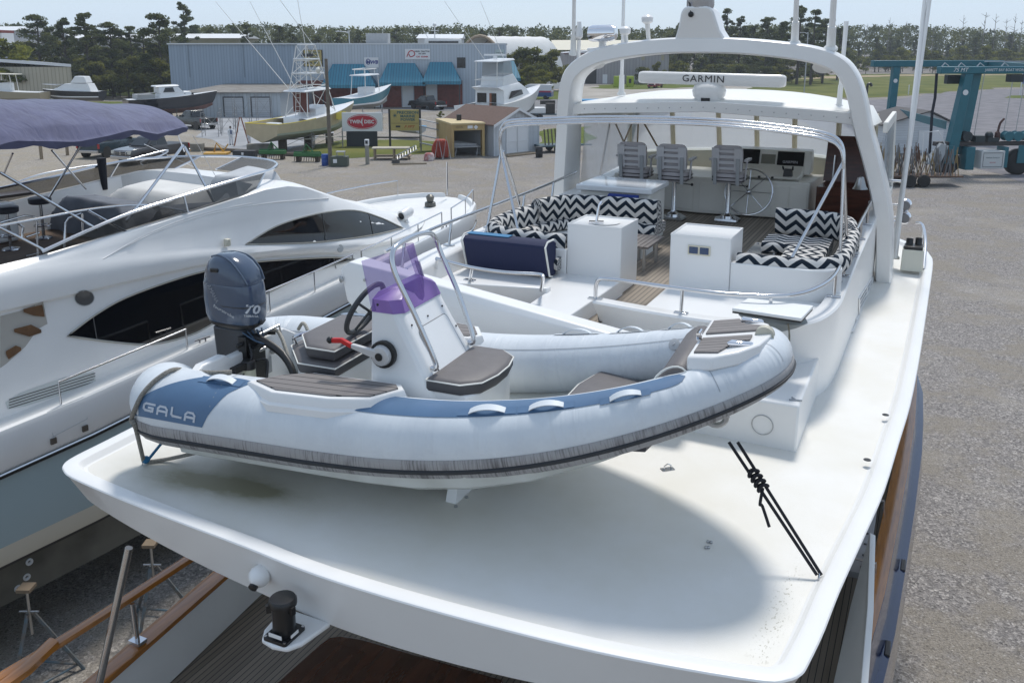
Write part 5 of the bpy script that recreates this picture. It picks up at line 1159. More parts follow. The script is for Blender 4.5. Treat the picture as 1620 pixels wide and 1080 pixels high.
txt_on(be,'fourstroke',354,492,8,(.95,.55),(-.1,-1),LET,'lettering',eng,sx=1.0,shear=.3)
txt_on(be,'YAMAHA',336,462,9,(.45,.9),(.9,-.35),mat('dull_lettering',(.22,.24,.28),.4),'lettering',eng)
mb=MB(ME); mb.loft([[(x,y,z) for x,y in[(xa,-w),(xf-.04,-w),(xf,-w*.5),(xf,w*.5),(xf-.04,w),(xa,w),(xa-.05,0)]] for z,xa,xf,w in((-.75,.02,.20,.05),(-.3,.0,.26,.07),(.2,-.02,.34,.10),(.42,-.02,.38,.12))]); mb.build('engine_leg',ENGD,eng,bevel=.02)
mb=MB(ME); mb.b2((.30,-.13,.02),(.40,.13,.36)); mb.tube([(.36,-.22,.3),(.36,.26,.3)],.022,8); mb.tube([(.36,.26,.3),(.44,.30,.30)],.02,8); mb.b2((.40,-.1,-.1),(.46,.1,.26)); mb.build('clamp_bracket',BLACK,eng,bevel=.01)
mb=MB(ME); mb.tube([(.40,.05,.33),(.46,.34,.36),(.46,.36,.28)],.014,8); mb.tube([(.42,-.1,.2),(.47,.1,.22)],.016,8); mb.build('steering_rod',STEELD,eng)
mb=MB(ME); mb.tube(bez([(.42,-.02,.34),(.60,-.02,.30),(.82,-.06,.22),(.98,-.14,.10),(.98,-.2,-.02),(.88,-.26,-.10)],6),.036,10); mb.tube(bez([(.42,-.1,.30),(.52,-.2,.20),(.46,-.3,.05),(.4,-.36,-.0)],5),.011,6); mb.build('control_hose',BLACK,eng)
mb=MB(ME)
for k in range(5): mb.tube(bez([(.36+.02*k,-.12+.05*k,.40),(.48,-.08+.04*k,.33-.02*k),(.62,-.03,.29)],4),.008,5)
mb.build('wiring',mat('cable_blue',(.03,.07,.13),.5),eng)
# fuel filter, primer, ropes inside the stern
mb=MB(RT); mb.lathe((.60,-.12,-.03),[(.055,0),(.058,.02),(.055,.13),(.03,.14)],14); mb.build('fuel_filter',mat('filter_cream',(.55,.56,.45),.4),RIB)
mb=MB(RT); mb.lathe((.60,-.12,.10),[(.06,0),(.06,.05),(.045,.07),(.001,.07)],14); mb.box((.60,-.24,.14),(.05,.14,.05)); mb.tube(bez([(.63,-.06,.15),(.72,-.04,.16),(.76,-.1,.05),(.86,-.24,-.08)],5),.012,6); mb.ball((.94,-.26,-.08),.05,10,6,(1.6,.8,.8)); mb.build('fuel_hose',BLACK,RIB)
mb=MB(RT); mb.b2((.505,.12,-.08),(.512,.28,.06)); mb.build('plate_outline',GREYW,RIB)
DR=mat('braided_rope',(.30,.285,.25),.9,col2=(.17,.16,.14),vscale=90)
rpz=thing('mooring_rope','thick grey braided rope over the dinghy stern tube down to the port pad eye','rope',PE_P)
hz=lambda px,py,o=.018:hit(bt,px,py,o)
pts=[hz(368,574),hz(338,573),hz(305,577),hz(275,588),hz(250,602),hz(230,622),hz(219,642),hz(214,662,.03)]
pts=[p for p in pts if p is not None]+[Yu(214,675,loc(pts[-1])[0]-.01),PE_P+Vector((-.02,0,.05))]
mb=MB(); mb.tube(bez(pts,5),.017,8); mb.tube(bez([PE_P+Vector((0,0,.04)),Yp(270,725,-3.20),RT(.55,-.55,-.42)],5),.016,8); mb.build('rope_strand',DR,rpz)
rpb=thing('blue_lashing','short bright blue line from the port pad eye up to the dinghy','rope',PE_P); mb=MB(); mb.tube([PE_P+Vector((0,0,.04)),RT(.32,-.62,-.20)],.012,6); mb.ball(PE_P+Vector((0,0,.06)),.032,8,6); mb.build('line',mat('blue_line',(.01,.12,.25),.7),rpb)
inr=thing('stern_painter','pale braided rope looped over the dinghy transom beside the bench','rope',RT(.6,.5,.2)); mb=MB(RT); mb.tube(bez([(.50,.28,.27),(.58,.30,.28),(.72,.22,.14),(.86,.1,-.12),(.95,-.15,-.22)],5),.016,8); mb.tube(bez([(.55,.62,.20),(.62,.60,.27),(.70,.56,.20),(.78,.5,0.),(.8,.42,-.2)],5),.016,8); mb.build('rope_strand',mat('pale_rope',(.5,.48,.42),.9,col2=(.3,.28,.24),vscale=90),inr)
BR=mat('black_cord',(.012,.012,.016),.8)
hb=bvh_of(bpy.data.objects['inflatable_dinghy'].children[0]); top_=RT(3.95,-.25,.18)
tp_=Yu(1163,706,6.05)
bl=thing('bow_lashing','doubled black lashing with a knot tying the dinghy bow to the starboard pad eye','rope',PE_S)
mb=MB(); e=PE_S+Vector((0,0,.04)); side=Vector((.028,0,0)); tp_=Yp(1160,699,-2.5); mb.tube([e-side*.5,tp_-side],.011,7); mb.tube([e+side*.5,tp_+side],.011,7)
kn=e.lerp(tp_,.71)
for q in range(4): c=kn+(tp_-e).normalized()*(.035*(q-1.5)); ax=(tp_-e).normalized(); f1=ax.orthogonal().normalized(); f2=ax.cross(f1); mb.tube([c+(f1*math.cos(t)+f2*math.sin(t))*.034+ax*.012*math.sin(2*t) for t in [2*PI*k/14 for k in range(14)]],.012,6,closed=True)
kp=kn-(tp_-e).normalized()*.06; mb.tube(bez([kp,kp+Vector((-.03,-.06,-.08)),Yu(1206,800,loc(kp)[0]-.05),Yu(1217,833,loc(kp)[0]-.07)],5),.010,6); mb.build('cord',BR,bl)
# chock under the keel
for x in(2.55,):
    ck=thing('boat_chock','white metal keel chock bolted to the boat deck under the dinghy','chock',Yp(715,795,-3.225))
    b=Yp(716,796,-3.225); T=TF(b,PI/2-YAW)
    mb=MB(T); mb.box((.12,0,.005),(.42,.16,.010)); mb.loft([[(x,y,z) for x,y in((-.02,-.04),(.30,-.04),(.30,.05),(-.02,.05))] if z<.1 else [(x,y,z) for x,y in((.06,-.02),(.36,-.02),(.36,.04),(.06,.04))] for z in(.008,.28)]); mb.build('chock_plate',GEL,ck,bevel=.006)
    mb=MB(T)
    for x,y in((-.05,-.055),(.10,-.06),(.25,-.06)): mb.cyl((x,y,.01),.014,.01,8)
    mb.build('chock_bolt',STEELD,ck)
mb=MB(RT); c=Vector((4.30,-.02,.28)); mb.tube([c+Vector((0,.0,0))+Vector((math.cos(t)*.07,0,math.sin(t)*.07)) for t in [2*PI*k/18 for k in range(18)]],.02,8,closed=True); mb.build('bow_eye',STEELD,RIB)
# ================================================================ neighbouring flybridge yacht on the left
YAW2=R(34); S2,C2=math.sin(YAW2),math.cos(YAW2); QC=-15.6
def Z(p,q,z): return Vector((p*S2+q*C2,p*C2-q*S2,z))
def loc2(w): return (w[0]*S2+w[1]*C2, w[0]*C2-w[1]*S2)
def Zq(px,py,q):
    r=ray(px,py); t=q/loc2(r)[1]; return Vector((r.x*t,r.y*t,H+r.z*t))
LY=thing('flybridge_yacht','white flybridge yacht with pale blue topsides and a purple-blue bimini at the left','motor yacht',Z(10,QC,0),PI/2-YAW2)
ps=[1,3,5,7,9,10.5,12,13.5,15,16.5,17.6,18.6,19.3,19.75,20.0]
def hbr(p): return interp(p,[1,3,5,7.5,12,13.5,15,16.5,17.6,18.6,19.3,19.75,20],[2.9,3.0,3.0,2.95,2.78,2.65,2.48,2.28,2.08,1.75,1.35,.85,.35])
def zr_(p): return interp(p,[1,5,7.5,12,16,20],[3.05,3.2,3.35,3.85,4.25,4.6])
def zg(p): return zr_(p)+interp(p,[1,5,9,14,20],[.6,.62,.6,.5,.45])
BLUEH=mat('pale_blue_topsides',(.33,.435,.47),.22,var=.06,vscale=.8,coat=.3)
CREAMH=mat('cream_boot_top',(.58,.55,.46),.3); BOT=mat('antifouling_grey',(.15,.145,.12),.85,col2=(.07,.068,.055),vscale=1.2,detail=8)
def hullring(p):
    h=hbr(p); z=zr_(p); f=interp(p,[1,12,20],[1,1,.35]); g=interp(p,[12,20],[1,.15])
    zc=interp(p,[1,8,14,20],[2.02,2.10,2.6,3.9]); kz=interp(p,[1,12,16,18.5,20],[.75,.75,1.1,2.2,3.9])
    return [(h,z),(h-.02,z-.2),(max(.05,h*.985-.02*(1-g)-.35*(1-g)),lerp(z,zc,.55)),(max(.04,(h-.06)*lerp(.55,1,g)),zc),(max(.04,(h-.08)*lerp(.5,1,g)),zc-.13),(max(.04,(h-.09)*lerp(.48,1,g)),zc-.30),(max(.03,(h-.12)*lerp(.42,1,g)),zc-.36),(max(.03,(h-.16)*lerp(.40,1,g)),lerp(zc-.36,kz,.62)),(max(.025,(h-.6)*lerp(.3,1,g)),lerp(zc-.36,kz,.8)),(.02,kz-.05)]
mb=MB(lambda p,h,z:Z(p,QC+h,z)); rings=[]
for p in ps:
    r=hullring(p); rings.append([(p,h,z) for h,z in r]+[(p,-h,z) for h,z in r[::-1]])
mb.loft(rings,closed=False)
n=len(rings[0])-1
for k in range(len(mb.f)):
    i=k%n; i=min(i,n-1-i); mb.m[k]=0 if i<3 else 1 if i<5 else 3 if i==5 else 2
mb.F(list(range(n+1))); mb.m[-1]=0
mb.build('hull',[BLUEH,CREAMH,BOT,BLACK],LY,smooth=30)
# upper topsides (white), gunwale, side deck
mb=MB(lambda p,h,z:Z(p,QC+h,z)); rings=[]
for p in ps:
    h=hbr(p); a=[(h+.02,zr_(p)-.0),(h+.05,zr_(p)+.05),(h+.05,zg(p)-.06),(h+.03,zg(p)),(h-.08,zg(p)),(h-.11,zg(p)-.03),(h-.14,zg(p)-.12)]
    a=[(max(.02,x),z) for x,z in a]; rings.append([(p,x,z) for x,z in a]+[(p,-x,z) for x,z in a[::-1]])
mb.loft(rings,closed=False); mb.build('gunwale',GEL,LY,smooth=40)
mb=MB(lambda p,h,z:Z(p,QC+h,z))
mb.loft([[(p,hbr(p)+.06,zr_(p)+d) for d in(-.03,-.0)]+[(p,hbr(p)+.075,zr_(p)-.015)] for p in ps],closed=True); rr_=mb.build('rub_rail',STEEL,LY)
mb=MB(lambda p,h,z:Z(p,QC+h,z)); mb.loft([[(p,hbr(p)+.056,zr_(p)-.075),(p,hbr(p)+.056,zr_(p)-.035)] for p in ps],closed=False); mb.build('rub_rail_base',BLACK,LY)
# superstructure
sp_=[1,3,5,7,8.3,9.6,10.6,11.4,12.0,12.5,13.3,14.2,15.2,16.2,17.0,17.6]
def A(p,ys): return interp(p,sp_,ys)
hs=[2.32,2.32,2.32,2.3,2.3,2.28,2.26,2.25,2.24,2.22,2.16,2.05,1.88,1.62,1.3,.9]
zbl=[5.40,5.40,5.40,5.40,5.40,5.38,5.30,5.22,5.13,5.05,4.90,4.80,4.72,4.68,4.72,4.74]
zbt=[5.90,5.90,5.92,5.87,5.80,5.66,5.52,5.43,5.36,5.30,5.15,4.98,4.85,4.80,4.80,4.80]
zct=[5.95,5.95,5.98,6.06,6.2,6.33,6.45,6.53,6.52,6.42,6.12,5.80,5.42,5.16,4.98,4.86]
def ssec(p):
    h=A(p,hs); zd=zg(p)-.12; b=A(p,zbl); t=A(p,zbt); c=A(p,zct); inn=interp(p,[11.4,12.5,15.2,17.6],[.10,.16,.34,.3])
    return [(h+.03,zd),(h,lerp(zd,b,.5)),(h-.02,b-.06),(h+.06,b),(h+.09,lerp(b,t,.45)),(h+.05,t-.03),(h-.01,t+.04),(h-inn*.4,lerp(t,c,.5)),(h-inn,c-.04),(h-inn-.06,c)]
mb=MB(lambda p,h,z:Z(p,QC+h,z)); rings=[]
for p in [1,2,3,4,5,6,7,7.6,8.3,9,9.6,10.1,10.6,11,11.4,12,12.5,12.9,13.3,13.7,14.2,14.7,15.2,15.7,16.2,16.6,17.,17.6]:
    a=ssec(p); fl=p<11.35
    top=[(1.9,5.6),(0,5.6)] if fl else [(a[-1][0]*.6,a[-1][1]+.07),(0,a[-1][1]+.09)]
    a=a+([(a[-1][0]-.08,a[-1][1]-.02)] if fl else [(a[-1][0]*.85,a[-1][1]+.04)])+top
    rings.append([(p,h,z) for h,z in a]+[(p,-h,z) for h,z in a[-2::-1]])
mb.loft(rings,closed=False); mb.F(list(range(len(rings[-1])))); ns=len(rings[0])-1
sup=mb.build('superstructure',GEL,LY,smooth=38)
mb=MB(lambda p,h,z:Z(p,QC+h,z)); mb.poly([(3,1.95,5.606),(11.3,1.95,5.606),(11.3,-1.95,5.606),(3,-1.95,5.606)]); mb.build('flybridge_deck',stripemat('brown_teak',(.13,.085,.055),(.02,.018,.016),.06,.006,axis=1,rough=.7),LY,smooth=0)
bpy_update(); bs=bvh_of(sup)
WIN=mat('yacht_window',(.004,.0045,.005),.05,spec=.7); WFR=mat('window_trim',(.36,.35,.31),.35,.4)
def win(poly,name,step=14):
    o=skin(bs,poly,.006,step).build(name,WIN,LY,smooth=60); n=len(poly)
    pts=[hit(bs,*poly[i],.010) for i in range(n)]
    mb=MB(); mb.tube(pts,.016,5,closed=True); mb.build('window_trim',WFR,o); return o
sal=cm([(106,531),(150,498),(200,470),(283,440),(345,424),(407,414),(480,409),(533,407),(560,410)])+cm([(560,411),(500,428),(430,460),(345,507),(300,530),(240,544),(180,541),(106,531)])[1:-1]
w1=win(sal,'saloon_window')
upw=cm([(388,387),(430,361),(470,346),(515,336),(560,333),(600,344),(637,361)])+cm([(637,361),(590,372),(520,382),(450,386),(388,387)])[1:-1]
w2=win(upw,'upper_window',10)
MUL=mat('mullion_grey',(.10,.10,.10),.4)
for w_,segs in((w1,(((147,502),(153,538)),((527,407),(531,425)))),(w2,(((509,337),(516,382)),((583,338),(590,371))))):
    for a,b in segs:
        mb=MB(); mb.tube([hit(bs,lerp(a[0],b[0],k/4),lerp(a[1],b[1],k/4),.011) for k in range(5)],.008,5); mb.build('mullion',MUL,w_)
# moulded crease lines, emblem, fittings
GREYL=mat('line_grey',(.45,.46,.46),.5)
for pts in(cm([(178,402),(240,370),(320,342),(420,322),(520,314)]),cm([(163,410),(230,372),(310,341),(400,321)])):
    mb=MB(); mb.tube([hit(bs,*p,.002) for p in pts],.008,4); mb.build('crease',GEL,LY)
e=[(133+15.5*math.cos(t),471+12.5*math.sin(t)) for t in [2*PI*k/24 for k in range(24)]]
skin(bs,e,.008,6).build('emblem',mat('emblem_grey',(.09,.09,.09),.4),LY)
e=[(133+15.5*math.cos(t),471+12.5*math.sin(t)) for t in [2*PI*k/24 for k in range(24)]]
mb=MB(); mb.tube([hit(bs,*p,.010) for p in e],.006,4,closed=True); mb.build('emblem_rim',GREYL,LY)
c=hit(bs,357,384,.0); mb=MB(); mb.box(c+Vector((.05,-.06,.02)),(.1,.1,.14),-YAW2); mb.build('side_light',mat('lamp_cream',(.6,.58,.48),.4),LY,bevel=.02)
c=hit(bs,538,393,.0); mb=MB(); mb.lathe(c,[(.09,0),(.085,.012),(.001,.016)],16,ax=Z(0,1,.15)-Z(0,0,0)); mb.build('vent_shell',GREYL,LY)
# louvred engine vent and locker doors on the side
sg_=mb
gun=[o for o in LY.children if o.name.startswith('gunwale')][0]; bg=bvh_of(gun,sup)
v=[(8,636),(30,622),(100,597),(148,588),(152,604),(110,620),(40,642),(12,647)]
skin(bg,v,.006,12).build('engine_vent',mat('vent_pale',(.55,.58,.57),.5),LY)
for k in range(4):
    a=(12+k*3,640-0+k*1.5);
    mb=MB(); y0=lerp(632,645,k/3.); mb.tube([hit(bg,lerp(14,150,i/6),lerp(y0,y0-(42 if k<3 else 42),i/6)+0,.009) for i in range(7)],.008,4); mb.build('vent_slat',MUL,LY)
for poly in([(75,652),(132,628),(138,662),(84,690)],):
    mb=MB(); mb.tube([hit(bg,*p,.003) for p in poly],.005,4,closed=True); mb.build('locker_door',GREYL,LY)
for p in((84,697),(134,677)):
    c=hit(bg,*p,.0); mb=MB(); mb.box(c,(.05,.09,.09),-YAW2); mb.build('flush_latch',mat('latch_dark',(.10,.085,.07),.4),LY)
# steps in the aft wing: recess with three teak treads
rec=[(0,545),(0,500),(30,492),(68,477),(75,512),(60,520),(40,548),(10,575),(0,582)]
skin(bs,rec,.004,12).build('stair_recess',mat('recess_cream',(.42,.40,.36),.6),LY)
TRD=mat('teak_tread',(.17,.085,.035),.55,var=.4,vscale=6,stretch=(1,8,1))
for pts in([(36,487),(66,480),(69,496),(52,494)],[(21,520),(48,513),(64,521),(45,527)],[(8,555),(24,546),(32,549),(12,563)]):
    P_=[hit(bs,*p,.02) for p in pts]; mb=MB(); mb.slab(P_,(0,0,-.05)); mb.build('stair_tread',TRD,LY)
# bar stools, seats under grey covers, bar, far dash
CVR=mat('grey_seat_cover',(.17,.19,.225),.85,col2=(.12,.135,.165),vscale=2.5,bump=.6,bscale=4); CVL=mat('pale_cover',(.50,.52,.54),.8,var=.15,vscale=3,bump=.8,bscale=4); CVW=mat('white_cover',(.70,.70,.68),.7,var=.06,vscale=2,bump=.4,bscale=3)
def stool(p,q):
    mb=MB(); b=Z(p,q,5.61); mb.lathe(b,[(.16,0),(.15,.02),(.03,.05),(.03,.66),(.06,.68)],14); mb.tube([b+Vector((math.cos(t)*.15,math.sin(t)*.15,.25)) for t in [2*PI*k/16 for k in range(16)]],.012,6,closed=True); o=mb.build('bar_stool',STEEL,LY)
    mb=MB(); mb.lathe(b+Vector((0,0,.67)),[(.17,0),(.20,.02),(.205,.10),(.18,.12),(.001,.12)],18); mb.build('stool_seat',mat('stool_vinyl',(.010,.012,.022),.5),o)
stool(8.75,-16.75); stool(7.9,-16.3)
def drape(x0,x1,q0,q1,z0,h0,h1,m,name):
    mb=MB(lambda a,b,c:Z(a,b,c)); 
    def f(i,j):
        a=lerp(x0,x1,i); b=lerp(q0,q1,j); e=min(i,1-i)*6; f2=min(j,1-j)*6; k=min(1,e,f2); hh=lerp(h0,h1,i)
        return (a+.03*math.sin(b*9)*(1-k),b+.04*math.sin(a*8+b)*(1-k),z0+hh*max(0,k)**.5+.02*math.sin(a*5)*math.cos(b*4))
    mb.grid(f,26,22); return mb.build(name,m,LY,smooth=60)
drape(9.3,10.25,-14.9,-17.6,5.6,.72,.62,CVR,'covered_settee')
drape(9.45,11.3,-13.75,-14.6,5.6,.74,.60,CVR,'covered_settee')
drape(10.2,12.1,-14.6,-17.3,5.75,.6,.75,CVW,'covered_sunpad')
drape(11.2,12.5,-13.95,-15.2,5.9,.75,.85,CVL,'covered_helm')
mb=MB(lambda p,q,z:Z(p,q,z)); mb.b2((7.0,-17.4,5.61),(8.4,-16.9,6.35)); mb.build('bar_unit',GEL,LY,bevel=.06)
mb=MB(lambda p,q,z:Z(p,q,z)); mb.b2((6.8,-17.6,6.40),(8.9,-17.2,6.45)); mb.build('bar_top',mat('dark_wood',(.05,.035,.03),.4),LY)
mb=MB(lambda p,q,z:Z(p,q,z)); mb.b2((5.2,-14.2,5.61),(6.3,-13.55,6.15)); mb.build('aft_locker',GEL,LY,bevel=.05)
# windscreen: near side glass on the coaming, round the front, far side
TINT=glassmat('bronze_glass',(.035,.03,.022),.55,.03)
def wsx(k): # top edge path, k 0..1: near aft -> front -> far aft
    pts=[Z(6.95,-13.42,6.12),Z(8.3,-13.46,6.44),Z(9.6,-13.5,6.62),Z(11.0,-13.56,6.78),Z(12.0,-13.9,6.80),Z(12.75,-14.7,6.80),Z(12.95,-15.6,6.80),Z(12.75,-16.5,6.80),Z(12.0,-17.3,6.80),Z(11.,-17.62,6.78),Z(9.6,-17.7,6.62),Z(8.3,-17.74,6.5)]
    return pts
tp=bez(wsx(0),5); bpth=bez([Z(6.95,-13.42,6.07),Z(8.3,-13.42,6.2),Z(9.6,-13.42,6.33),Z(10.8,-13.45,6.45),Z(11.5,-13.7,6.53),Z(12.1,-14.6,6.58),Z(12.25,-15.6,6.60),Z(12.1,-16.6,6.58),Z(11.5,-17.5,6.53),Z(10.8,-17.7,6.45),Z(9.6,-17.78,6.33),Z(8.3,-17.78,6.2)],5)
for s0,s1 in((0,10),(10,18),(18,23),(23,32),(32,37),(37,45),(45,55)):
    if (s0,s1)==(18,23) or (s0,s1)==(32,37): continue
    mb=MB(); 
    for i in range(s0,s1): mb.poly([bpth[i],bpth[i+1],tp[i+1],tp[i]])
    mb.build('windscreen_glass',TINT,LY)
mb=MB(); mb.tube(tp,.028,8); mb.build('windscreen_rail',STEEL,LY)
for i in(10,18,23,32,37,45):
    mb=MB(); mb.tube([bpth[i],tp[i]],.022,6); mb.build('windscreen_post',STEEL,LY)
def rl(pts,r=.02,name='rail'):
    mb=MB(); mb.tube(pts,r,8); return mb.build(name,STEEL,LY)
# inner grab rails on the near side, ladder hoop
rl(bez([Zq(0,357,-13.6),Zq(60,346,-13.6),Zq(130,333,-13.6),Zq(200,325,-13.6),Zq(250,327,-13.6),Zq(303,337,-13.45)],5))
for poly in([(0,352),(40,341),(54,343),(58,352),(60,420)],[(102,400),(103,352),(108,345),(128,338)],[(35,375),(37,360),(28,353),(0,353)],[(41,375),(62,368)],[(41,405),(62,400)],[(130,338),(131,368),(112,375)]):
    rl([Zq(a,b,-14.1) for a,b in poly],.018,'grab_rail')
# far side rails
rl(bez([Zq(0,300,-18.),Zq(60,277,-18.),Zq(130,264,-18.),Zq(190,256,-18.),Zq(262,238,-18.),Zq(255,246,-18.),Zq(224,255,-18.),Zq(226,262,-18.)],5),.018)
# bimini canopy
BIM=pvc('bimini_canvas',(.098,.103,.185),(.068,.07,.128),.9); BIM.node_tree.nodes['Principled BSDF'].inputs['Roughness'].default_value=.8
BIM.node_tree.nodes['Principled BSDF'].inputs['Sheen Weight'].default_value=.25
hoops=[2.6,4.75,6.95,8.95,10.15]
def bimf(i,j):
    p=lerp(2.0,10.25,i); s=2*j-1; hw=interp(p,[2.0,8.8,10.25],[1.78,1.78,1.5]); 
    d=min(abs(p-h) for h in hoops); sag=min(1,d/.95)
    q=-15.62+s*hw*(1+.0*sag); z=7.62+interp(p,[2,7,10.25],[.70,.60,.36])*(1-abs(s)**2.3)-.07*sag*(1-abs(s)**4)-.16*(abs(s)>.93)*sag
    z+=interp(p,[2.0,4.4,7.9,10.25],[-.05,.03,.24,.14])+.018*math.sin(p*7+s*5)*math.sin(s*8+p)*sag
    return (p,q,z)
mb=MB(lambda p,q,z:Z(p,q,z)); mb.grid(bimf,66,40,uv=(6,3)); 
BI=thing('bimini_canopy','faded purple-blue canvas bimini stretched over steel hoops above the left yacht','canopy',Z(7,-15.6,7.3)); cv=mb.build('canvas',BIM,BI,smooth=70)
mb=MB(lambda p,q,z:Z(p,q,z))
for sg in(0,1):
    mb.loft([[bimf(i/66,sg),tuple(Vector(bimf(i/66,sg))+Vector((0,-.05 if sg else .05,-.10-.03*math.sin(i*1.3))))] for i in range(67)],closed=False)
mb.build('valance',BIM,BI,smooth=70)
for h in hoops:
    mb=MB(lambda p,q,z:Z(p,q,z)); i=(h-2.0)/8.25; mb.tube([tuple(Vector(bimf(i,k/24))+Vector((0,0,-.06))) for k in range(1,24)],.02,6); mb.build('hoop',STEEL,BI)
for a,b,q1,q2,r in(((0,273),(154,363),-13.85,-13.5,.022),((0,360),(76,399),-13.6,-13.45,.022),((290,230),(200,350),-14.0,-13.5,.024),((292,232),(341,325),-14.0,-13.5,.024),((139,333),(200,367),-13.5,-13.45,.022),((128,230),(78,312),-15.5,-16.,.02),((82,238),(136,299),-16.8,-17.4,.02),((20,243),(6,275),-16.8,-17.4,.02),((278,205),(292,240),-16.9,-16.9,.016),((228,228),(330,275),-17.,-17.5,.006),((305,215),(344,284),-14.5,-15.,.006)):
    mb=MB(); mb.tube([Zq(*a,q1),Zq(*b,q2)],r,8); mb.build('bimini_leg',STEEL,BI)
mb=MB(); mb.tube([Zq(160,250,-17.6),Zq(163,275,-17.6),Zq(166,300,-17.6)],.10,10,r1=.06); mb.build('furled_flag',mat('black_cloth',(.012,.014,.02),.9),LY)
# foredeck: sunpad cover, spotlight, staff, rails, hatch, windlass
mb=MB(lambda p,q,z:Z(p,q,z)); mb.loft([[(p,-15.7-w,z-.04),(p,-15.7-w*.8,z+.08),(p,-15.7,z+.13),(p,-15.7+w*.8,z+.08),(p,-15.7+w,z-.04)] for p,w,z in((14.6,1.1,5.62),(15.2,1.2,5.5),(16.0,1.15,5.28),(16.8,.9,5.05),(17.3,.6,4.92))]); mb.build('sunpad',CVW,LY)
mb=MB(); c=hit(bs,643,352,0); mb.lathe(c,[(.08,0),(.05,.03),(.035,.12)],12); ax=(Zq(632,347,loc2(c)[1])-Zq(652,334,loc2(c)[1])).normalized(); mb.lathe(c+Vector((0,0,.24))-ax*.2,[(.001,0),(.10,.02),(.14,.1),(.13,.38),(.001,.40)],14,ax=ax); sl_=mb.build('spotlight',GEL,LY,smooth=50)
mb=MB(); mb.lathe(c+Vector((0,0,.24))-ax*.2,[(.09,.398),(.08,.41),(.001,.41)],14,ax=ax); mb.build('spotlight_lens',BLACK,sl_)
rl([Z(19.8,-15.6,zg(19.8)),Z(19.8,-15.6,zg(19.8)+.95)],.025,'jackstaff')
mb=MB(lambda p,q,z:Z(p,q,z)); mb.poly([(p,QC+max(.02,hbr(p)-.13),zg(p)-.11) for p in ps if p>=5]+[(p,QC-max(.02,hbr(p)-.13),zg(p)-.11) for p in ps[::-1] if p>=5]); mb.build('foredeck',GELM,LY)
mb=MB(); mb.lathe(Z(18.9,-15.5,zg(18.9)-.1),[(.16,0),(.15,.1),(.09,.13),(.12,.26),(.06,.32),(.001,.33)],12); mb.build('windlass',mat('windlass_grey',(.12,.12,.11),.4,.6),LY)
def siderail(p0,p1,q_off,h,n):
    P_=[Z(p0,QC+hbr(p0)-q_off,zg(p0))]+[Z(lerp(p0,p1,k/n),QC+hbr(lerp(p0,p1,k/n))-q_off,zg(lerp(p0,p1,k/n))+h) for k in range(n+1)]+[Z(p1,QC+hbr(p1)-q_off,zg(p1))]
    o=rl(P_,.017)
    for k in range(1,n): x=lerp(p0,p1,k/n); mb=MB(); mb.tube([Z(x,QC+hbr(x)-q_off,zg(x)),Z(x,QC+hbr(x)-q_off,zg(x)+h)],.014,6); mb.build('stanchion',STEEL,o)
siderail(6.6,8.9,.05,.36,1); siderail(9.6,13.2,.05,.42,3); siderail(13.5,16.8,.05,.42,3); siderail(17.3,19.2,.05,.4,2)
P_=[Z(p,QC-hbr(p)+.05,zg(p)+.42) for p in(14.5,16,17.5,18.5,19.2)]; rl([Z(14.5,QC-hbr(14.5)+.05,zg(14.5))]+P_+[Z(19.2,QC-hbr(19.2)+.05,zg(19.2))],.022)
for p in(9.2,16.9):
    mb=MB(); c=Z(p,QC+hbr(p)-.02,zg(p)+.02)
    f=Z(1,0,0)-Z(0,0,0); mb.tube([c-f*.16+Vector((0,0,.06)),c+f*.16+Vector((0,0,.06))],.018,6); mb.tube([c-f*.06,c-f*.06+Vector((0,0,.06))],.02,6); mb.tube([c+f*.06,c+f*.06+Vector((0,0,.06))],.02,6); mb.build('cleat',STEEL,LY)
# hull fittings below the boot top
bhl=bvh_of([o for o in LY.children if o.name.startswith('hull')][0])
for px,py in((46,888),(42,912),(28,930)):
    mbx=MB(); c=hit(bhl,px,py,.0); mbx.lathe(c,[(.055,0),(.055,.02),(.03,.02),(.02,.0)],12,ax=Z(0,1,0)-Z(0,0,0)); mbx.build('skin_fitting',GREYL,LY)
# jack stands propping both yachts
def jackstand(loc_,h,lab):
    t=thing('jack_stand',lab,'jack stand',loc_,0,'jack stands under the two yachts'); T=TF(loc_); PT=mat('blue_stand_paint',(.10,.16,.20),.7,col2=(.14,.12,.10),vscale=6)
    for k in range(3):
        a=2*PI*k/3+.4; mb=MB(T); mb.tube([(math.cos(a)*.62,math.sin(a)*.62,.0),(math.cos(a)*.05,math.sin(a)*.05,h*.72)],.028,6); mb.build('leg',PT,t)
    mb=MB(T)
    for k in range(3):
        a=2*PI*k/3+.4; b=2*PI*(k+1)/3+.4; mb.tube([(math.cos(a)*.55,math.sin(a)*.55,.1),(math.cos(b)*.55,math.sin(b)*.55,.1)],.018,6)
    mb.build('brace',PT,t)
    mb=MB(T); mb.tube([(0,0,h*.5),(0,0,h-.04)],.024,8); mb.tube([(-.14,0,h*.74),(.14,0,h*.74)],.016,6); mb.build('screw',STEELD,t)
    mb=MB(T); mb.box((0,0,h-.02),(.2,.2,.05)); mb.build('pad',mat('pad_wood',(.2,.15,.1),.8),t)
    return t
jackstand(at(60,1075,0),1.55,'rusty blue jack stand nearest the camera, under the left yacht')
jackstand(at(250,990,0),1.5,'jack stand seen through the gap between the two yachts, beyond the wooden rail')
jackstand(Z(13.5,QC+1.9,0),1.6,'jack stand under the bow half of the left yacht')
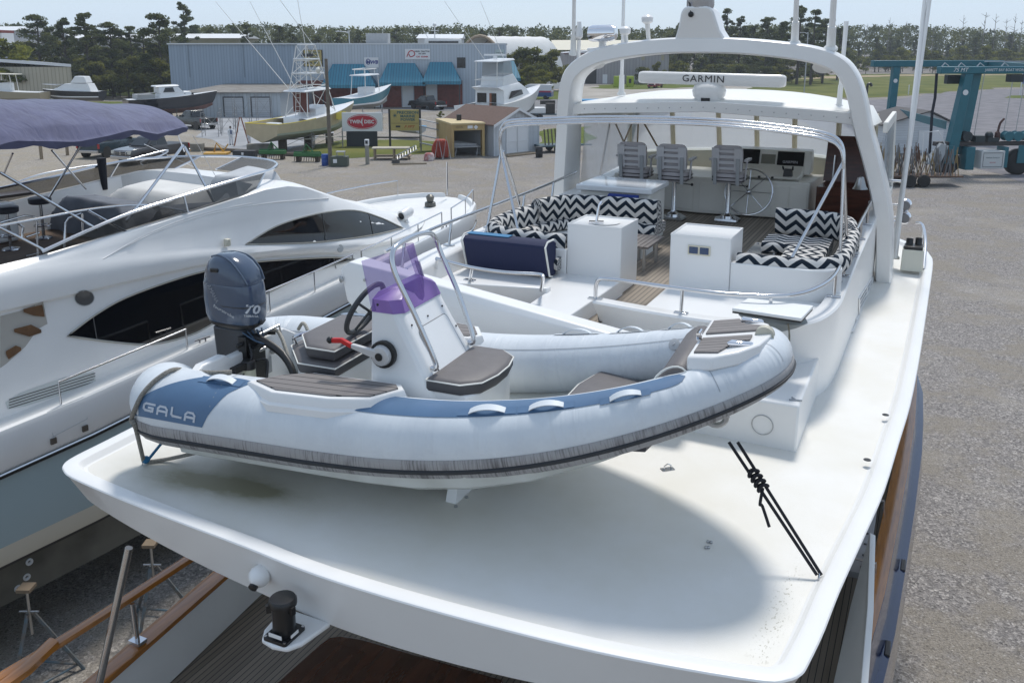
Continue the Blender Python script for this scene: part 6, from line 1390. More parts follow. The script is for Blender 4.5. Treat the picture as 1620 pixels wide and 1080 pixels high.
# ================================================================ ground sheets
kind(None,'') if False else None
sheet('lawn',[(118,172),(118,143),(290,137),(300,150),(230,160),(160,172)],GRASS,.02,.8)
sheet('gravel_path',[(118,161),(120,153),(215,152),(300,152),(300,158),(205,161)],PALE,.03,.6)
sheet('concrete_pad',[(285,200),(300,178),(480,172),(560,190),(500,222),(430,246),(380,240),(330,222)],CONC,.018,.8)
sheet('grass_verge',[(478,252),(500,228),(560,220),(720,225),(740,232),(700,240),(600,246),(530,250)],GRASSY,.02,1.0)
sheet('grass_verge',[(845,232),(860,205),(930,200),(935,225),(900,236)],GRASS,.02,.8)
sheet('road',[(560,182),(700,176),(900,190),(1100,190),(1090,170),(900,156),(700,160)],ASPH,.016,.8)
sheet('lawn',[(840,158),(850,145),(905,143),(915,150),(890,158)],GRASS,.03,.8)
sheet('road',[(640,152),(760,145),(905,138),(1090,133),(1300,140),(1300,146),(1100,148),(930,160),(900,152),(800,152)],PALE,.024,1.)
sheet('lawn',[(930,139),(980,131),(1100,129),(1120,137),(1000,142)],GRASS,.04,1.2)
sheet('field',[(1180,150),(1180,128),(1250,123),(1300,119.5),(1400,117.5),(1660,116),(1660,137),(1600,139),(1530,142.5),(1460,148),(1400,154),(1300,154)],GRASSY,.03,1.5)
sheet('sand_bank',[(1250,126),(1300,121),(1420,118.6),(1660,117.4),(1660,118.8),(1420,120.5),(1320,124)],mat('sand',(.40,.31,.18),.95,var=.3,vscale=.3),.06,.8)
sheet('road',[(1180,165),(1400,158),(1460,150),(1530,144),(1660,138),(1660,300),(1500,250),(1300,205)],mat('blue_gravel_road',(.235,.225,.235),.95,col2=(.16,.155,.165),vscale=.5,detail=10,bump=.3,bscale=12,spec=.1),.010,.9)
sheet('lawn',[(1588,155),(1600,151.5),(1640,151),(1640,156)],GRASS,.03,.4)
# ================================================================ buildings
def ribm(n,c,p=.3,ln=None,ax=0): return stripemat(n,c,ln or tuple(x*.78 for x in c),p,p*.22,axis=ax,rough=.5,var=.10,vscale=(.3,.3,.1))
BB=thing('workshop_building','long pale blue-grey metal workshop with teal awnings over its brick fronts','building',(-27,152,0))
y0=139.5
mb=MB(); mb.b2((-53,y0,0),(-33.2,165,9.55)); mb.build('wall',ribm('blue_siding',(.27,.34,.42),.45),BB)
mb=MB(); mb.b2((-33.15,y0-.25,0),(-1.,165,9.6)); mb.build('wall',ribm('pale_siding',(.43,.48,.53),.45),BB)
mb=MB(); mb.b2((-53.1,y0-.3,9.56),(-.8,165.2,9.75)); mb.build('roof_trim',mat('trim_white',(.6,.62,.63),.5),BB)
mb=MB()
for x in(-41.5,-50): mb.b2((x-.06,y0-.06,4.6),(x+.06,y0-.01,9.5))
mb.build('siding_seam',mat('seam_blue',(.2,.25,.3),.6),BB)
mb=MB(); mb.b2((-24.5,152,9.75),(-20.8,155,11.4)); mb.build('roof_unit',GREYW,BB,bevel=.05)
BRICK=mat('red_brick',(.20,.055,.04),.85,var=.3,vscale=2)
for x0,x1 in((-33.1,-21.2),(-20.4,-17.2),(-15.2,-13.4),(-11.6,-7.7)):
    mb=MB(); mb.b2((x0,y0-.32,0),(x1,y0-.26,4.1)); mb.build('brick_front',BRICK,BB)
for x in(-16.2,-12.5,-21.):
    mb=MB(); mb.b2((x-.85,y0-.34,0),(x+.85,y0-.28,3.6)); mb.build('shop_door',mat('door_white',(.62,.64,.65),.5),BB)
mb=MB(); mb.b2((-8.5,y0-.3,6.0),(-7.2,y0-.27,7.6)); mb.build('window',DARKGL,BB)
TEAL=stripemat('teal_awning_metal',(.035,.21,.30),(.02,.12,.19),.42,.12,axis=0,rough=.4,var=.15,bump=.4)
for xl,xr,zt,zb in((-29.0,-20.8,6.6,3.55),(-20.3,-13.2,6.75,3.9),(-13.6,-7.8,6.9,4.1),(-2.6,1.3,7.1,4.6)):
    w=(xr-xl)*.16; mb=MB(); mb.loft([[(xl+w,y0-.3,zt),(xr-w*1.6,y0-.3,zt),(xr-w*1.6,y0-.5,zt),(xl+w,y0-.5,zt)],[(xl,y0-.3,zb),(xr,y0-.3,zb),(xr,y0-3.2,zb),(xl,y0-3.2,zb)],[(xl,y0-.3,zb-.5),(xr,y0-.3,zb-.5),(xr,y0-3.2,zb-.5),(xl,y0-3.2,zb-.5)]]); aw=mb.build('awning',TEAL,BB)
    mb=MB()
    for x in(xl+.2,xr-.2): mb.b2((x-.08,y0-3.1,0),(x+.08,y0-2.95,zb-.4))
    mb.build('awning_post',mat('post_dark',(.03,.04,.045),.5),aw)
# lean-to with roller doors
mb=MB(); mb.loft([[(-44,119.5,0),(-44,119.5,3.15),(-44,139.4,3.45),(-44,139.4,0)],[(-31.,119.5,0),(-31.,119.5,3.15),(-31.,139.4,3.45),(-31.,139.4,0)]]); lt=mb.build('lean_to',ribm('leanto_siding',(.40,.44,.47),.5),BB)
mb=MB(); mb.slab([(-44.3,119.1,3.18),(-30.8,119.1,3.18),(-30.8,139.4,3.5),(-44.3,139.4,3.5)],(0,0,.12)); mb.build('lean_to_roof',mat('rusty_roof',(.24,.23,.21),.7,col2=(.15,.13,.11),vscale=.6,detail=8),BB)
for a,b in((-38.5,-36.0),(-34.8,-32.4)):
    mb=MB(); mb.b2((a,119.42,0),(b,119.47,2.55)); d=mb.build('roller_door',ribm('roller_white',(.42,.44,.46),.28,ax=2),BB)
    mb=MB(); mb.b2((a-.15,119.38,0),(a,119.44,2.7)); mb.b2((b,119.38,0),(b+.1,119.44,2.7)); mb.b2((a,119.38,2.55),(b,119.44,2.7)); mb.build('door_frame',mat('frame_dark',(.05,.055,.06),.6),d)
WHT=mat('sign_white',(.68,.69,.70),.5); INKB=mat('ink_navy',(.03,.05,.22),.5); INKR=mat('ink_red',(.42,.012,.03),.5); INKK=mat('ink_dark',(.02,.02,.022),.5); GOLD=mat('sign_gold',(.42,.33,.11),.5,var=.08); INKT=mat('ink_teal',(.03,.10,.10),.5)
def flat(x0,z0,x1,z1,y,m,name,par,d=.06):
    mb=MB(); mb.b2((x0,y-d,z0),(x1,y,z1)); return mb.build(name,m,par)
def txt(s,x,y,z,size,m,par,name='lettering',**k):
    return text_mb(s,size,planemap((x,y,z),(1,0,0),(0,0,1),.01),**k).build(name,m,par,smooth=0)
yb_=y0-.33
sgn=flat(-22.8,6.05,-20.6,7.6,yb_,WHT,'wall_sign',BB); txt('MWB',-21.6,yb_-.07,6.85,.75,INKB,sgn,shear=.2,bold=.03)
mb=MB(); mb.tube([(-22.2+.3*math.cos(t),yb_-.075,6.95+.4*math.sin(t)) for t in [2*PI*k/16 for k in range(16)]],.06,5,closed=True); mb.build('logo',INKB,sgn)
sgn=flat(-16.5,7.3,-12.6,8.9,yb_,WHT,'wall_sign',BB); txt('DIESEL TRACTOR',-13.85,yb_-.07,8.5,.30,INKK,sgn,bold=.01); txt('A/C GEN',-13.85,yb_-.07,8.15,.28,INKK,sgn,bold=.01); txt('CAT  SCANIA',-13.85,yb_-.07,7.7,.30,INKR,sgn,bold=.015)
mb=MB(); mb.tube(bez([(-16.2,yb_-.075,7.7),(-15.8,yb_-.075,8.5),(-15.2,yb_-.075,8.55),(-15.0,yb_-.075,8.0),(-15.6,yb_-.075,7.7),(-15.9,yb_-.075,8.1)],5),.07,5); mb.build('logo',INKR,sgn)
for z0,z1 in((7.2,8.7),(6.3,7.12)):
    sgn=flat(-32.2,z0-.1,-29.2,z1+.05,yb_+.02,INKK,'wall_sign',BB); f=flat(-32.05,z0,-29.35,z1,yb_-.05,GOLD,'sign_face',sgn)
    if z1>8:
        for i,s_ in enumerate(('PRECISION','MARINE','POWER')): txt(s_,-30.6,yb_-.115,8.35-.42*i,.38,INKT,sgn,bold=.012,sx=1.1)
    else: txt('MAN',-31.4,yb_-.115,6.75,.5,INKK,sgn,bold=.02); txt('FPT',-30.2,yb_-.115,6.75,.45,INKT,sgn,bold=.02)
sgn=flat(-2.6,7.3,-1.2,8.8,yb_,mat('sign_pale_green',(.45,.52,.50),.5),'wall_sign',BB); txt('WATERS',-1.9,yb_-.07,8.3,.28,INKK,sgn); txt('MARINE',-1.9,yb_-.07,7.8,.28,INKK,sgn)
# beige warehouse
c=at(118,165); BW=thing('metal_warehouse','beige ribbed metal warehouse with a white roof edge at the far left','building',(c.x-12,c.y,0))
mb=MB(); mb.loft([[(c.x-30+d,y,0),(c.x+d,y,0),(c.x+d,y,6.),(c.x-30+d,y,6.)] for y,d in((c.y,0),(c.y+26,-19))]); mb.build('wall',ribm('beige_siding',(.42,.385,.30),.62,ln=(.29,.265,.2)),BW)
mb=MB(); mb.loft([[(c.x-30+d,y,6.0),(c.x-30+d,y,6.5),(c.x-11+d,y,7.25),(c.x+.2+d,y,6.45),(c.x+.2+d,y,6.0),(c.x-11+d,y,6.75)] for y,d in((c.y-.25,0),(c.y+26,-19))]); mb.build('roof',mat('roof_white',(.66,.68,.70),.4),BW)
# grey warehouse, behind the arch
GW=thing('grey_warehouse','grey metal warehouse with a dark open doorway seen through the radar arch','building',(30,232,0))
mb=MB(); mb.b2((13.4,230,0),(40.,256,7.5)); mb.build('wall',ribm('grey_siding',(.33,.31,.315),.8),GW)
mb=MB(); mb.loft([[(13.2,y,7.5),(13.2,y,7.7),(34,y,9.3),(40.4,y,7.7),(40.4,y,7.5)] for y in(229.7,256)]); mb.build('roof',mat('roof_grey',(.50,.50,.51),.4),GW)
mb=MB(); mb.b2((13.1,229.6,7.42),(40.5,229.7,7.62)); mb.build('eave_trim',mat('trim_maroon',(.13,.04,.04),.6),GW)
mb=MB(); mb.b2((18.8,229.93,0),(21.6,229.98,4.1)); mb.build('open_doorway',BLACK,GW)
mb=MB(); mb.b2((23.2,229.93,0),(24.4,229.98,2.3)); mb.build('side_door',WHT,GW)
mb=MB()
for x in(27.,33.,38.): mb.b2((x,229.94,5.8),(x+.8,229.98,7.1))
mb.build('louvre',mat('louvre_tan',(.36,.32,.22),.6),GW)
# pavilion roof, fabric dome, far sheds
PV=thing('pavilion','pale roofed open pavilion behind the grey warehouse','building',(26,275,0))
mb=MB(); mb.loft([[(11,270,8.2),(15.5,270,11.2),(20,270,8.2),(20,270,7.9),(15.5,270,10.8),(11,270,7.9)],[(36,270,8.2),(36,278,11.2),(36,286,8.2),(36,286,7.9),(36,278,10.8),(36,270,7.9)]]) if False else mb.loft([[(12,268,8.3),(12,276,11.2),(12,284,8.3),(12,276,8.8)],[(40,268,8.3),(40,276,11.2),(40,284,8.3),(40,276,8.8)]]); mb.build('roof',mat('cream_roof',(.62,.58,.46),.6),PV)
mb=MB()
for x in(12.5,16,20,39.5): mb.b2((x-.15,268.3,0),(x+.15,268.6,8.3))
mb.build('post',WOODM,PV)
DM=thing('fabric_dome','white fabric arched storage dome beyond the blue-grey workshop','building',(0,195,0))
def dsec(c0,rx,h): return [c0+Vector((rx.x*math.cos(t),rx.y*math.cos(t),h*math.sin(t))) for t in [PI*k/18 for k in range(19)]]
ax=Vector((13.,16.,0)); rx=Vector((5.6,-1.4,0)); cc=Vector((-6.6,188,0))
mb=MB(); mb.loft([dsec(cc+ax*k,rx,11.4-.06*math.sin(k*30)) for k in[i/14 for i in range(15)]],closed=False); mb.poly(dsec(cc+ax,rx,11.3)); mb.build('fabric_skin',mat('dome_white',(.70,.70,.68),.6,var=.08,vscale=.4),DM,smooth=60)
mb=MB(); p=dsec(cc+Vector((0,-.05,0)),rx,11.45); mb.tube(p,.3,6); mb.build('front_hoop',mat('dome_tan',(.34,.26,.18),.7),DM)
mb=MB(); mb.poly(dsec(cc+ax*.25,rx*.98,11.2)); mb.build('end_curtain',mat('dome_shade',(.30,.25,.19),.8),DM)
def shed(nm,lab,x0,x1,y,d,h,rc,wc,rise_=1.2,cat='building'):
    t=thing(nm,lab,cat,((x0+x1)/2,y,0)); mb=MB(); mb.b2((x0,y,0),(x1,y+d,h)); mb.build('wall',mat(nm+'_wall_'+str(len(MATS)),wc,.6,var=.1,vscale=.5),t); mb=MB(); mb.loft([[(x0-.4,y-.4,h),(x0-.4,y+d/2,h+rise_),(x0-.4,y+d+.4,h)],[(x1+.4,y-.4,h),(x1+.4,y+d/2,h+rise_),(x1+.4,y+d+.4,h)]]); mb.build('roof',mat(nm+'_roof_'+str(len(MATS)),rc,.5),t); return t
shed('far_warehouse','white roofed far warehouse standing behind the pines at upper left',-168,-118,215,25,13.0,(.68,.69,.70),(.42,.43,.45))
shed('far_warehouse','low white roofed shed in the gap between the two left pines',-150,-105,260,20,11.6,(.70,.70,.70),(.36,.36,.34))
shed('far_warehouse','olive walled far warehouse with a white roof above the workshop',-86,-68,225,18,11.3,(.70,.70,.70),(.22,.20,.12))
shed('far_warehouse','white far boathouse roof above the workshop beside the fabric dome',-26,-14,250,15,11.5,(.68,.70,.72),(.55,.56,.57))
# container shed, white shed, shed by the lift
def local(loc_,rz): return TF(loc_,rz)
a,b=at(716,249),at(766,247); rz=math.atan2(b.y-a.y,b.x-a.x)
CS=thing('plywood_shed','tan boxy shed with an open dark front full of gear','shed',a,rz); T=TF(a,rz); TAN=mat('tan_panel',(.42,.30,.13),.7,var=.12,vscale=1.2); W_=(b-a).length
ln=5.4
mb=MB(T)
mb.b2((-.06,0,0),(.0,ln,2.75)); mb.b2((W_,0,0),(W_+.06,ln,2.75)); mb.b2((0,ln-.06,0),(W_,ln,2.75)); mb.b2((0,.0,2.25),(W_,.06,2.75)); mb.b2((0,0,0),(.16,.06,2.25)); mb.b2((W_-.16,0,0),(W_,.06,2.25)); mb.build('wall',TAN,CS)
mb=MB(T); mb.b2((-.1,-.1,2.75),(W_+.1,ln+.1,2.88)); mb.build('roof',mat('tan_roof',(.55,.44,.24),.7,var=.1,vscale=.8),CS)
mb=MB(T); mb.cyl((W_*.5,ln*.55,2.88),.22,.5,12); mb.build('roof_vent',BLACK,CS)
mb=MB(T); mb.b2((.2,.4,.75),(W_-.2,1.6,.85)); mb.tube([(.4,.6,0),(.5,.6,.8)],.05,6); mb.tube([(W_-.5,.6,0),(W_-.4,.6,.8)],.05,6); mb.loft([[(.3,.8,.86),(.3,1.4,.86),(.3,1.4,1.3),(.3,.8,1.1)],[(W_-.4,.8,.86),(W_-.4,1.4,.86),(W_-.4,1.4,1.0),(W_-.4,.8,1.0)]]); mb.build('bench_gear',GREYW,CS)
o=T@Vector((W_*.22,-.01,2.52)); text_mb('C21175',.2,planemap(o,T.to_3x3()@Vector((1,0,0)),(0,0,1),.012)).build('lettering',INKK,CS,smooth=0)
mb=MB(T); mb.b2((W_*.48,-.015,2.4),(W_*.64,-.005,2.65)); mb.build('notice',WHT,CS); q=T@Vector((W_*.74,-.02,2.5)); mb=MB(T); mb.slab([(W_*.74-.2,-.02,2.5),(W_*.74,-.02,2.3),(W_*.74+.2,-.02,2.5),(W_*.74,-.02,2.7)],(0,-.01,0)); mb.build('diamond_sign',WHT,CS)
a,b=at(781,247.5),at(853,239.5); rz=math.atan2(b.y-a.y,b.x-a.x); W_=(b-a).length
WS=thing('garden_shed','small white board shed with a brown shingle roof and double doors','shed',a,rz); T=TF(a,rz); ln=6.6; h=2.75; rd_=1.15
mb=MB(T); mb.loft([[(0,y,0),(W_,y,0),(W_,y,h),(W_/2,y,h+rd_),(0,y,h)] for y in(0,ln)]); mb.build('wall',stripemat('white_boards',(.50,.53,.56),(.30,.32,.34),.2,.025,axis=0,rough=.7,var=.2),WS)
for s in(0,1):
    mb=MB(T); x=-.25 if s==0 else W_+.25; e=h-.13
    mb.slab([(x,-.3,e),(W_/2,-.3,h+rd_+.05),(W_/2,ln+.3,h+rd_+.05),(x,ln+.3,e)],(0,0,.09)); mb.build('roof',mat('brown_shingle',(.15,.095,.075),.9,col2=(.11,.07,.055),vscale=6),WS)
mb=MB(T)
for s in(0,1):
    x=-.25 if s==0 else W_+.25; mb.slab([(x,-.32,h-.3),(W_/2,-.32,h+rd_-.1),(W_/2,-.32,h+rd_+.12),(x,-.32,h-.05)],(0,-.03,0))
mb.build('barge_board',WHT,WS)
mb=MB(T)
for k in range(2):
    x0=W_*.26+k*W_*.245; x1=x0+W_*.235; mb.b2((x0,-.05,.12),(x1,-.02,2.35))
for k in range(2):
    x0=W_*.26+k*W_*.245; x1=x0+W_*.235
    for z in(.12,1.1,2.27): mb.b2((x0,-.09,z),(x1,-.05,z+.09))
    for x in(x0,x1-.08): mb.b2((x,-.085,.12),(x+.08,-.052,2.35))
mb.build('double_door',WHT,WS)
mb=MB(T); mb.b2((W_*.45,-.04,2.95),(W_*.55,-.01,3.2)); mb.build('gable_vent',GREYW,WS)
mb=MB(T); mb.b2((W_*.1,-1.3,.02),(W_*.75,-.1,.12)); mb.build('ramp',WOODM,WS)
a,b=at(1408,252),at(1500,251); rz=math.atan2(b.y-a.y,b.x-a.x)
a,b=at(1395,243),at(1497,241); rz=.12
LS=thing('white_shed','white shed with a grey shingle roof behind the travel lift','shed',a,rz); T=TF(a,rz); W_=6.6; h=2.5; rd_=1.0
mb=MB(T); mb.loft([[(0,0,0),(0,3.2,0),(0,3.2,h),(0,1.6,h+rd_),(0,0,h)],[(W_,0,0),(W_,3.2,0),(W_,3.2,h),(W_,1.6,h+rd_),(W_,0,h)]]) if False else mb.loft([[(0,y,0),(W_,y,0),(W_,y,h),(W_*.62,y,h+rd_*1.1),(0,y,h)] for y in(0,5.)]); mb.build('wall',stripemat('white_boards_b',(.55,.58,.61),(.36,.38,.4),.22,.02,axis=2,rough=.6,var=.1),LS)
mb=MB(T); mb.slab([(-.4,-.3,h-.05),(W_*.62,-.3,h+rd_*1.1+.05),(W_*.62,5.3,h+rd_*1.1+.05),(-.4,5.3,h-.05)],(0,0,.1)); mb.slab([(W_+.3,-.3,h-.1),(W_*.62,-.3,h+rd_*1.1+.05),(W_*.62,5.3,h+rd_*1.1+.05),(W_+.3,5.3,h-.1)],(0,0,.1)); mb.build('roof',mat('grey_shingle',(.10,.095,.095),.9),LS)
mb=MB(T); mb.b2((W_*.5,-.05,.2),(W_*.85,-.02,2.0)); mb.build('shed_door',WHT,LS)
# ================================================================ vehicles
TYRE=RUBBER; RIM=mat('alloy_rim',(.42,.43,.44),.3,.7); CGL=mat('car_glass',(.02,.025,.03),.06,spec=.6); TAIL=mat('tail_red',(.35,.008,.01),.3); HEADL=mat('headlight',(.55,.55,.5),.15); BUMP=mat('bumper_chrome',(.5,.5,.5),.2,.8)
def wheel(par,T,x,y,r=.40,w=.26):
    mb=MB(T); ax=T.to_3x3()@Vector((0,1,0)); mb.lathe(T@Vector((x,y-w/2,r))if False else (x,y-w/2,r),[(r*.62,0),(r*.95,0),(r,.04),(r,w-.04),(r*.95,w),(r*.62,w)],18,ax=Vector((0,1,0))); o=mb.build('wheel',TYRE,par,smooth=50)
    mb=MB(T); mb.lathe((x,y-w/2+.02,r),[(.001,0),(r*.2,-.01),(r*.55,.02),(r*.63,0),(r*.63,w-.04),(r*.2,w-.02),(.001,w-.03)],14,ax=Vector((0,1,0))); mb.build('rim',RIM,o)
def veh_pose(pf,pr,wb):
    f=at(*pf);r=at(*pr); d=(f-r); L_=d.length; rz=math.atan2(d.y,d.x); return (f+r)/2,rz,L_/wb
def pickup(name,lab,pf,pr,col,side,s=None,bed=True,grille=None):
    """near side wheels at pf (front) and pr (rear); side=+1 when the near side is the left side of the truck"""
    c,rz,sc=veh_pose(pf,pr,3.6); sc=max(.9,min(1.12,sc)) if s is None else s
    off=Vector((-math.sin(rz),math.cos(rz),0))*(-.85*side); c=c+off
    t=thing(name,lab,'pickup truck' if bed else 'car',c,rz); T=TF(c,rz)@Matrix.Scale(sc,4)
    P_=mat('paint_'+name+str(len(MATS)),col,.22,coat=.5,var=.05)
    hw=.97
    def sec(x,zb,zs,zt,w): return [(x,-w,zb),(x,-w*1.0,zs),(x,-w*.94,zt),(x,w*.94,zt),(x,w,zs),(x,w,zb)]
    mb=MB(T); mb.loft([sec(2.85,.55,.75,.92,hw*.9),sec(2.78,.45,.80,1.05,hw*.97),sec(2.2,.42,.85,1.13,hw),sec(1.35,.42,.85,1.18,hw),sec(1.2,.42,.85,1.18,hw),sec(-2.6,.42,.85,1.17,hw),sec(-2.75,.5,.85,1.15,hw*.97)]); mb.build('body',P_,t,smooth=30,bevel=.04)
    xa=-2.4 if not bed else -.75
    mb=MB(T); mb.loft([[(1.3,-.86,1.16),(1.3,.86,1.16),(xa,.86,1.16),(xa,-.86,1.16)],[(.55,-.74,1.78),(.55,.74,1.78),(xa+.15,.74,1.80),(xa+.15,-.74,1.80)],[(.42,-.68,1.84),(.42,.68,1.84),(xa+.25,.68,1.86),(xa+.25,-.68,1.86)]]); cab=mb.build('cab',P_,t,smooth=30,bevel=.03)
    mb=MB(T); mb.slab([(1.24,-.74,1.24),(1.24,.74,1.24),(.64,.66,1.74),(.64,-.66,1.74)],(.02,0,.02)); mb.build('windscreen',CGL,cab)
    for sg in(-1,1):
        mb=MB(T); xs=[(1.02,.56,.30),(.22,.20,-.62)] if bed else [(1.02,.56,.1),(.02,.0,-.95),(-1.02,-1.02,-2.1)]
        for x0,x1,x2 in xs: mb.slab([(x0,sg*.835,1.24),(x1,sg*.755,1.72),(x2+.02,sg*.755,1.72),(x2+.02,sg*.835,1.24)],(0,sg*.018,.003))
        mb.build('side_window',CGL,cab)
        mb=MB(T); mb.box((1.0,sg*1.0,1.25),(.12,.2,.18)); mb.build('mirror',BLACK,t,bevel=.02)
        mb=MB(T); mb.b2((-2.78,sg*.93-.09,.78),(-2.70,sg*.93+.05*1,1.12)); mb.build('taillight',TAIL,t)
        mb=MB(T); mb.b2((2.70,sg*.78-.13,.80),(2.86,sg*.78+.13,1.02)); mb.build('headlight',HEADL,t,bevel=.02)
        for x in(1.75,-1.85): wheel(t,T,x,sg*.85)
        mb=MB(T)
        for x in(1.75,-1.85): mb.lathe((x,sg*.985 if sg<0 else sg*.975,.42),[(.001,0),(.47,0),(.47,.012),(.001,.012)],18,ax=Vector((0,1,0)))
        mb.build('wheel_arch',BLACK,t)
    mb=MB(T); mb.slab([(xa-.0,-.7,1.25),(xa,.7,1.25),(xa+.12,.66,1.72),(xa+.12,-.66,1.72)],(-.02,0,0)); mb.build('rear_window',CGL,cab)
    if bed:
        mb=MB(T); mb.b2((-2.62,-.80,1.171),(-.85,.80,1.178)); mb.build('load_bed',BLACK,t)
    mb=MB(T); mb.b2((2.80,-.55,.72),(2.885,.55,1.0)); gr=mb.build('grille',grille or BLACK,t,bevel=.02)
    if grille:
        mb=MB(T)
        for ya,yb2 in((-.5,-.05),(.05,.5)):
            for za,zb2 in((.74,.85),(.88,.98)): mb.b2((2.86,ya,za),(2.893,yb2,zb2))
        mb.build('grille_gap',BLACK,gr)
    mb=MB(T); mb.b2((2.78,-.95,.42),(2.95,.95,.66)); mb.build('front_bumper',BUMP if grille else P_,t,bevel=.04)
    mb=MB(T); mb.b2((-2.95,-.93,.45),(-2.76,.93,.66)); mb.build('rear_bumper',BUMP,t,bevel=.03)
    return t
pickup('pickup_truck','dark grey pickup truck with a chrome grille facing left beside the teal truck',(223,260),(283,251),(.055,.052,.055),-1 if False else 1,grille=BUMP)
pickup('pickup_truck','dark teal pickup truck seen from behind, left of the grey truck',(222,240),(160,251),(.012,.035,.05),-1)
pickup('pickup_truck','black pickup truck parked before the brick shop front',(649,172),(690,175),(.006,.006,.007),1)
pickup('pickup_truck','dark green pickup truck parked under the dark hulled boat',(276,201),(321,206),(.010,.014,.014),1)
pickup('pickup_truck','small far red pickup truck near the grey warehouse',(1031,141),(1053,138.2),(.22,.012,.02),1,s=1.0)
pickup('black_suv','black covered sport utility vehicle behind the black pickup truck',(702,168),(735,168),(.008,.008,.009),1,s=1.0,bed=False)
# delivery van
c=at(848,157); rz=math.atan2(.25,-1); VN=thing('delivery_van','white van with red and blue graphics parked beyond the white sportfisher','van',c,rz); T=TF(c,rz)
mb=MB(T)
def vs(x,zb,zt,w): return [(x,-w,zb),(x,-w,zt-.4),(x,-w*.9,zt),(x,w*.9,zt),(x,w,zt-.4),(x,w,zb)]
mb.loft([vs(3.0,.5,1.2,.9),vs(2.6,.45,1.4,1.),vs(1.7,.45,2.5,1.),vs(1.2,.45,2.65,1.),vs(-3.0,.45,2.65,1.)]); mb.cur=0; bd=mb.build('body',mat('van_white',(.66,.67,.68),.3),VN,bevel=.06)
mb=MB(T)
for sg in(-1,1): mb.b2((-3.0,sg*1.004-.004,.5),(1.2,sg*1.004+.004,1.25))
mb.b2((-3.012,-1,.5),(-3.002,1,1.35)); mb.build('blue_band',mat('van_blue',(.02,.08,.22),.3),VN)
mb=MB(T)
for sg in(-1,1): mb.b2((-2.9,sg*1.006-.005,1.25),(1.4,sg*1.006+.005,1.55))
mb.build('red_band',mat('van_red',(.35,.02,.06),.3),VN)
mb=MB(T); mb.b2((-3.02,-.8,1.6),(-3.003,.8,2.3)); mb.build('rear_window',CGL,VN)
for sg in(-1,1):
    for x in(2.,-1.9): wheel(VN,T,x,sg*.88,.37)
    mb=MB(T); mb.b2((-3.03,sg*.92-.06,1.0),(-2.98,sg*.92+.06,1.5)); mb.build('taillight',TAIL,VN)
# ================================================================ boats on stands
STAND=mat('stand_steel',(.10,.10,.10),.7,.3)
def frame2(pa,pb,lift=0.):
    "ground pixel under the bow and under the stern -> matrix with x towards the bow, and the distance"
    a=at(*pa);b=at(*pb); d=a-b; rz=math.atan2(d.y,d.x); c=(a+b)/2; return c,rz,d.length
def hullmesh(T,L_,B,zk,zs,zb,mats,par,name='hull',flare=.25,stem=.12,ch=.42):
    """hull from stern x=-L/2 to bow; zk keel, zs stern sheer, zb bow sheer; three colours: topsides, boot, bottom"""
    mb=MB(T); rings=[]; N=12
    for i in range(N+1):
        t=i/N; x=lerp(-L_/2,L_/2*(1-stem),t); k=max(0,(t-.45)/.55); hb=B/2*(1-k**2.4)*(.94+.06*min(1,t*4)); sh=lerp(zs,zb,t**2.)
        xo=L_/2*stem*k**3; kz=lerp(zk,zk+(zs-zk)*.45,k**3.5); cz=lerp(zk+(zs-zk)*ch,sh*.45+zk*.55,k**2); bz=lerp(cz,sh,.18)
        hh=max(.03,hb); cb=max(.02,hb*lerp(.93,.45,k**1.5))
        r=[(x+xo,hh,sh),(x+xo*.6,lerp(cb,hh,.35),lerp(cz,sh,.45)),(x+xo*.3,cb*1.01,bz),(x,cb,cz),(x-.0,cb*.45,lerp(kz,cz,.42)),(x,.015,kz)]
        rings.append(r+[(a,-b,c) for a,b,c in r[::-1]])
    mb.loft(rings,closed=False); n=len(rings[0])-1
    for q in range(len(mb.f)):
        i=q%n; i=min(i,n-1-i); mb.m[q]=0 if i<2 else 1 if i==2 else 2
    mb.F(list(range(n+1))); mb.m[-1]=0; mb.F([n-k for k in range(n+1)] if False else list(range(n+1))) if False else None
    h=mb.build(name,mats,par,smooth=35)
    rail=[r[0] for r in rings]; return h,rail
def deckfrom(T,rail,m,par,drop=.0,name='deck',frm=0,ins=.06):
    mb=MB(T); s=rail[frm:]; mb.loft([[(x,max(.0,y-ins),z-drop),(x,0,z-drop+.05),(x,-max(.0,y-ins),z-drop)] for x,y,z in s],closed=False); return mb.build(name,m,par)
def stands(T,par_name,xs,hb,h,lab,grp):
    for x in xs:
        for sg in(-1,1):
            p=T@Vector((x,sg*hb,0)); t=thing('jack_stand',lab,'jack stand',p,0,grp); TT=TF(p); mb=MB(TT)
            mb.tube([(0,0,h*.45),(0,0,h)],.05,6); mb.box((0,0,h),(.35,.35,.06)); mb.build('screw',STAND,t)
            mb=MB(TT)
            for k in range(3): a=2*PI*k/3; mb.tube([(.5*math.cos(a),.5*math.sin(a),0),(0,0,h*.6)],.045,5)
            mb.build('legs',STAND,t)
def keelblocks(T,xs,h,par,lab):
    for x in xs:
        p=T@Vector((x,0,0)); t=thing('keel_block',lab,'timber block',p,0,'keel blocks under the yard boats'); mb=MB(TF(p)); mb.box((0,0,h/2),(.6,.8,h)); mb.build('timbers',mat('old_timber',(.09,.07,.05),.9,var=.4,vscale=4),t)
WB=mat('boat_white',(.72,.73,.73),.3,var=.04); 
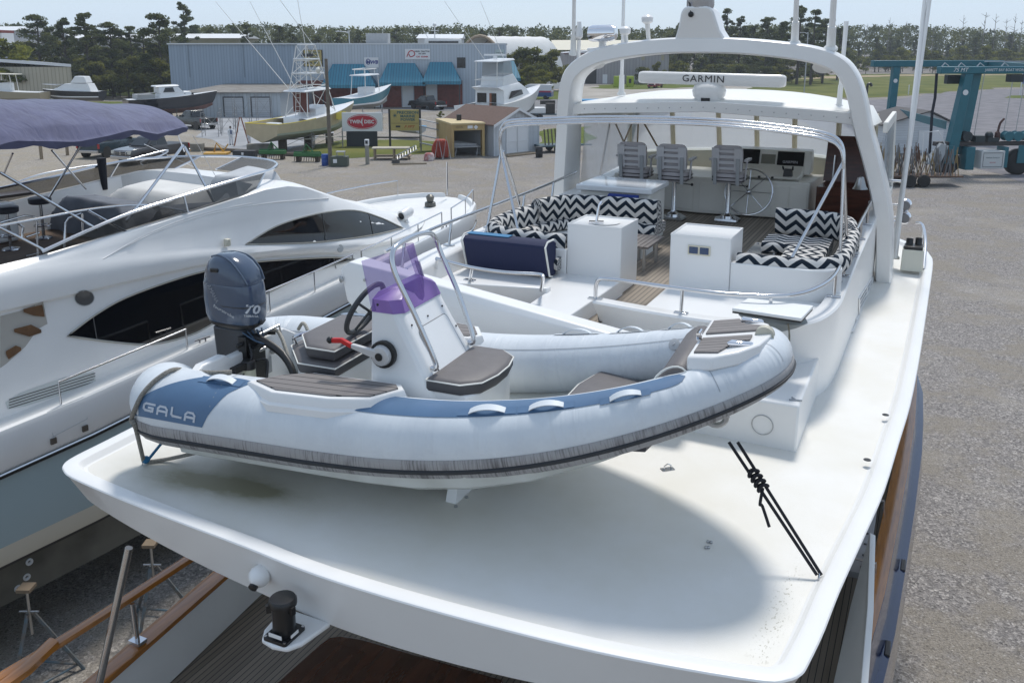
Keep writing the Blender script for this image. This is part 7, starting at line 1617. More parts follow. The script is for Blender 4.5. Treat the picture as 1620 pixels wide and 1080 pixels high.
# --- dark picnic boat
c,rz,_=frame2((352,176),(205,178)); c=at(276,192); rz=math.atan2(at(340,186).y-at(210,192).y,at(340,186).x-at(210,192).x)
L_=11.3; T=TF(c,rz); PB=thing('picnic_boat','dark navy hulled picnic boat with a white cabin propped above the concrete','boat',c,rz)
h_,rail=hullmesh(T,L_,3.3,1.0,2.9,3.65,[mat('black_navy_hull',(.008,.010,.016),.1,coat=.5),mat('navy_boot',(.010,.012,.018),.2),mat('red_bottom',(.17,.085,.07),.8,var=.3,vscale=2)],PB,ch=.34)
deckfrom(T,rail,WB,PB)
mb=MB(T); mb.loft([[(x,y*w,z) for x,y,z in((-2.0,-1,2.9),(-2.0,1,2.9),(2.4,.8,3.2),(2.4,-.8,3.2))] for w,_ in((1.3,0),)]+[[(-1.7,-1.2,3.6),(-1.7,1.2,3.6),(1.9,.9,3.75),(1.9,-.9,3.75)]]); mb.build('cabin_trunk',WB,PB,bevel=.06)
mb=MB(T); mb.loft([[(-1.9,-1.2,3.55),(-1.9,1.2,3.55),(1.2,1.05,3.6),(1.2,-1.05,3.6)],[(-1.9,-1.1,4.35),(-1.9,1.1,4.35),(.45,.9,4.4),(.45,-.9,4.4)]]); ph=mb.build('pilothouse',WB,PB,bevel=.05)
mb=MB(T); mb.loft([[(-2.3,-1.2,4.35),(-2.3,1.2,4.35),(.7,1.0,4.42),(.7,-1.0,4.42)],[(-2.2,-1.0,4.5),(-2.2,1.0,4.5),(.5,.85,4.58),(.5,-.85,4.58)]]); mb.build('roof',WB,PB,bevel=.05)
mb=MB(T)
for sg in(-1,1):
    mb.slab([(-1.4,sg*1.17,3.7),(.0,sg*1.12,3.72),(-.15,sg*1.0,4.28),(-1.1,sg*1.08,4.25)],(0,sg*.04,0))
mb.build('side_window',DARKGL,ph)
mb=MB(T); mb.slab([(1.15,-.95,3.68),(1.15,.95,3.68),(.52,.85,4.32),(.52,-.85,4.32)],(.03,0,.02)); mb.build('windscreen',DARKGL,ph)
mb=MB(T)
for x in(1.2,2.2): mb.lathe((x,-1.02,3.35),[(.001,0),(.16,0),(.16,.03),(.001,.03)],12,ax=Vector((0,-1,.1)))
mb.build('porthole',DARKGL,PB)
mb=MB(T); mb.tube([(-4.6,-1.35,2.95),(-4.4,-1.3,3.6),(-2.2,-1.25,3.7)],.05,6); mb.b2((-4.5,-1.2,2.95),(-2.4,1.2,3.5)); mb.build('cockpit_coaming',mat('coaming_grey',(.32,.33,.33),.6),PB)
keelblocks(T,(-3.4,-.6,2.2),1.05,PB,'dark timber block under the navy picnic boat')
stands(T,'',(-4,0,3),1.3,1.5,'steel stand under the navy picnic boat','stands under the picnic boat')
# --- tan sportfisher with tower
rz=math.atan2(10.5,9.0); c=at(470,236); T=TF(c,rz); SF=thing('sportfishing_boat','tan masked sportfishing boat with a tall white tower, bow to the right','boat',c,rz)
p1=at(418,243); p2=at(560,222); d=p2-p1; rz=math.atan2(d.y,d.x); L_=13.2; c=(p1+p2)/2; c.z=0; T=TF(c,rz); SF.location=c; SF.rotation_euler=(0,0,rz); SF.matrix_world=T
TANP=mat('masking_tan',(.52,.44,.29),.7,var=.12,vscale=1.5); YEL=mat('masking_yellow',(.62,.50,.08),.7)
h_,rail=hullmesh(T,L_,4.1,.95,2.6,3.75,[TANP,mat('boot_sage',(.30,.33,.26),.6),mat('bottom_sage',(.34,.36,.29),.8,var=.2,vscale=2)],SF,flare=.4,stem=.2,ch=.42)
mb=MB(T); s=rail[4:]; mb.loft([[(x,max(0,y-.03),z+.01),(x,0,z+.18),(x,-max(0,y-.03),z+.01)] for x,y,z in s],closed=False); mb.build('deck',WB,SF)
mb=MB(T); mb.poly([(-L_/2+.1,1.8,1.9),(-1.6,1.9,1.9),(-1.6,-1.9,1.9),(-L_/2+.1,-1.8,1.9)]); mb.build('cockpit_sole',WB,SF)
mb=MB(T)
for sg in(-1,1): mb.tube([(x,sg*(y-.05),z+.02) for x,y,z in rail[:6]],.045,5)
mb.tube([(-L_/2+.02,1.9,2.62),(-L_/2+.02,-1.9,2.62)],.045,5); mb.build('masking_edge',YEL,SF)
mb=MB(T); q=[(1.2,-2.06,3.1),(2.0,-2.04,3.25),(2.7,-1.98,3.2),(2.7,-1.9,2.6),(1.6,-1.96,2.45),(1.2,-2.0,2.6)]; mb.slab(q,(0,-.06,0)); mb.build('masking_patch',YEL,SF)
mb=MB(T); mb.loft([[(-.6,-1.2,1.9),(-.6,1.2,1.9),(1.6,1.0,2.6),(1.6,-1.0,2.6)],[(-.5,-1.1,3.6),(-.5,1.1,3.6),(1.2,.8,3.9),(1.2,-.8,3.9)]]); mb.build('console',WB,SF,bevel=.08)
mb=MB(T); mb.b2((-2.8,-.9,1.9),(-1.4,.9,2.9)); mb.b2((-5.3,-.7,1.9),(-4.6,.7,2.6)); mb.build('mezzanine',WB,SF,bevel=.1)
mb=MB(T); mb.loft([[(-2.2,-1.35,5.15),(-2.2,1.35,5.15),(1.9,1.1,5.3),(1.9,-1.1,5.3)],[(-2.1,-1.25,5.3),(-2.1,1.25,5.3),(1.7,1.0,5.48),(1.7,-1.0,5.48)]]); mb.build('hardtop',WB,SF,bevel=.05)
mb=MB(T); mb.b2((-1.3,-.9,3.3),(-1.2,.9,5.1)); mb.build('helm_enclosure',mat('rust_red_panel',(.12,.03,.02),.6),SF)
TWR=mat('tower_white',(.70,.69,.66),.4); tw=[]
base=[(-2.0,-1.35,2.6),(-2.0,1.35,2.6),(2.2,1.2,3.1),(2.2,-1.2,3.1)]; top=[(-.9,-.55,9.3),(-.9,.55,9.3),(.5,.5,9.3),(.5,-.5,9.3)]
for k in range(4):
    mb=MB(T); mb.tube([base[k],top[k]],.055,6); mb.build('tower_leg',TWR,SF)
def tl_(k,t): return Vector(base[k]).lerp(Vector(top[k]),t)
mb=MB(T)
for t in(.42,.62,.80):
    for k in range(4): mb.tube([tl_(k,t),tl_((k+1)%4,t)],.04,5)
for t0_,t1_ in((.05,.42),(.42,.62),(.62,.8),(.8,1.)):
    for k in(0,1,2,3): mb.tube([tl_(k,t0_),tl_((k+1)%4,t1_)],.032,5)
    mb.tube([tl_(3,t0_),tl_(0,t1_)],.032,5)
mb.build('tower_brace',TWR,SF)
mb=MB(T); mb.box((-.2,0,8.1),(2.0,1.5,.12)); mb.box((-.2,0,9.4),(1.3,1.0,.10)); mb.box((-.1,0,6.8),(2.6,1.8,.1)); mb.build('tower_platform',WB,SF,bevel=.04)
mb=MB(T); mb.box((-.1,0,8.45),(.7,.9,.3)); mb.build('tower_helm',mat('cover_dark',(.05,.05,.055),.6),SF,bevel=.05)
mb=MB(T)
for y in(-.25,.25): mb.tube([(-1.9,y,1.9),(-1.3,y,8.1)],.03,5)
for k in range(16): t=k/16; mb.tube([(lerp(-1.9,-1.3,t),-.25,lerp(1.9,8.1,t)),(lerp(-1.9,-1.3,t),.25,lerp(1.9,8.1,t))],.022,4)
mb.build('tower_ladder',TWR,SF)
for y,px,py in((1.3,341,3),(1.0,395,2)):
    mb=MB(T); b_=T@Vector((.2,y,4.0)); e_=atd(px,py,b_.y+1.5); m_=T.inverted(); mb.tube([m_@b_,m_@e_],.045,6,r1=.02); mb.build('outrigger',TWR,SF)
for y,px in((-.5,439),(.5,470)):
    mb=MB(T); b_=T@Vector((.3,y,9.3)); mb.tube([T.inverted()@b_,T.inverted()@atd(px,-5,b_.y)],.025,5); mb.build('whip',TWR,SF)
keelblocks(T,(-4.,-.5,2.6),1.0,SF,'dark timber block under the tan sportfishing boat')
# --- teal hulled boat behind it
p1=at(545,196); p2=at(640,184); d=p2-p1; rz=math.atan2(d.y,d.x); c=(p1+p2)/2+Vector((-1,0,0)); T=TF(c,rz); TB=thing('centre_console_boat','teal hulled fishing boat with a white hardtop behind the tan boat','boat',c,rz)
h_,rail=hullmesh(T,11.,3.3,1.5,3.0,4.3,[mat('teal_hull',(.06,.22,.28),.25),WB,mat('grey_bottom',(.25,.26,.26),.8)],TB,stem=.2)
deckfrom(T,rail,WB,TB)
mb=MB(T); mb.b2((-1.2,-.7,3.0),(.8,.7,4.2)); mb.build('console',WB,TB,bevel=.1)
mb=MB(T); mb.loft([[(-2.2,-1.2,5.6),(-2.2,1.2,5.6),(1.5,1.,5.7),(1.5,-1.,5.7)],[(-2.1,-1.1,5.75),(-2.1,1.1,5.75),(1.3,.9,5.85),(1.3,-.9,5.85)]]); mb.build('hardtop',WB,TB,bevel=.05)
mb=MB(T)
for x in(-1.8,1.):
    for y in(-1.,1.): mb.tube([(x*1.15,y*1.1,3.0),(x,y,5.6)],.05,5)
mb.tube([(-1.8,-.9,6.4),(.8,-.9,6.5),(.8,.9,6.5),(-1.8,.9,6.4)],.06,5,closed=True)
for x in(-1.5,.6):
    for y in(-.8,.8): mb.tube([(x,y,5.8),(x,y,6.45)],.04,5)
mb.build('hardtop_frame',TWR,TB)
# --- white sportfisher
p1=at(742,207); p2=at(856,192.5); d=p2-p1; rz=math.atan2(d.y,d.x); c=(p1+p2)/2; L_=14.6; T=TF(c,rz); WF=thing('sportfishing_boat','large white sportfisher with an enclosed flybridge, stern towards the tan shed','boat',c,rz)
h_,rail=hullmesh(T,L_,4.9,.9,2.7,4.5,[WB,WB,mat('bottom_grey',(.20,.21,.21),.8)],WF,stem=.18)
mb=MB(T); s=rail[3:]; mb.loft([[(x,max(0,y-.03),z+.01),(x,0,z+.15),(x,-max(0,y-.03),z+.01)] for x,y,z in s],closed=False); mb.build('deck',WB,WF)
mb=MB(T); mb.poly([(-L_/2+.1,2.1,1.9),(-3.4,2.2,1.9),(-3.4,-2.2,1.9),(-L_/2+.1,-2.1,1.9)]); mb.build('cockpit_sole',WB,WF)
mb=MB(T); mb.loft([[(-3.6,-2.1,1.9),(-3.6,2.1,1.9),(3.0,1.4,3.6),(3.0,-1.4,3.6)],[(-3.6,-2.0,4.3),(-3.6,2.0,4.3),(2.2,1.3,4.4),(2.2,-1.3,4.4)],[(-4.6,-1.9,4.7),(-4.6,1.9,4.7),(.8,1.2,5.1),(.8,-1.2,5.1)]]); hs_=mb.build('deckhouse',WB,WF,bevel=.06)
mb=MB(T)
for sg in(-1,1): mb.slab([(-2.6,sg*2.02,3.35),(.9,sg*1.65,3.75),(.6,sg*1.62,4.3),(-1.9,sg*1.93,4.22)],(0,sg*.06,0))
mb.build('side_window',DARKGL,hs_)
mb=MB(T); mb.b2((-3.66,-1.0,1.95),(-3.6,-.1,4.0)); mb.b2((-3.66,.4,2.9),(-3.6,1.7,4.0)); mb.build('saloon_glass',DARKGL,hs_)
mb=MB(T); mb.b2((-3.68,-.35,1.95),(-3.62,-.05,4.0)); mb.build('saloon_door',mat('door_orange',(.25,.08,.03),.4),hs_)
mb=MB(T); mb.loft([[(-3.2,-1.6,4.75),(-3.2,1.6,4.75),(.9,1.1,5.05),(.9,-1.1,5.05)],[(-3.0,-1.55,5.9),(-3.0,1.55,5.9),(-.4,1.1,6.2),(-.4,-1.1,6.2)]]); mb.build('flybridge',WB,WF,bevel=.08)
mb=MB(T); mb.loft([[(-3.0,-1.5,5.9),(-3.0,1.5,5.9),(-.4,1.1,6.15),(-.4,-1.1,6.15)],[(-2.9,-1.45,7.5),(-2.9,1.45,7.5),(-.9,1.1,7.6),(-.9,-1.1,7.6)]]); mb.build('clear_curtain',glassmat('sf_vinyl',(.45,.47,.48),.45,.1),WF)
mb=MB(T); mb.loft([[(-4.3,-1.7,7.5),(-4.3,1.7,7.5),(-.2,1.3,7.7),(-.2,-1.3,7.7)],[(-4.2,-1.6,7.65),(-4.2,1.6,7.65),(-.4,1.2,7.9),(-.4,-1.2,7.9)]]); mb.build('hardtop',WB,WF,bevel=.05)
mb=MB(T)
for y in(-1.5,1.5): mb.tube([(-4.2,y,4.75),(-4.1,y*.98,7.5)],.05,5); mb.tube([(-4.4,y,5.5),(-3.,y,5.6)],.035,5)
mb.tube([(-4.4,-1.5,5.5),(-4.4,1.5,5.5)],.035,5); mb.build('bridge_rail',TWR,WF)
mb=MB(T); mb.lathe((-2.4,0,7.85),[(.25,0),(.25,.3),(.15,.35)],12); mb.box((-2.4,0,8.3),(.3,2.6,.2),.5); mb.build('radar',WB,WF)
for px,py,y in((703,2,.9),(760,2,-.9)):
    mb=MB(T); b_=T@Vector((.2,y,4.8)); mb.tube([T.inverted()@b_,T.inverted()@atd(px,py,b_.y-1)],.05,6,r1=.02); mb.build('outrigger',TWR,WF)
mb=MB(T); mb.b2((-L_/2-.05,-1.0,1.9),(-L_/2+.0,.6,2.55)); mb.build('transom_door',mat('gel_grey',(.62,.63,.64),.4),WF)
mb=MB(T); mb.box((-7.2,.8,2.2),(.8,1.2,.6)); mb.build('fish_box',WB,WF,bevel=.05)
keelblocks(T,(-5.,0,4.),.95,WF,'dark timber block under the white sportfisher')
# --- two boats at the far left, skiff under the sign, far boat tower
def smallboat(lab,pa,pb,L_,B,zk,zs,zb,hc,top=None,name='open_boat'):
    p1=at(*pa);p2=at(*pb); d=p2-p1; rz=math.atan2(d.y,d.x); c=(p1+p2)/2; T=TF(c,rz); t=thing(name,lab,'boat',c,rz); h,rail=hullmesh(T,L_,B,zk,zs,zb,hc,t,stem=.15); return t,T,rail
BUF=mat('buff_hull',(.30,.26,.18),.5); 
t,T,rail=smallboat('open fishing boat with a canvas T-top in front of the beige warehouse',(66,180),(-40,180),11.,3.2,1.6,3.0,3.7,[BUF,BUF,BUF]); deckfrom(T,rail,WB,t)
mb=MB(T); mb.b2((-1.0,-.6,3.1),(.5,.6,4.3)); mb.build('console',WB,t,bevel=.1); mb=MB(T); mb.slab([(-2.,-1.1,5.4),(-2.,1.1,5.4),(2.2,1.,5.5),(2.2,-1.,5.5)],(0,0,.12)); mb.build('t_top',mat('ttop_cream',(.6,.57,.48),.7),t)
mb=MB(T)
for x in(-1.2,.8):
    for y in(-.8,.8): mb.tube([(x*1.2,y,3.1),(x,y,5.4)],.05,5)
mb.build('t_top_frame',TWR,t)
mb=MB(T); mb.slab([(1.0,-.7,3.4),(1.0,.7,3.4),(.6,.6,4.6),(.6,-.6,4.6)],(.03,0,0)); mb.build('windscreen',CGL,t)
t,T,rail=smallboat('white cabin cruiser with a black hull band beside the beige warehouse',(146,178),(90,178),8.5,3.,1.6,3.0,3.3,[BLACK,WB,BLACK],name='cabin_cruiser'); deckfrom(T,rail,WB,t)
mb=MB(T); mb.loft([[(-3.2,-1.2,3.0),(-3.2,1.2,3.0),(2.6,.7,3.2),(2.6,-.7,3.2)],[(-2.8,-1.,4.1),(-2.8,1.,4.1),(.6,.8,4.1),(.6,-.8,4.1)]]); cb_=mb.build('cabin',WB,t,bevel=.06)
mb=MB(T); mb.loft([[(-2.6,-1.0,4.15),(-2.6,1.0,4.15),(-.1,.8,4.15),(-.1,-.8,4.15)],[(-2.3,-.9,5.1),(-2.3,.9,5.1),(-.9,.75,5.15),(-.9,-.75,5.15)]]); mb.build('flybridge_cover',WB,t,bevel=.1)
mb=MB(T); mb.slab([(1.8,-.75,3.5),(1.8,.75,3.5),(.75,.75,4.05),(.75,-.75,4.05)],(.03,0,.03)); mb.slab([(-2.,-1.13,3.4),(.8,-1.0,3.4),(.4,-.93,3.95),(-2.,-1.04,3.95)],(0,-.03,0)); mb.build('cabin_window',CGL,cb_)
mb=MB(T); mb.tube([(1.5,-1.1,3.9),(3.9,-.2,4.0),(4.3,0,4.0),(3.9,.2,4.0),(1.5,1.1,3.9)],.03,5); mb.build('bow_rail',STEEL,t)
t,T,rail=smallboat('small grey skiff with a bright blue gunwale behind the gold sign',(678,222),(608,215),4.6,1.6,.55,1.25,1.45,[mat('skiff_grey',(.42,.43,.43),.6)]*3,name='skiff')
mb=MB(T); mb.tube([Vector(r)+Vector((0,0,.02)) for r in rail]+[Vector((r[0],-r[1],r[2]+.02)) for r in rail[::-1]],.07,5,closed=True); mb.build('gunwale',mat('skiff_blue',(.03,.30,.55),.5),t); deckfrom(T,rail,GELM,t,drop=.3)
FB=thing('far_boat','white yacht with radar mast showing above the workshop roof','boat',(-14,230,0)); mb=MB(); mb.b2((-22,228,0),(-13,234,11.2)); mb.build('superstructure',WB,FB,bevel=.2); mb=MB(); mb.b2((-21,227.9,9.9),(-13.5,227.95,10.6)); mb.build('window_band',DARKGL,FB)
mb=MB(); mb.tube([(-19.5,229,11),(-19.5,229,14.5)],.15,6); mb.box((-19.5,229,13.2),(2.,.3,.2)); mb.ball((-19.5,229,14.6),.5,8,6); mb.tube([(-21,229,11),(-23.5,229,15.5)],.08,5); mb.build('mast',WB,FB)
# workboat at the far left edge
t=thing('workboat','dark red and white workboat wheelhouse at the left edge behind the pines','boat',(-118,200,0)); mb=MB(); mb.b2((-121,198,0),(-104,206,9.2)); mb.build('hull',GREYW,t,bevel=.2)
mb=MB(); mb.b2((-121,199,9.2),(-112,204,12.2)); mb.build('wheelhouse',WB,t,bevel=.1); mb=MB(); mb.b2((-120.8,198.9,10.6),(-112.4,198.95,11.7)); mb.build('wheelhouse_window',DARKGL,t); mb=MB(); mb.b2((-121.2,198.8,12.2),(-112,204.2,12.8)); mb.build('roof',mat('roof_red',(.2,.03,.02),.6),t); mb=MB(); mb.tube([(-114,200,12.8),(-114,200,17)],.12,5); mb.tube([(-116.,200,12.8),(-116.2,200,17)],.1,5); mb.build('mast',GREYW,t)
# sailing masts far behind the grey warehouse
for i,(px,top_,d_) in enumerate(((933,5,300),(955,25,310),(1054,13,300),(1068,20,305))):
    t=thing('sailboat_mast','bare sailing mast against the sky left of the arch mast foot' if i<2 else 'bare sailing mast close to the arch mast foot','mast',at(px,117),0,'sailing masts behind the warehouse'); a=atd(px,110,d_); a.z=0; mb=MB(); mb.tube([a,atd(px,top_,d_)],.16,6); mb.build('mast_pole',mat('mast_grey',(.35,.35,.36),.4),t); t.location=a; 
    m_=Matrix.Translation(a); 
    mb=MB(); z=atd(px,lerp(top_,100,.45),d_); mb.tube([z-Vector((1.2,0,0)),z+Vector((1.2,0,0))],.06,5); mb.tube([atd(px,top_+1,d_),z-Vector((1.2,0,0)),Vector((a.x-1.,a.y,6))],.03,4); mb.build('rigging',STEELD,t)
    for ch in t.children: ch.matrix_world=Matrix.Identity(4)
# ================================================================ yard objects
def post(name,lab,cat,px,py,h,r,m,r1=None):
    b=at(px,py); t=thing(name,lab,cat,b); mb=MB(); mb.tube([b,b+Vector((0,0,h))],r,10,r1=r1); mb.build('post',m,t); return t,b
t,b=post('utility_pole','weathered wooden pole with a small lamp in front of the tan boat','pole',523,263,8.3,.16,mat('pole_wood',(.17,.145,.115),.9,var=.3,vscale=3),.12)
mb=MB(); mb.tube([b+Vector((-.1,0,7.6)),b+Vector((-.6,-.1,7.7))],.03,6); mb.lathe(b+Vector((-.62,-.1,7.2)),[(.001,0),(.14,.05),(.2,.3),(.1,.45),(.001,.5)],10); mb.build('lamp',mat('lamp_white',(.6,.6,.55),.4),t)
# signs
a,c_=at(549,232),at(604,233); T=TF(a,0); w=(c_-a).length
TS_=thing('roadside_sign','white board with a red oval reading TWIN DISC on a dark base','sign',a)
mb=MB(T); mb.b2((.0,-.1,.0),(w*.85,.1,1.55)); mb.build('sign_base',mat('base_dark',(.02,.025,.03),.6),TS_)
mb=MB(T); mb.b2((-.35,-.16,1.45),(w+.0,.16,3.2)); mb.build('sign_board',WHT,TS_)
def oval(rx,rz_,y,m,nm): mb=MB(T); mb.loft([[(w/2-.17+rx*math.cos(t),yy,2.33+rz_*math.sin(t)) for t in [2*PI*k/36 for k in range(36)]] for yy in(-.16,y)]); return mb.build(nm,m,TS_)
oval(1.42,.70,-.172,INKR,'oval_rim'); oval(1.36,.645,-.18,WHT,'oval_line'); oval(1.32,.60,-.19,INKR,'oval_face')
text_mb('TWIN',.46,planemap(T@Vector((w/2-.76,-.192,2.33)),(1,0,0),(0,0,1),.008),bold=.015,sx=.95).build('lettering',WHT,TS_,smooth=0)
text_mb('DISC',.46,planemap(T@Vector((w/2+.50,-.192,2.33)),(1,0,0),(0,0,1),.008),bold=.015,sx=.95).build('lettering',WHT,TS_,smooth=0)
mb=MB(T)
for r_ in(.2,.3): mb.tube([(w/2-.05+r_*.55*math.cos(t),-.2,2.33+r_*math.sin(t)*1.3) for t in [PI*.55+k*PI*.9/10 for k in range(11)]],.025,4)
mb.build('logo',WHT,TS_)
a,c_=at(617.5,233),at(665.5,233); T=TF(a,0); w=(c_-a).length
PS=thing('business_sign','gold sign board reading PRECISION MARINE POWER between two black posts','sign',a)
for x in(0,w): mb=MB(T); mb.b2((x-.09,-.09,0),(x+.09,.09,3.55)); mb.build('post',INKK,PS)
mb=MB(T); mb.b2((-1.2,-.07,.85),(w,.07,.98)); mb.build('cross_bar',INKK,PS)
mb=MB(T); mb.b2((.09,-.06,1.55),(w-.09,.06,3.5)); mb.build('sign_board',GOLD,PS)
for i,(s_,z,sz) in enumerate((('PRECISION',3.22,.36),('MARINE',2.88,.34),('POWER',2.56,.34))): text_mb(s_,sz,planemap(T@Vector((w*.60,-.062,z)),(1,0,0),(0,0,1),.008),bold=.012,sx=1.15).build('lettering',INKT,PS,smooth=0)
mb=MB(T)
for k in range(4):
    t_=k*PI/4; mb.slab([(w*.18+.03*math.cos(t_+PI/2),-.066,2.95+.03*math.sin(t_+PI/2)),(w*.18+.28*math.cos(t_),-.066,2.95+.28*math.sin(t_)),(w*.18-.03*math.cos(t_+PI/2),-.066,2.95-.03*math.sin(t_+PI/2)),(w*.18-.28*math.cos(t_),-.066,2.95-.28*math.sin(t_))],(0,-.008-.002*k,0))
mb.build('compass_logo',INKT,PS)
mb=MB(T); mb.b2((.15,-.068,2.22),(w-.15,-.06,2.25)); mb.b2((w*.2,-.068,1.85),(w*.35,-.06,2.02)); mb.build('sign_rule',INKK,PS)
text_mb('F FPT',.34,planemap(T@Vector((w*.64,-.062,1.9)),(1,0,0),(0,0,1),.008),bold=.012,shear=.3,sx=1.2).build('lettering',mat('ink_orange',(.35,.10,.02),.5),PS,smooth=0)
# power pedestal, work table, pallet rack, barrels
t,b=post('power_pedestal','short weathered post with a white meter box by the gravel','pedestal',581.5,260,1.5,.16,mat('grey_timber',(.26,.25,.22),.9))
mb=MB(); mb.box(b+Vector((0,0,1.75)),(.34,.3,.5)); mb.build('meter_box',WHT,t,bevel=.04); mb=MB(); mb.box(b+Vector((0,-.16,1.78)),(.2,.02,.26)); mb.build('meter_window',CGL,t)
b=at(620,252); t=thing('work_table','low plywood work table with a lower shelf between the signs and the gravel','table',b); T=TF(b,.05)
mb=MB(T); mb.b2((-1.6,-.6,.92),(1.5,.7,1.0)); mb.build('tabletop',mat('ply_pale',(.45,.41,.33),.8,var=.2),t); mb=MB(T); mb.b2((-1.4,-.5,.25),(1.6,.8,.32)); mb.build('shelf',WOODM,t)
for x in(-1.4,0.2,1.4):
    for y in(-.5,.6): mb=MB(T); mb.b2((x-.06,y-.06,0),(x+.06,y+.06,.92)); mb.build('leg',WOODM,t)
b=at(643,257); t=thing('slatted_grate','dark slatted grate propped at an angle over a block beside the work table','grate',b); T=TF(b,.3)
mb=MB(T)
for k in range(8): mb.tube([(-.75+.22*k,-.1,.25+.11*k),(-.62+.22*k,.6,.5+.11*k)],.03,5)
for y,z in((-.1,.25),(.6,.5)): mb.tube([(-.75,y,z),(.9,y,z+.8)],.04,5)
mb.build('slats',STEELD,t); mb=MB(T); mb.box((-.9,-.1,.15),(.6,.4,.3)); mb.build('block',mat('tyre_block',(.08,.075,.07),.9),t)
mb=MB(); a=at(621,261);c2=at(675,260); mb.tube([a+Vector((0,0,.05)),c2+Vector((0,0,.05))],.08,5); tag(mb.build('timber_plank',WOODM),'long pale plank lying on the gravel in front of the grate','plank')
b=at(697,250); t=thing('red_machine','red painted machine with tangled hoses beside the tan shed','machine',b); T=TF(b,.1); REDM=mat('machine_red',(.42,.06,.03),.6,var=.35,vscale=4)
mb=MB(T); mb.loft([[(x*s,y*s,z) for x,y in((-.7,-.5),(.6,-.5),(.7,.4),(-.6,.5))] for z,s in((.1,1),(1.0,.95),(1.6,.6))]); mb.build('machine_body',REDM,t,bevel=.08)
mb=MB(T); 
for k in range(7): mb.tube(bez([(-.6+.2*k,-.6,.1),(-.7+.22*k,-.75,.9),(-.4+.15*k,-.55,1.5),(-.1+.1*k,-.2,1.3)],4),.05,5)
mb.build('hoses',REDM,t); mb=MB(T)
for x in(-.2,.5): mb.tube([(x-.3,-.9,0),(x,-.7,1.9),(x+.35,-1.0,0)],.035,5)
mb.build('tripod',STEELD,t)
b=at(679,254); t=thing('white_bucket','white and red covered drum on the gravel left of the red machine','drum',b); mb=MB(); mb.lathe(b,[(.4,0),(.45,.1),(.42,.5),(.3,.62),(.001,.64)],12); mb.build('drum_body',mat('bucket_white',(.6,.6,.6),.6,col2=(.35,.06,.05),vscale=2),t)
b=at(690,240); t=thing('metal_rack','slanted grey metal rack leaning by the left wall of the tan shed','rack',b); T=TF(b,.2); mb=MB(T)
for z in(.4,1.1,1.9,2.5): mb.slab([(-1.4,0,z+.35),(.6,0,z-.1),(.6,.9,z-.1),(-1.4,.9,z+.35)],(0,0,.06))
mb.build('rack_shelf',mat('galvanised',(.30,.31,.31),.5,.4),t); mb=MB(T)
for x in(-1.3,.55):
    for y in(.05,.85): mb.tube([(x,y,0),(x,y,2.8)],.04,5)
mb.build('rack_post',STEELD,t)
def barrel(px,py,lab,m,r=.30,h=.9):
    b=at(px,py); t=thing('barrel',lab,'barrel',b); mb=MB(); mb.lathe(b,[(r*.95,0),(r,.03),(r,h*.32),(r*1.04,h*.34),(r,h*.37),(r,h*.64),(r*1.04,h*.66),(r,h*.69),(r,h-.03),(r*.95,h),(.001,h-.02)],18); mb.build('drum',m,t)
barrel(515,262,'blue plastic barrel at the foot of the wooden pole',mat('barrel_blue',(.01,.06,.28),.5)); barrel(853,249,'black barrel beside the white garden shed',mat('barrel_black',(.02,.02,.022),.6))
b=at(538,263); t=thing('green_utility_box','dark green box with a lifted lid right of the wooden pole','box',b); mb=MB(); mb.box(b+Vector((0,0,.4)),(1.35,.8,.8)); mb.build('box_body',mat('box_green',(.07,.085,.065),.7),t,bevel=.05); mb=MB(); mb.box(b+Vector((-.3,-.41,.45)),(.3,.02,.3)); mb.build('label_plate',WHT,t); mb=MB(); mb.box(b+Vector((.1,0,1.15)),(.7,.6,.06)); mb.tube([b+Vector((-.2,0,.8)),b+Vector((-.2,0,1.15))],.04,5); mb.tube([b+Vector((.4,0,.8)),b+Vector((.4,0,1.15))],.04,5); mb.build('lid',STEELD,t)
GRN=mat('implement_green',(.02,.13,.03),.5,var=.2)
for i,(px,py,lab) in enumerate(((432,252,'green tractor implement on blocks nearer the dark box'),(487,256,'green tractor implement on blocks nearer the wooden pole'))):
    b=at(px,py); t=thing('tractor_implement',lab,'implement',b,0,'green tractor implements'); T=TF(b,-.08); mb=MB(T); mb.b2((-1.1,-.3,.45),(1.1,.3,.75)); mb.build('frame',GRN,t,bevel=.03); mb=MB(T); mb.tube([(-.35,-.2,.75),(-.1,0,1.45),(.5,.1,.75)],.06,5); mb.tube([(-.1,0,1.45),(-.2,.3,.7)],.05,5); mb.tube([(-1.1,0,.8),(1.1,0,.8)],.07,5); mb.build('hitch',GRN,t)
    mb=MB(T)
    for k in range(11): mb.tube([(-1.+.2*k,-.25,.45),(-1.+.2*k,-.4,.1)],.035,4)
    mb.build('tines',mat('tine_brown',(.09,.06,.04),.8),t); mb=MB(T)
    for x in(-.8,.8): mb.box((x,.1,.2),(.3,.5,.4))
    mb.build('blocks',mat('old_timber',(.09,.07,.05),.9),t)
b=at(343,247); t=thing('mower_deck','yellow mower deck lying on the gravel','implement',b); T=TF(b,.15); YM=mat('mower_yellow',(.50,.27,.02),.5,var=.2)
mb=MB(T); mb.prism([(-1.,-.9),(.9,-1.),(1.1,.6),(.2,.9),(-1.,.7)],.12,.34); mb.build('deck_shell',YM,t,bevel=.04); mb=MB(T); mb.tube([(-.3,.5,.3),(.0,.2,1.1),(.5,.4,.35)],.07,5); mb.tube([(.5,.5,.35),(.9,.7,.95)],.06,5); mb.build('hitch_arm',YM,t); 
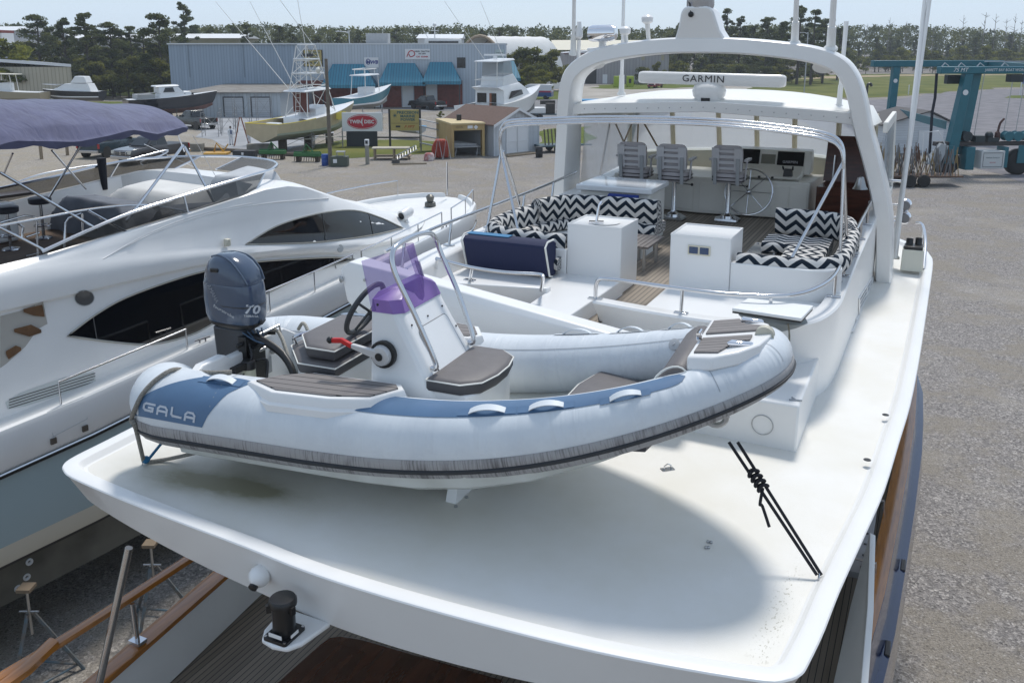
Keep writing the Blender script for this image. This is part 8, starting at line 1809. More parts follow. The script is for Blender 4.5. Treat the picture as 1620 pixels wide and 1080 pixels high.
b=at(388,249); t=thing('dark_toolbox','long black bin on the gravel beside the green implement','bin',b); mb=MB(); mb.box(b+Vector((0,0,.3)),(1.9,.8,.6)); mb.build('bin_body',mat('bin_black',(.025,.027,.032),.6),t,bevel=.04); mb=MB(); mb.box(b+Vector((-.1,-.405,.35)),(.18,.02,.22)); mb.build('bin_label',WHT,t)
for px,py,w_,lab in((308,239,1.6,'concrete block at the left end of the kerb'),(412,240,2.2,'concrete block under the stern of the tan boat')):
    b=at(px,py); mb=MB(); mb.box(b+Vector((0,0,.35)),(w_,.9,.7)); tag(mb.build('concrete_block',mat('block_concrete',(.27,.25,.21),.9,var=.3,vscale=2),bevel=.04),lab,'block')
mb=MB(); mb.tube([at(318,238)+Vector((0,0,.15)),at(372,241)+Vector((0,0,.15)),at(440,246)+Vector((0,0,.15)),at(510,250)+Vector((0,0,.15))],.18,7); tag(mb.build('kerb_log',mat('log_brown',(.10,.08,.06),.9)),'long dark log edging the gravel in front of the concrete pad','log')
# scaffold frames, step ladder
SC=mat('scaffold_grey',(.26,.26,.26),.5,.5)
def scaffold(px,py,w_,h,rz,lab):
    b=at(px,py); t=thing('scaffold',lab,'scaffold',b,rz,'scaffold frames round the yard boats'); T=TF(b,rz); 
    for x in(0,w_):
        mb=MB(T)
        for y in(0,1.2): mb.tube([(x,y,0),(x,y,h)],.035,5)
        for k in range(1,5): mb.tube([(x,0,h*k/4.2),(x,1.2,h*k/4.2)],.025,4)
        mb.build('end_frame',SC,t)
    mb=MB(T); mb.tube([(0,0,.3),(w_,0,h*.85)],.022,4); mb.tube([(0,1.2,h*.85),(w_,1.2,.3)],.022,4); mb.build('brace',SC,t); return t,T
for q in((320,217,1.7,2.6,.05,'scaffold frame standing alone on the concrete left of the painters'),(349,212,1.6,2.8,.1,'tall scaffold frame on the concrete behind the first frame'),(370,205,1.8,3.6,.1,'high scaffold before the roller doors'),(406,192,1.8,3.4,.1,'scaffold before the right hand roller door')): scaffold(*q)
for q in((448,238,2.6,1.7,.15,'low scaffold with a plank along the tan boat near its stern'),(497,235,2.6,1.8,.15,'low scaffold with a plank along the middle of the tan boat'),(575,205,2.2,2.4,.2,'scaffold with a plank under the teal boat bow')):
    t,T=scaffold(*q); mb=MB(T); mb.b2((-.4,.1,q[3]*.55),(q[2]+.4,.5,q[3]*.55+.06)); mb.build('plank',mat('plank_pale',(.5,.47,.4),.8),t)
b=at(383,231); t=thing('step_ladder','orange step ladder standing between the two painters','ladder',b); LO=mat('ladder_orange',(.28,.10,.05),.6); T=TF(b,.2)
for s in(-1,1):
    mb=MB(T)
    for y in(-.3,.3): mb.tube([(s*.7,y*1.3,0),(s*.06,y*.6,2.7)],.035,5)
    for k in range(1,8): f=k/8.; mb.tube([(s*lerp(.7,.06,f),-.3*lerp(1.3,.6,f),2.7*f),(s*lerp(.7,.06,f),.3*lerp(1.3,.6,f),2.7*f)],.022,4)
    mb.build('ladder_frame',LO,t)
# workers in white overalls: one continuous skinned figure each
def person(px,py,rz,lab,arm,hat,lean=0.):
    b=at(px,py); t=thing('person',lab,'person',b,rz)
    V=[(0,0,.95),(0,0,1.18),(0,0,1.42),(0,0,1.52),(0,.0,1.62),(0,0,1.72),(.0,.19,1.42),(.02,.24,1.15),(.12,.22,.93),(0,-.19,1.42),(.02,-.24,1.15),(.14,-.20,.95),(0,.1,.9),(.02,.12,.5),(-.02,.12,.08),(.14,.13,.04),(0,-.1,.9),(.05,-.12,.5),(.02,-.12,.08),(.18,-.13,.04)]
    if arm: V[10]=(.2,-.26,1.2); V[11]=(.42,-.2,1.32)
    E_=[(0,1),(1,2),(2,3),(3,4),(4,5),(2,6),(6,7),(7,8),(2,9),(9,10),(10,11),(0,12),(12,13),(13,14),(14,15),(0,16),(16,17),(17,18),(18,19)]
    Rr=[.15,.15,.16,.06,.095,.09,.075,.06,.045,.075,.06,.045,.105,.085,.07,.06,.105,.085,.07,.06]
    me=bpy.data.meshes.new('body'); me.from_pydata([(x+lean*z*.12,y,z) for x,y,z in V],E_,[]); o=bpy.data.objects.new('body',me); COL.objects.link(o); o.parent=t
    m=o.modifiers.new('Skin','SKIN'); 
    for i,r in enumerate(Rr): me.skin_vertices[0].data[i].radius=(r,r*.9 if i<3 else r); 
    me.skin_vertices[0].data[0].use_root=True
    s=o.modifiers.new('Sub','SUBSURF'); s.levels=2; s.render_levels=2
    me.materials.append(mat('overall_white',(.68,.70,.72),.8)); 
    T=TF(b,rz); mb=MB(T); mb.ball((.012+lean*.2,0,1.69),.115,12,8,(1,.9,1.1)); mb.build('hair',hat,t)
    mb=MB(T); mb.ball((.06+lean*.2,0,1.655),.085,10,8,(.8,.85,1.1)); 
    mb.build('face',mat('skin_tone',(.30,.17,.11),.6),t)
    mb=MB(T)
    for y in(.13,-.13): mb.ball((.10,y,.06),.09,8,5,(1.5,.7,.7))
    mb.build('shoe',mat('shoe_dark',(.03,.03,.035),.7),t); return t
person(366,229.5,-1.0,'worker in white overalls standing left of the orange ladder',False,mat('hair_dark',(.015,.012,.010),.8))
mb=MB(TF(at(366,229.5),-1.0)); mb.loft([[(x,y,z) for x,y in((.135,-.06),(.165,-.02),(.165,.06),(.135,.08))] for z in(1.05,1.4)]); mb.build('blue_scarf',mat('cloth_blue',(.02,.06,.18),.8),[o for o in bpy.data.objects if o.name=='person'][0])
person(394,230.5,1.0,'worker in a hooded white suit reaching up to the tan hull',True,mat('hood_white',(.66,.68,.7),.8),.2)
# trailers and tanks
def trailer(lab,px,py,rz,w_,l_,load,name='trailer'):
    b=at(px,py); t=thing(name,lab,'trailer',b,rz); T=TF(b,rz); mb=MB(T); mb.b2((-l_/2,-w_/2,.55),(l_/2,w_/2,.68)); mb.tube([(l_/2,0,.6),(l_/2+1.2,0,.5)],.06,6); mb.build('frame',mat('trailer_'+str(len(MATS)),(.05,.09,.11),.6),t)
    for sg in(-1,1):
        for x in(-.45,.45): wheel(t,T,x,sg*(w_/2+.1),.36,.22)
    load(T,t); return t
def ld1(T,t):
    mb=MB(T)
    for k in range(9): mb.slab([(-1.6+.35*k,-.7,.7),(-1.5+.35*k,-.7,.7),(-1.1+.35*k,.6,2.0),(-1.2+.35*k,.6,2.0)],(.03,0,0))
    mb.build('rack_load',mat('load_dark',(.06,.055,.05),.8,var=.4,vscale=5),t)
trailer('twin axle trailer stacked with dark frames right of the garden shed',883,240,.35,1.8,4.2,ld1)
def ld2(T,t):
    mb=MB(T); mb.b2((-1.8,-.9,.7),(1.2,.9,1.5)); mb.build('white_hatch',WB,t,bevel=.1); mb=MB(T); mb.b2((1.3,-.8,.7),(2.4,.8,2.0)); mb.b2((.6,.9,1.8),(2.6,1.1,2.3)); mb.build('dark_machinery',mat('load_dark',(.06,.055,.05),.8),t)
trailer('low trailer carrying a white hatch and dark machinery behind the garden shed',848,188,.05,2.2,5.2,ld2)
def ld3(T,t):
    mb=MB(T); mb.b2((-1.5,-.9,.7),(1.5,.9,1.35)); mb.build('tray',WB,t,bevel=.05)
trailer('small white tray trailer left of the graphic van',832,157,.1,1.7,3.2,ld3)
b=at(893,178); t=thing('blue_topped_bin','large grey bin with a bright blue cover behind the port arch leg','bin',b); mb=MB(); mb.b2(b+Vector((-.6,0,0)),b+Vector((5.4,3,1.55))); mb.build('bin_body',mat('bin_grey',(.07,.07,.075),.7),t); mb=MB(); mb.b2(b+Vector((-.7,-.1,1.55)),b+Vector((5.5,3.1,1.75))); mb.build('bin_cover',mat('tarp_blue',(.02,.22,.45),.6),t)
b=at(983,138); t=thing('lime_machine','lime green machine box beside a white tank by the grey warehouse','machine',b); LIME=mat('lime_paint',(.32,.42,.02),.5)
for x in(-1.6,1.4): mb=MB(); mb.b2(b+Vector((x-.1,0,0)),b+Vector((x+1.5,1.6,2.5))); mb.build('housing',LIME,t,bevel=.08)
mb=MB(); mb.b2(b+Vector((1.7,-.03,.9)),b+Vector((2.3,-.01,1.9))); mb.build('grille',BLACK,t)
b=at(1000,133); t=thing('white_tank','horizontal white gas tank right of the lime green machine','tank',b); mb=MB(); c=b+Vector((-1.6,0,1.1)); mb.lathe(c,[(.001,0),(.5,.1),(.68,.4),(.68,2.8),(.5,3.1),(.001,3.2)],14,ax=Vector((1,0,0))); mb.build('tank_body',WB,t); mb=MB(); 
for x in(-.8,.8): mb.b2(b+Vector((x-.1,-.3,0)),b+Vector((x+.1,.3,.7)))
mb.build('saddle',GREYW,t)
# lamp posts
def lamp(px,py,ptop,lab,arm):
    b=at(px,py); top=atd(px,ptop,b.y); t=thing('street_lamp',lab,'street lamp',b); mb=MB(); mb.tube(bez([b,Vector((b.x,b.y,top.z-1.0)),Vector((b.x+arm*.2,b.y,top.z-.2)),Vector((b.x+arm*.9,b.y,top.z))],5),.13,7,r1=.08); mb.build('lamp_post',mat('galv_post',(.42,.43,.44),.4,.5),t); mb=MB(); mb.box(Vector((b.x+arm,b.y,top.z)),(.9,.4,.2)); mb.build('lamp_head',GREYW,t,bevel=.05)
lamp(1272,147,52,'tall grey street lamp before the pines right of the arch',-1.2); lamp(556,155,50,'curved grey street lamp rising above the workshop roof',-2.0); lamp(276,152,57,'thin grey street lamp at the left corner of the workshop',-.5)
for i,(px,py,h) in enumerate(((66,252,1.2),(107,246,1.2))): 
    post('wood_bollard','short dark post in the gravel '+('at the left under the bimini' if i==0 else 'just left of the teal truck'),'bollard',px,py,h,.14,WOODM)
# ================================================================ travel lift
LT=mat('lift_teal',(.012,.13,.17),.4,var=.12,vscale=2); LTD=mat('lift_dark',(.02,.03,.035),.6)
fl=at(1494,277); fr=at(1613,276); u_=(fr-fl); u_.z=0; Lf=u_.length; rz=math.atan2(u_.y,u_.x)
back=at(1404,226); b_=at(1404,226)
TLn=thing('travel_lift','teal mobile boat hoist straddling the yard at the far right','boat hoist',fl,rz); T=TF(fl,rz); inv_=T.inverted(); bl_=inv_@Vector((b_.x,b_.y,0)); wd=max(8.5,min(11.,bl_.y)); 
HT=7.32
def col(x,y,lean=.25): mb=MB(T); mb.loft([[(x-.38,y-.38,1.5),(x+.38,y-.38,1.5),(x+.38,y+.38,1.5),(x-.38,y+.38,1.5)],[(x-.30+lean,y-.3,HT),(x+.30+lean,y-.3,HT),(x+.30+lean,y+.3,HT),(x-.30+lean,y+.3,HT)]]); return mb.build('column',LT,TLn,bevel=.03)
for x,dy in((.25,0),(1.15,.5)): col(x,dy,.7)
for x in(Lf+1.2,): col(x,0,0)
bx,by=bl_.x,wd
mb=MB(T); mb.loft([[(bl_.x-.35,bl_.y-.3,0.9),(bl_.x+.35,bl_.y-.3,.9),(bl_.x+.35,bl_.y+.3,.9),(bl_.x-.35,bl_.y+.3,.9)],[(bl_.x-.15,bl_.y-.3,HT),(bl_.x+.5,bl_.y-.3,HT),(bl_.x+.5,bl_.y+.3,HT),(bl_.x-.15,bl_.y+.3,HT)]]); mb.build('column',LT,TLn,bevel=.03)
mb=MB(T); mb.b2((-1.2,-.35,HT),(Lf+5,.35,HT+.5)); gb=mb.build('girder',LT,TLn,bevel=.05)
mb=MB(T); mb.b2((bl_.x-2.2,bl_.y-.4,HT),(bl_.x+Lf+5,bl_.y+.4,HT+.6)); mb.build('girder',LT,TLn,bevel=.05)
d_=Vector((bl_.x,bl_.y,0)); mb=MB(T)
for k in(.0,):
    mb.slab([(Lf+3.4,.4,HT+.1),(Lf+4.2,.4,HT+.1),(bl_.x+Lf+4.2,bl_.y-.4,HT+.1),(bl_.x+Lf+3.4,bl_.y-.4,HT+.1)],(0,0,.4))
mb.build('cross_beam',LT,TLn)
mb=MB(T); mb.b2((-1.,.25,2.15),(Lf,.0-.25,2.45)); mb.build('side_rail',mat('rail_dark',(.045,.04,.04),.7),TLn)
mb=MB(T); mb.slab([(bl_.x,bl_.y,2.9),(bl_.x,bl_.y,3.5),(.0,.4,3.9),(.0,.4,3.3)],(.0,.25,0)); mb.build('lower_beam',LT,TLn)
for i,(x,s_) in enumerate(((.0,.95),(Lf-.3,.95))):
    mb=MB(T); mb.lathe((x,-.35,.95),[(.5,0),(.86,.03),(.95,.14),(.95,.58),(.86,.70),(.5,.72)],22,ax=Vector((0,1,0))); wh=mb.build('wheel',TYRE,TLn,smooth=50); mb=MB(T); mb.lathe((x,-.33,.95),[(.001,.08),(.3,.05),(.5,.0),(.5,.6),(.001,.6)],16,ax=Vector((0,1,0))); mb.build('rim',mat('rim_teal_dark',(.06,.07,.075),.6),wh)
    mb=MB(T); mb.loft([[(x-.35,-.5,.9),(x+.35,-.5,.9),(x+.3,-.5,2.2),(x-.3,-.5,2.2)],[(x-.35,-.42,.9),(x+.35,-.42,.9),(x+.3,-.42,2.2),(x-.3,-.42,2.2)]]) ; mb.build('fork',LT,TLn)
mb=MB(T); mb.lathe((bl_.x+.2,bl_.y-.35,.75),[(.4,0),(.72,.03),(.75,.12),(.75,.5),(.7,.6),(.4,.6)],18,ax=Vector((0,1,0))); mb.build('wheel',TYRE,TLn)
# operator platform, engine box, hose reels, exhaust, slings
mb=MB(T); mb.loft([[(-1.9,-.9,.9),(-.9,-.9,.9),(-.2,-.6,2.2),(-.8,-.6,2.4)],[(-1.9,-.2,.9),(-.9,-.2,.9),(-.2,-.2,2.2),(-.8,-.2,2.4)]]); mb.build('control_box',mat('ctrl_grey',(.33,.35,.36),.6),TLn,bevel=.04)
mb=MB(T); mb.tube([(-2.2,-.8,1.0),(-2.3,-.8,3.2),(-1.2,-.8,3.3),(-.6,-.8,2.3)],.04,5); mb.build('control_rail',WHT,TLn)
mb=MB(T); mb.b2((1.1,-.7,.45),(1.75,.3,2.1)); mb.b2((3.92,-.7,.6),(4.25,.3,2.1)); mb.build('tank_bracket',LT,TLn,bevel=.03)
mb=MB(T); mb.b2((2.15,-.85,.55),(3.9,.3,1.85)); eb=mb.build('engine_box',mat('box_light',(.52,.54,.54),.5),TLn,bevel=.03)
o=T@Vector((3.02,-.86,1.35)); dx=T.to_3x3()@Vector((1,0,0))
text_mb('MARINE TRAVELIFT',.12,planemap(o,dx,(0,0,1),.012)).build('lettering',INKT,eb,smooth=0); text_mb('ASCOM',.13,planemap(o-Vector((0,0,.35)),dx,(0,0,1),.012)).build('lettering',INKR,eb,smooth=0)
mb=MB(T); mb.tube([(2.3,-.86,.7),(3.75,-.86,.7),(3.75,-.86,1.7),(2.3,-.86,1.7)],.02,4,closed=True); mb.build('box_outline',INKK,eb)
for x in(1.25,4.35,5.05,5.75,6.4):
    mb=MB(T); mb.lathe((x,-.4,2.85),[(.12,0),(.36,.0),(.36,.06),(.27,.08),(.27,.5),(.36,.52),(.36,.58),(.12,.58)],16,ax=Vector((0,1,0))); mb.build('hose_reel',LTD if x<2 else LT,TLn)
mb=MB(T); mb.b2((1.8,-.5,2.45),(2.5,.2,2.9)); mb.b2((2.8,-.4,2.45),(3.6,.3,2.75)); mb.ball((3.0,-.1,2.9),.3,8,6); mb.build('engine_parts',LTD,TLn)
mb=MB(T); mb.tube(bez([(3.6,-.1,2.5),(3.65,-.1,3.3),(3.75,-.1,3.8),(4.0,-.1,4.1)],4),.08,8); mb.lathe((3.62,-.1,2.5),[(.16,0),(.2,.15),(.18,.6),(.08,.7)],10); mb.build('exhaust',mat('rust_pipe',(.07,.03,.025),.7),TLn)
for x in(2.4,4.6,5.5):
    mb=MB(T); mb.tube([(x,.3,HT+.2),(x-.3,.3,2.6)],.03,4); mb.build('cable',STEELD,TLn)
mb=MB(T); mb.tube([(-1.0,.6,HT),(-.95,.6,5.6),(-1.0,.7,4.5),(-.9,.7,1.5)],.10,6); mb.build('sling',mat('sling_dark',(.015,.018,.03),.8),TLn)
mb=MB(T)
for x in(-1.,.2,1.6,3.4,5.2):
    mb.tube([(x,0,HT+.5),(x+.2,0,HT+.75),(x+.5,0,HT+.52)],.05,6)
mb.tube([(2.0,-.2,HT+.85),(Lf+5,-.2,HT+.85)],.05,5); mb.build('hydraulic_pipe',STEELD,TLn)
mb=MB(T); mb.b2((4.0,-.3,HT-.6),(5.0,.3,HT-.05)); mb.b2((-.2,.5,HT-.75),(1.,1.,HT-.1)); mb.build('winch_box',LTD,TLn,bevel=.03)
o=T@Vector((-.3,-.36,HT+.26)); text_mb('75 MT',.40,planemap(o+dx*.5,dx,(0,0,1),.012),shear=.25,bold=.0).build('lettering',WHT,gb,smooth=0)
o=T@Vector((3.55,-.36,HT+.26)); text_mb('JARRETT BAY BOAT WORKS',.27,planemap(o,dx,(0,0,1),.012),sx=.9).build('lettering',WHT,gb,smooth=0)
for p in((0.75,-.34,6.0),): 
    mb=MB(T); mb.lathe(p,[(.001,0),(.2,0),(.2,.02),(.001,.03)],14,ax=Vector((0,-1,0))); mb.build('round_decal',WHT,TLn)
q=inv_@b_; mb=MB(T); mb.lathe((bl_.x+.1,bl_.y-.31,6.0),[(.001,0),(.2,0),(.2,.02),(.001,.03)],14,ax=Vector((0,-1,0))); mb.build('round_decal',WHT,TLn)
# cart stacked with jack stands
b=at(1442,293); t=thing('stand_cart','two wheeled cart crowded with rusty jack stands in front of the lift','cart',b); T=TF(b,.02)
mb=MB(T); mb.b2((-2.4,-.8,.62),(3.1,.9,.72)); mb.build('cart_deck',mat('cart_rust',(.10,.06,.04),.8),t)
for x in(-.6,.35): wheel(t,T,x,-.95,.42,.26)
for x in(-.6,.35): wheel(t,T,x,.95,.42,.26)
mb=MB(T); rs2=random.Random(3); mb.mats=None
cols=[mat('stand_rust',(.12,.065,.04),.8),mat('stand_grey',(.16,.165,.17),.7),mat('stand_ochre',(.24,.17,.07),.8)]
for k in range(46):
    x=-2.3+5.1*rs2.random(); y=rs2.uniform(-.75,.8); mb.cur=rs2.randrange(3); h_=rs2.uniform(1.3,1.95); 
    for s in(-1,1): mb.tube([(x+s*.28+rs2.uniform(-.1,.1),y,.72),(x+rs2.uniform(-.08,.08),y,.72+h_)],.03,4)
    mb.tube([(x,y,.72+h_*.5),(x,y,.72+h_*1.12)],.026,4)
st_=mb.build('stacked_stands',cols,t); st_['kind']='stuff'
t,b=post('blue_sign','blue and white sign on a thin post at the right edge','sign',1614,151,5.2,.12,WHT)
mb=MB(); mb.b2(b+Vector((.1,-.1,2.2)),b+Vector((3.2,.05,4.9))); mb.build('sign_board',mat('sign_blue',(.02,.07,.25),.5),t); mb=MB(); mb.b2(b+Vector((.4,-.14,3.8)),b+Vector((3.,-.11,4.2))); mb.build('sign_band',WHT,t)
post('marker_post','thin white marker post at the edge of the right hand field','post',1437,150,1.9,.1,WHT)
t,b=post('field_pump','dark hooded pump standing in the right hand field','pump',1371,151,1.6,.22,BLACK); mb=MB(); mb.tube(bez([b+Vector((0,0,1.5)),b+Vector((.1,0,2.1)),b+Vector((.6,0,2.2)),b+Vector((.8,0,1.7))],4),.25,8); mb.build('hood',BLACK,t)
# ================================================================ trees
def leafmat(n,a,b,c):
    m,nt,bs_=newmat(n); L=nt.links; bs_.inputs['Roughness'].default_value=.75; bs_.inputs['Specular IOR Level'].default_value=.15
    at_=_n(nt,'ShaderNodeAttribute',attribute_name='tone'); oi=_n(nt,'ShaderNodeObjectInfo')
    rp=_n(nt,'ShaderNodeValToRGB'); e=rp.color_ramp.elements; e[0].position=0; e[0].color=(*a,1); e[1].position=1; e[1].color=(*c,1); k=e.new(.5); k.color=(*b,1)
    f=math_node(nt,'ADD',at_.outputs['Fac'],math_node(nt,'MULTIPLY',math_node(nt,'SUBTRACT',oi.outputs['Random'],.5),.35)); L.new(f,rp.inputs[0]); L.new(rp.outputs[0],bs_.inputs['Base Color'])
    tr=_n(nt,'ShaderNodeBsdfTranslucent'); hs=_n(nt,'ShaderNodeHueSaturation'); hs.inputs['Value'].default_value=1.5; L.new(rp.outputs[0],hs.inputs['Color']); L.new(hs.outputs[0],tr.inputs[0]); mx=_n(nt,'ShaderNodeMixShader'); mx.inputs[0].default_value=.42; L.new(bs_.outputs[0],mx.inputs[1]); L.new(tr.outputs[0],mx.inputs[2]); L.new(mx.outputs[0],nt.nodes['Material Output'].inputs[0]); return m
PINE=leafmat('pine_needles',(.045,.058,.022),(.082,.097,.036),(.14,.15,.058)); LEAF=leafmat('spring_leaves',(.05,.065,.012),(.12,.13,.022),(.22,.22,.04)); MIXL=leafmat('mixed_foliage',(.045,.058,.018),(.09,.10,.027),(.19,.185,.045))
BARK=mat('bark',(.075,.06,.045),.9,var=.4,vscale=3); GREYBARK=mat('grey_bark',(.16,.145,.13),.9)
def leafmesh(name,clumps,per,size,rs,m,parent=None,flat=.6):
    V=[];Fc=[];tone=[]
    for (cx,cy,cz,r,tn) in clumps:
        for k in range(per):
            a=rs.uniform(0,2*PI); z=rs.uniform(-1,1); q=r*rs.random()**.45; s=math.sqrt(1-z*z); c=Vector((cx+q*s*math.cos(a),cy+q*s*math.sin(a),cz+q*z*flat))
            n=Vector((rs.gauss(0,1),rs.gauss(0,1),rs.gauss(.5,1))).normalized(); t=n.orthogonal().normalized(); b=n.cross(t); w=size*rs.uniform(.6,1.3); an=rs.uniform(0,PI); d1=t*math.cos(an)+b*math.sin(an); d2=n.cross(d1); i=len(V)
            V+=[c-d1*w-d2*w*.3,c+d2*w*.45,c+d1*w-d2*w*.2,c-d2*w*.55]; Fc.append((i,i+1,i+2,i+3)); tone.append(max(0,min(1,tn+rs.uniform(-.22,.22))))
    me=bpy.data.meshes.new(name); me.from_pydata([tuple(v) for v in V],[],Fc); me.materials.append(m)
    at_=me.attributes.new('tone','FLOAT','FACE'); at_.data.foreach_set('value',tone)
    o=bpy.data.objects.new(name,me); COL.objects.link(o)
    if parent: o.parent=parent
    return o
def trunkmesh(parent,h,r,limbs,m,lean=(0,0)):
    mb=MB(); pts=[Vector((lean[0]*(k/5)**1.5,lean[1]*(k/5)**1.5,h*k/5)) for k in range(6)]; mb.tube(pts,r,7,r1=r*.3)
    for a,b in limbs: mb.tube([a,Vector(a).lerp(Vector(b),.5)+Vector((0,0,.15)),b],r*.32,5,r1=r*.1)
    o=mb.build('trunk',m); o.parent=parent; return o
def pine(seed,h,bare=.35,spread=2.6,per=70,m=None,size=.34,dens=16):
    rs=random.Random(seed); t=thing('pine_tree','x','tree'); cl_=[];lim=[]
    for k in range(dens):
        f=bare+(1-bare)*((k+rs.random()*.8)/dens); z=h*f; rr=spread*(1.05-((f-bare)/(1-bare))**1.6*.8)*rs.uniform(.35,1.); a=rs.uniform(0,2*PI)
        p=(rr*math.cos(a),rr*math.sin(a),z+rs.uniform(-.3,.5)); cr=rs.uniform(.5,1.05)*(1.1-.45*f)*spread/2.6; cl_.append((*p,cr,rs.uniform(.2,.8))); lim.append(((0,0,z-rr*.35),p))
    cl_.append((0,0,h*.98,.9,.6)); trunkmesh(t,h*.95,h*.018,lim,BARK,(rs.uniform(-.4,.4),0)); leafmesh('crown',cl_,per,size,rs,m or PINE,t); return t
def bushy(seed,h,w,per=60,m=None,n=22,size=.3,name='broadleaf_tree'):
    rs=random.Random(seed); t=thing(name,'x','tree'); cl_=[];lim=[]
    for k in range(n):
        a=rs.uniform(0,2*PI); f=rs.random()**.7; z=h*(.22+.72*f); rr=w*math.sin(PI*min(.95,.18+.75*f))*rs.uniform(.2,1.)
        p=(rr*math.cos(a),rr*math.sin(a),z); cl_.append((*p,rs.uniform(.4,.85)*w*.38,rs.uniform(.15,.95))); lim.append(((0,0,z*.5),p))
    trunkmesh(t,h*.75,h*.02,lim[:12],BARK); leafmesh('crown',cl_,per,size,rs,m or MIXL,t); return t
def bare(seed,h):
    rs=random.Random(seed); t=thing('dead_tree','x','tree'); lim=[]
    for k in range(16):
        z=h*rs.uniform(.45,.97); a=rs.uniform(0,2*PI); l_=h*.11*rs.uniform(.5,1.3)*(1.2-z/h*.7); lim.append(((0,0,z),(l_*math.cos(a),l_*math.sin(a),z+l_*rs.uniform(.2,.9))))
    mb=MB(); mb.tube([(0,0,0),(.1,0,h*.5),(0,.1,h)],h*.011,6,r1=.03)
    o=mb.build('trunk',GREYBARK); o.parent=t; mb=MB()
    for a,b in lim: mb.tube([a,b],.07,4,r1=.02)
    o=mb.build('branches',GREYBARK); o.parent=t; return t
PR=[pine(1,14,.22,3.0,130,dens=48,size=.19),pine(2,14,.32,2.7,130,dens=42,size=.19),pine(3,14,.18,3.3,130,dens=52,size=.19),pine(4,14,.50,2.3,120,dens=26,size=.18)]
BU=[bushy(11,6,3.0,110,n=34,size=.2),bushy(12,5,2.6,110,LEAF,30,size=.19),bushy(13,4,2.8,100,MIXL,28,size=.19)]
DE=[bare(21,14),bare(22,14)]
used=set()
def put(proto,px,d,top,lab,grp=None,name=None,hp=14.,rz=None,base=0.,wide=1.):
    g=atd(px,top,d); s=max(.15,(g.z-base)/hp)
    o=proto if proto.name not in used else copy_tree(proto)
    used.add(o.name); o.location=(g.x,g.y,base); o.rotation_euler=(0,0,rnd.uniform(0,6) if rz is None else rz); o.scale=(s*wide,s*wide,s); o['label']=lab; o['category']='tree' if hp>7 else 'shrub'
    if grp: o['group']=grp
    return o
# the stand of pines behind the lawn, left
L1=[(54,172,24,2,'broad pine rising from behind the beige warehouse roof'),(98,170,33,1,'thin dark pine between the far white roof and the tall dense pine'),(133,164,23,0,'tallest dense pine of the stand left of the workshop'),(170,168,36,2,'rounded pine just right of the tallest dense pine'),(205,176,44,3,'slender pine with a bare trunk left of the wide pine by the workshop'),(247,163,22,2,'wide crowned pine nearest the left corner of the workshop'),(150,180,48,1,None),(78,182,45,0,None),(225,184,50,1,None),(118,186,52,3,None),(262,185,48,0,None),(190,188,50,0,None)]
for px,d,top,k,lab in L1: put(PR[k],px,d,top,lab or 'smaller dark pine filling the stand behind the lawn',None if lab else 'smaller pines behind the lawn',wide=1.25)
for i,(px,d,top) in enumerate(((35,185,80),(66,186,84),(92,188,76),(112,189,88),(146,190,78),(168,190,86),(196,191,80),(222,191,88),(244,191,82),(270,191,80),(132,175,100),(182,176,96),(228,176,98),(128,158,118),(150,160,108),(175,161,114),(200,160,106),(226,161,112),(252,160,104),(270,162,112),(140,166,95),(185,168,92),(235,168,95),(264,168,98),(212,166,100),(160,170,98))): put(BU[2 if i%2 else 0],px,d,top,'dark shrub in the hedge row under the pines behind the lawn','shrubs under the left pines',hp=5.)
put(BU[1],2,150,60,'bright yellow-green tree at the left edge above the beige warehouse',hp=5.,wide=1.2)
# around the dome, between workshop and grey warehouse
for i,(px,d,top) in enumerate(((824,182,88),(842,190,76),(858,196,82),(872,192,90),(886,205,100),(812,175,108),(835,172,112),(860,178,110))): put(BU[i%3],px,d,top,'leafy green tree in the clump right of the fabric dome' if top<95 else 'low green shrub at the foot of the clump right of the dome','trees right of the dome' if top<95 else 'shrubs right of the dome',hp=5.)
put(BU[1],824,150,121,'small round yellow-green bush under the rightmost teal awning',hp=5.)
b_=put(BU[1],697,116,176,'clipped yellow-green bush behind the tan shed',hp=5.)
put(BU[2],1017,224,98,'dark ragged shrub against the wall of the grey warehouse',hp=5.,wide=.8); put(BU[0],1040,226,104,'pale green sapling at the right end of the grey warehouse',hp=5.,wide=.7)
# pines right of and behind the arch
for i,(px,d,top,k) in enumerate(((1075,255,40,1),(1100,262,52,0),(1128,250,36,2),(1152,262,16,3),(1172,250,30,1),(1195,258,42,0),(1215,240,28,2),(1240,250,36,0),(1268,225,14,1),(1290,222,18,3),(1308,232,30,2),(1330,255,46,0),(1060,270,55,2),(1180,272,48,3))):
    lab='tall pine with a thin crown beside the grey street lamp' if i==8 else 'tall pine just right of the one beside the street lamp' if i==9 else 'pine tree in the grove seen through and right of the radar arch'
    put(PR[k],px,d,top,lab,None if i in(8,9) else 'pines seen through the arch',wide=1.15)
for i in range(18): put(BU[i%3],1062+i*14+rnd.uniform(-5,5),236+rnd.uniform(-8,20),rnd.uniform(88,112),'low bushy tree along the foot of the pine grove behind the arch','bushes under the arch grove',hp=5.,wide=1.2)
for i in range(9): put(PR[3 if i%2 else 1],560+i*33+rnd.uniform(-9,9),250+rnd.uniform(0,40),rnd.uniform(44,56),'pine standing beyond the workshop roof','pines beyond the workshop',wide=1.2)
for i in range(8): put(PR[i%4],300+i*33+rnd.uniform(-9,9),215+rnd.uniform(0,30),rnd.uniform(36,56),'pine in the row rising above the left half of the workshop','pines above the left workshop',wide=1.25)
put(PR[1],289,214,9,'very tall pine standing alone above the left end of the workshop',wide=1.0)
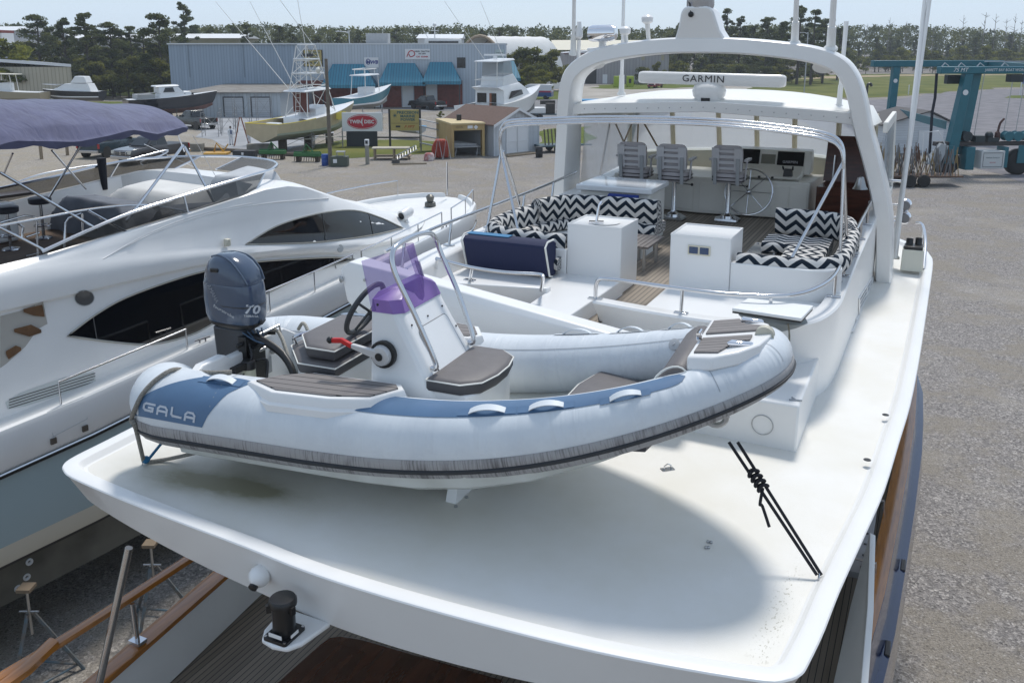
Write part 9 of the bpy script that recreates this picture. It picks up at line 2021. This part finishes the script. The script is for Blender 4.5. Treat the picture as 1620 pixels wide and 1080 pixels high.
# right-hand edge of the wood: spring shrubs and dead snags
for i in range(22): put(BU[1 if i%3==0 else i%3],1335+i*14+rnd.uniform(-6,6),318+rnd.uniform(-6,25),rnd.uniform(72,100),'yellow-green tree at the edge of the wood beyond the right hand field','edge trees of the right wood',hp=5.,wide=.9)
for i in range(14): put(PR[i%4],1340+i*21+rnd.uniform(-8,8),335+rnd.uniform(0,30),rnd.uniform(54,72),'pine in the wood beyond the right hand field','pines of the right wood')
for i,(px,top,d) in enumerate(((1408,28,345),(1435,34,340),(1526,24,345),(1560,20,350),(1577,22,350),(1594,30,355),(1608,22,350),(1618,32,350),(1478,42,345),(1372,38,350))): put(DE[i%2],px,d,top,'bare grey dead tree standing above the right hand wood','dead trees above the right wood')
# far wood: one mass along the whole horizon
rs=random.Random(99); cl_=[]
def topline(px): return interp(px,[-200,0,60,150,300,420,560,700,850,1000,1150,1250,1350,1450,1620,1900],[42,40,44,56,44,40,48,44,46,50,44,42,44,42,54,50])
for i in range(1500):
    px=rs.uniform(-150,1780); d=rs.uniform(375,470) if px>1250 else rs.uniform(300,420); g=atd(px,topline(px)+rs.uniform(-2,9),d); z1=g.z
    for k in range(5): 
        zz=z1*(1-.19*k)-rs.uniform(0,1.2); cl_.append((g.x+rs.uniform(-2.5,2.5),g.y+rs.uniform(-3,3),zz,rs.uniform(1.3,2.6),rs.uniform(.1,.85)))
fo=leafmesh('far_wood',cl_,26,.55,rs,MIXL,flat=.8); tag(fo,'continuous dark wood along the horizon behind the whole yard','forest'); kind(fo,'stuff')
# thin spring haze over the yard
hz_=MB(); hz_.b2((-700,-60,-1),(700,560,17.5)); hv=bpy.data.materials.new('haze_air'); hv.use_nodes=True; _t=hv.node_tree
for n in list(_t.nodes):
    if n.type=='BSDF_PRINCIPLED': _t.nodes.remove(n)
_v=_t.nodes.new('ShaderNodeVolumePrincipled'); _v.inputs['Color'].default_value=(.80,.86,.93,1); _v.inputs['Density'].default_value=.0004; _t.links.new(_v.outputs[0],_t.nodes['Material Output'].inputs['Volume'])
hzo=hz_.build('haze',hv,smooth=0); hzo['label']='thin pale haze hanging over the boatyard'; hzo['category']='haze'; kind(hzo,'stuff')
# equipment fixed to a boat is a part of that boat
def adopt(t,root):
    ch=[c for c in t.children_recursive if c.type=='MESH']
    if not ch: return
    main=max([c for c in t.children if c.type=='MESH'],key=lambda c:len(c.data.polygons)); W0={c:c.matrix_world.copy() for c in ch}; lab=t['label']; nm=t.name.split('.')[0]
    main.parent=root; main.matrix_world=W0[main]; main['label']=lab
    for c in ch:
        if c!=main: c.parent=main; c.matrix_world=W0[c]
    bpy.data.objects.remove(t); main.name=nm
bpy_update()
for o in list(scene.objects):
    if o.parent is None and o.type=='EMPTY':
        n=o.name.split('.')[0]
        if n in('radar_scanner','whip_antenna','outrigger_pole','tv_antenna','searchlight','gps_antenna','horn_speaker','chrome_lamp','control_box','bimini_frame','chevron_sofa'): adopt(o,YR)
        elif n=='bimini_canopy': adopt(o,LY)
bpy_update()
# split meshes that hold several separate items into one object each
def split_islands(o):
    me=o.data; n=len(me.vertices); par=list(range(n))
    def f(a):
        while par[a]!=a: par[a]=par[par[a]]; a=par[a]
        return a
    for e in me.edges:
        a,b=f(e.vertices[0]),f(e.vertices[1]); par[a]=b
    g={}
    for v in range(n): g.setdefault(f(v),[]).append(v)
    if len(g)<2: return
    for k,vs_2 in enumerate(g.values()):
        keep=set(vs_2); bm=bmesh.new(); bm.from_mesh(me); bm.verts.ensure_lookup_table(); bmesh.ops.delete(bm,geom=[v for v in bm.verts if v.index not in keep],context='VERTS')
        m2=bpy.data.meshes.new(o.name.split('.')[0]); 
        for m in me.materials: m2.materials.append(m)
        bm.to_mesh(m2); bm.free(); c=o.copy(); c.data=m2; COL.objects.link(c)
    bpy.data.objects.remove(o)
SPL={'console_door','curtain_post','fairlead','searchlight_label','deck_drain','deck_screw','shelf_bolt','saloon_window','switch','bow_eye','transom_bolt','screen_stud','hatch_screw','cabinet_fiddle','outlet_cover','shop_door','siding_seam','louvre','porthole','cabin_window','floor_mat','boom_pin','socket_pin','beam_screw','awning_post','post','taillight','side_window','saloon_glass','brick_front','tank_bracket','grab_rail','chock_bolt','piping_end','bimini_brace','plank','shoe','blocks','saddle','legs','mezzanine','mat_rib','vent_shell','skin_fitting','leg','seam','wheel_arch','winch_box','throttle_lever'}
for o in list(bpy.data.objects):
    if o.type=='MESH' and o.name.split('.')[0] in SPL and not o.children: split_islands(o)
bpy_update()
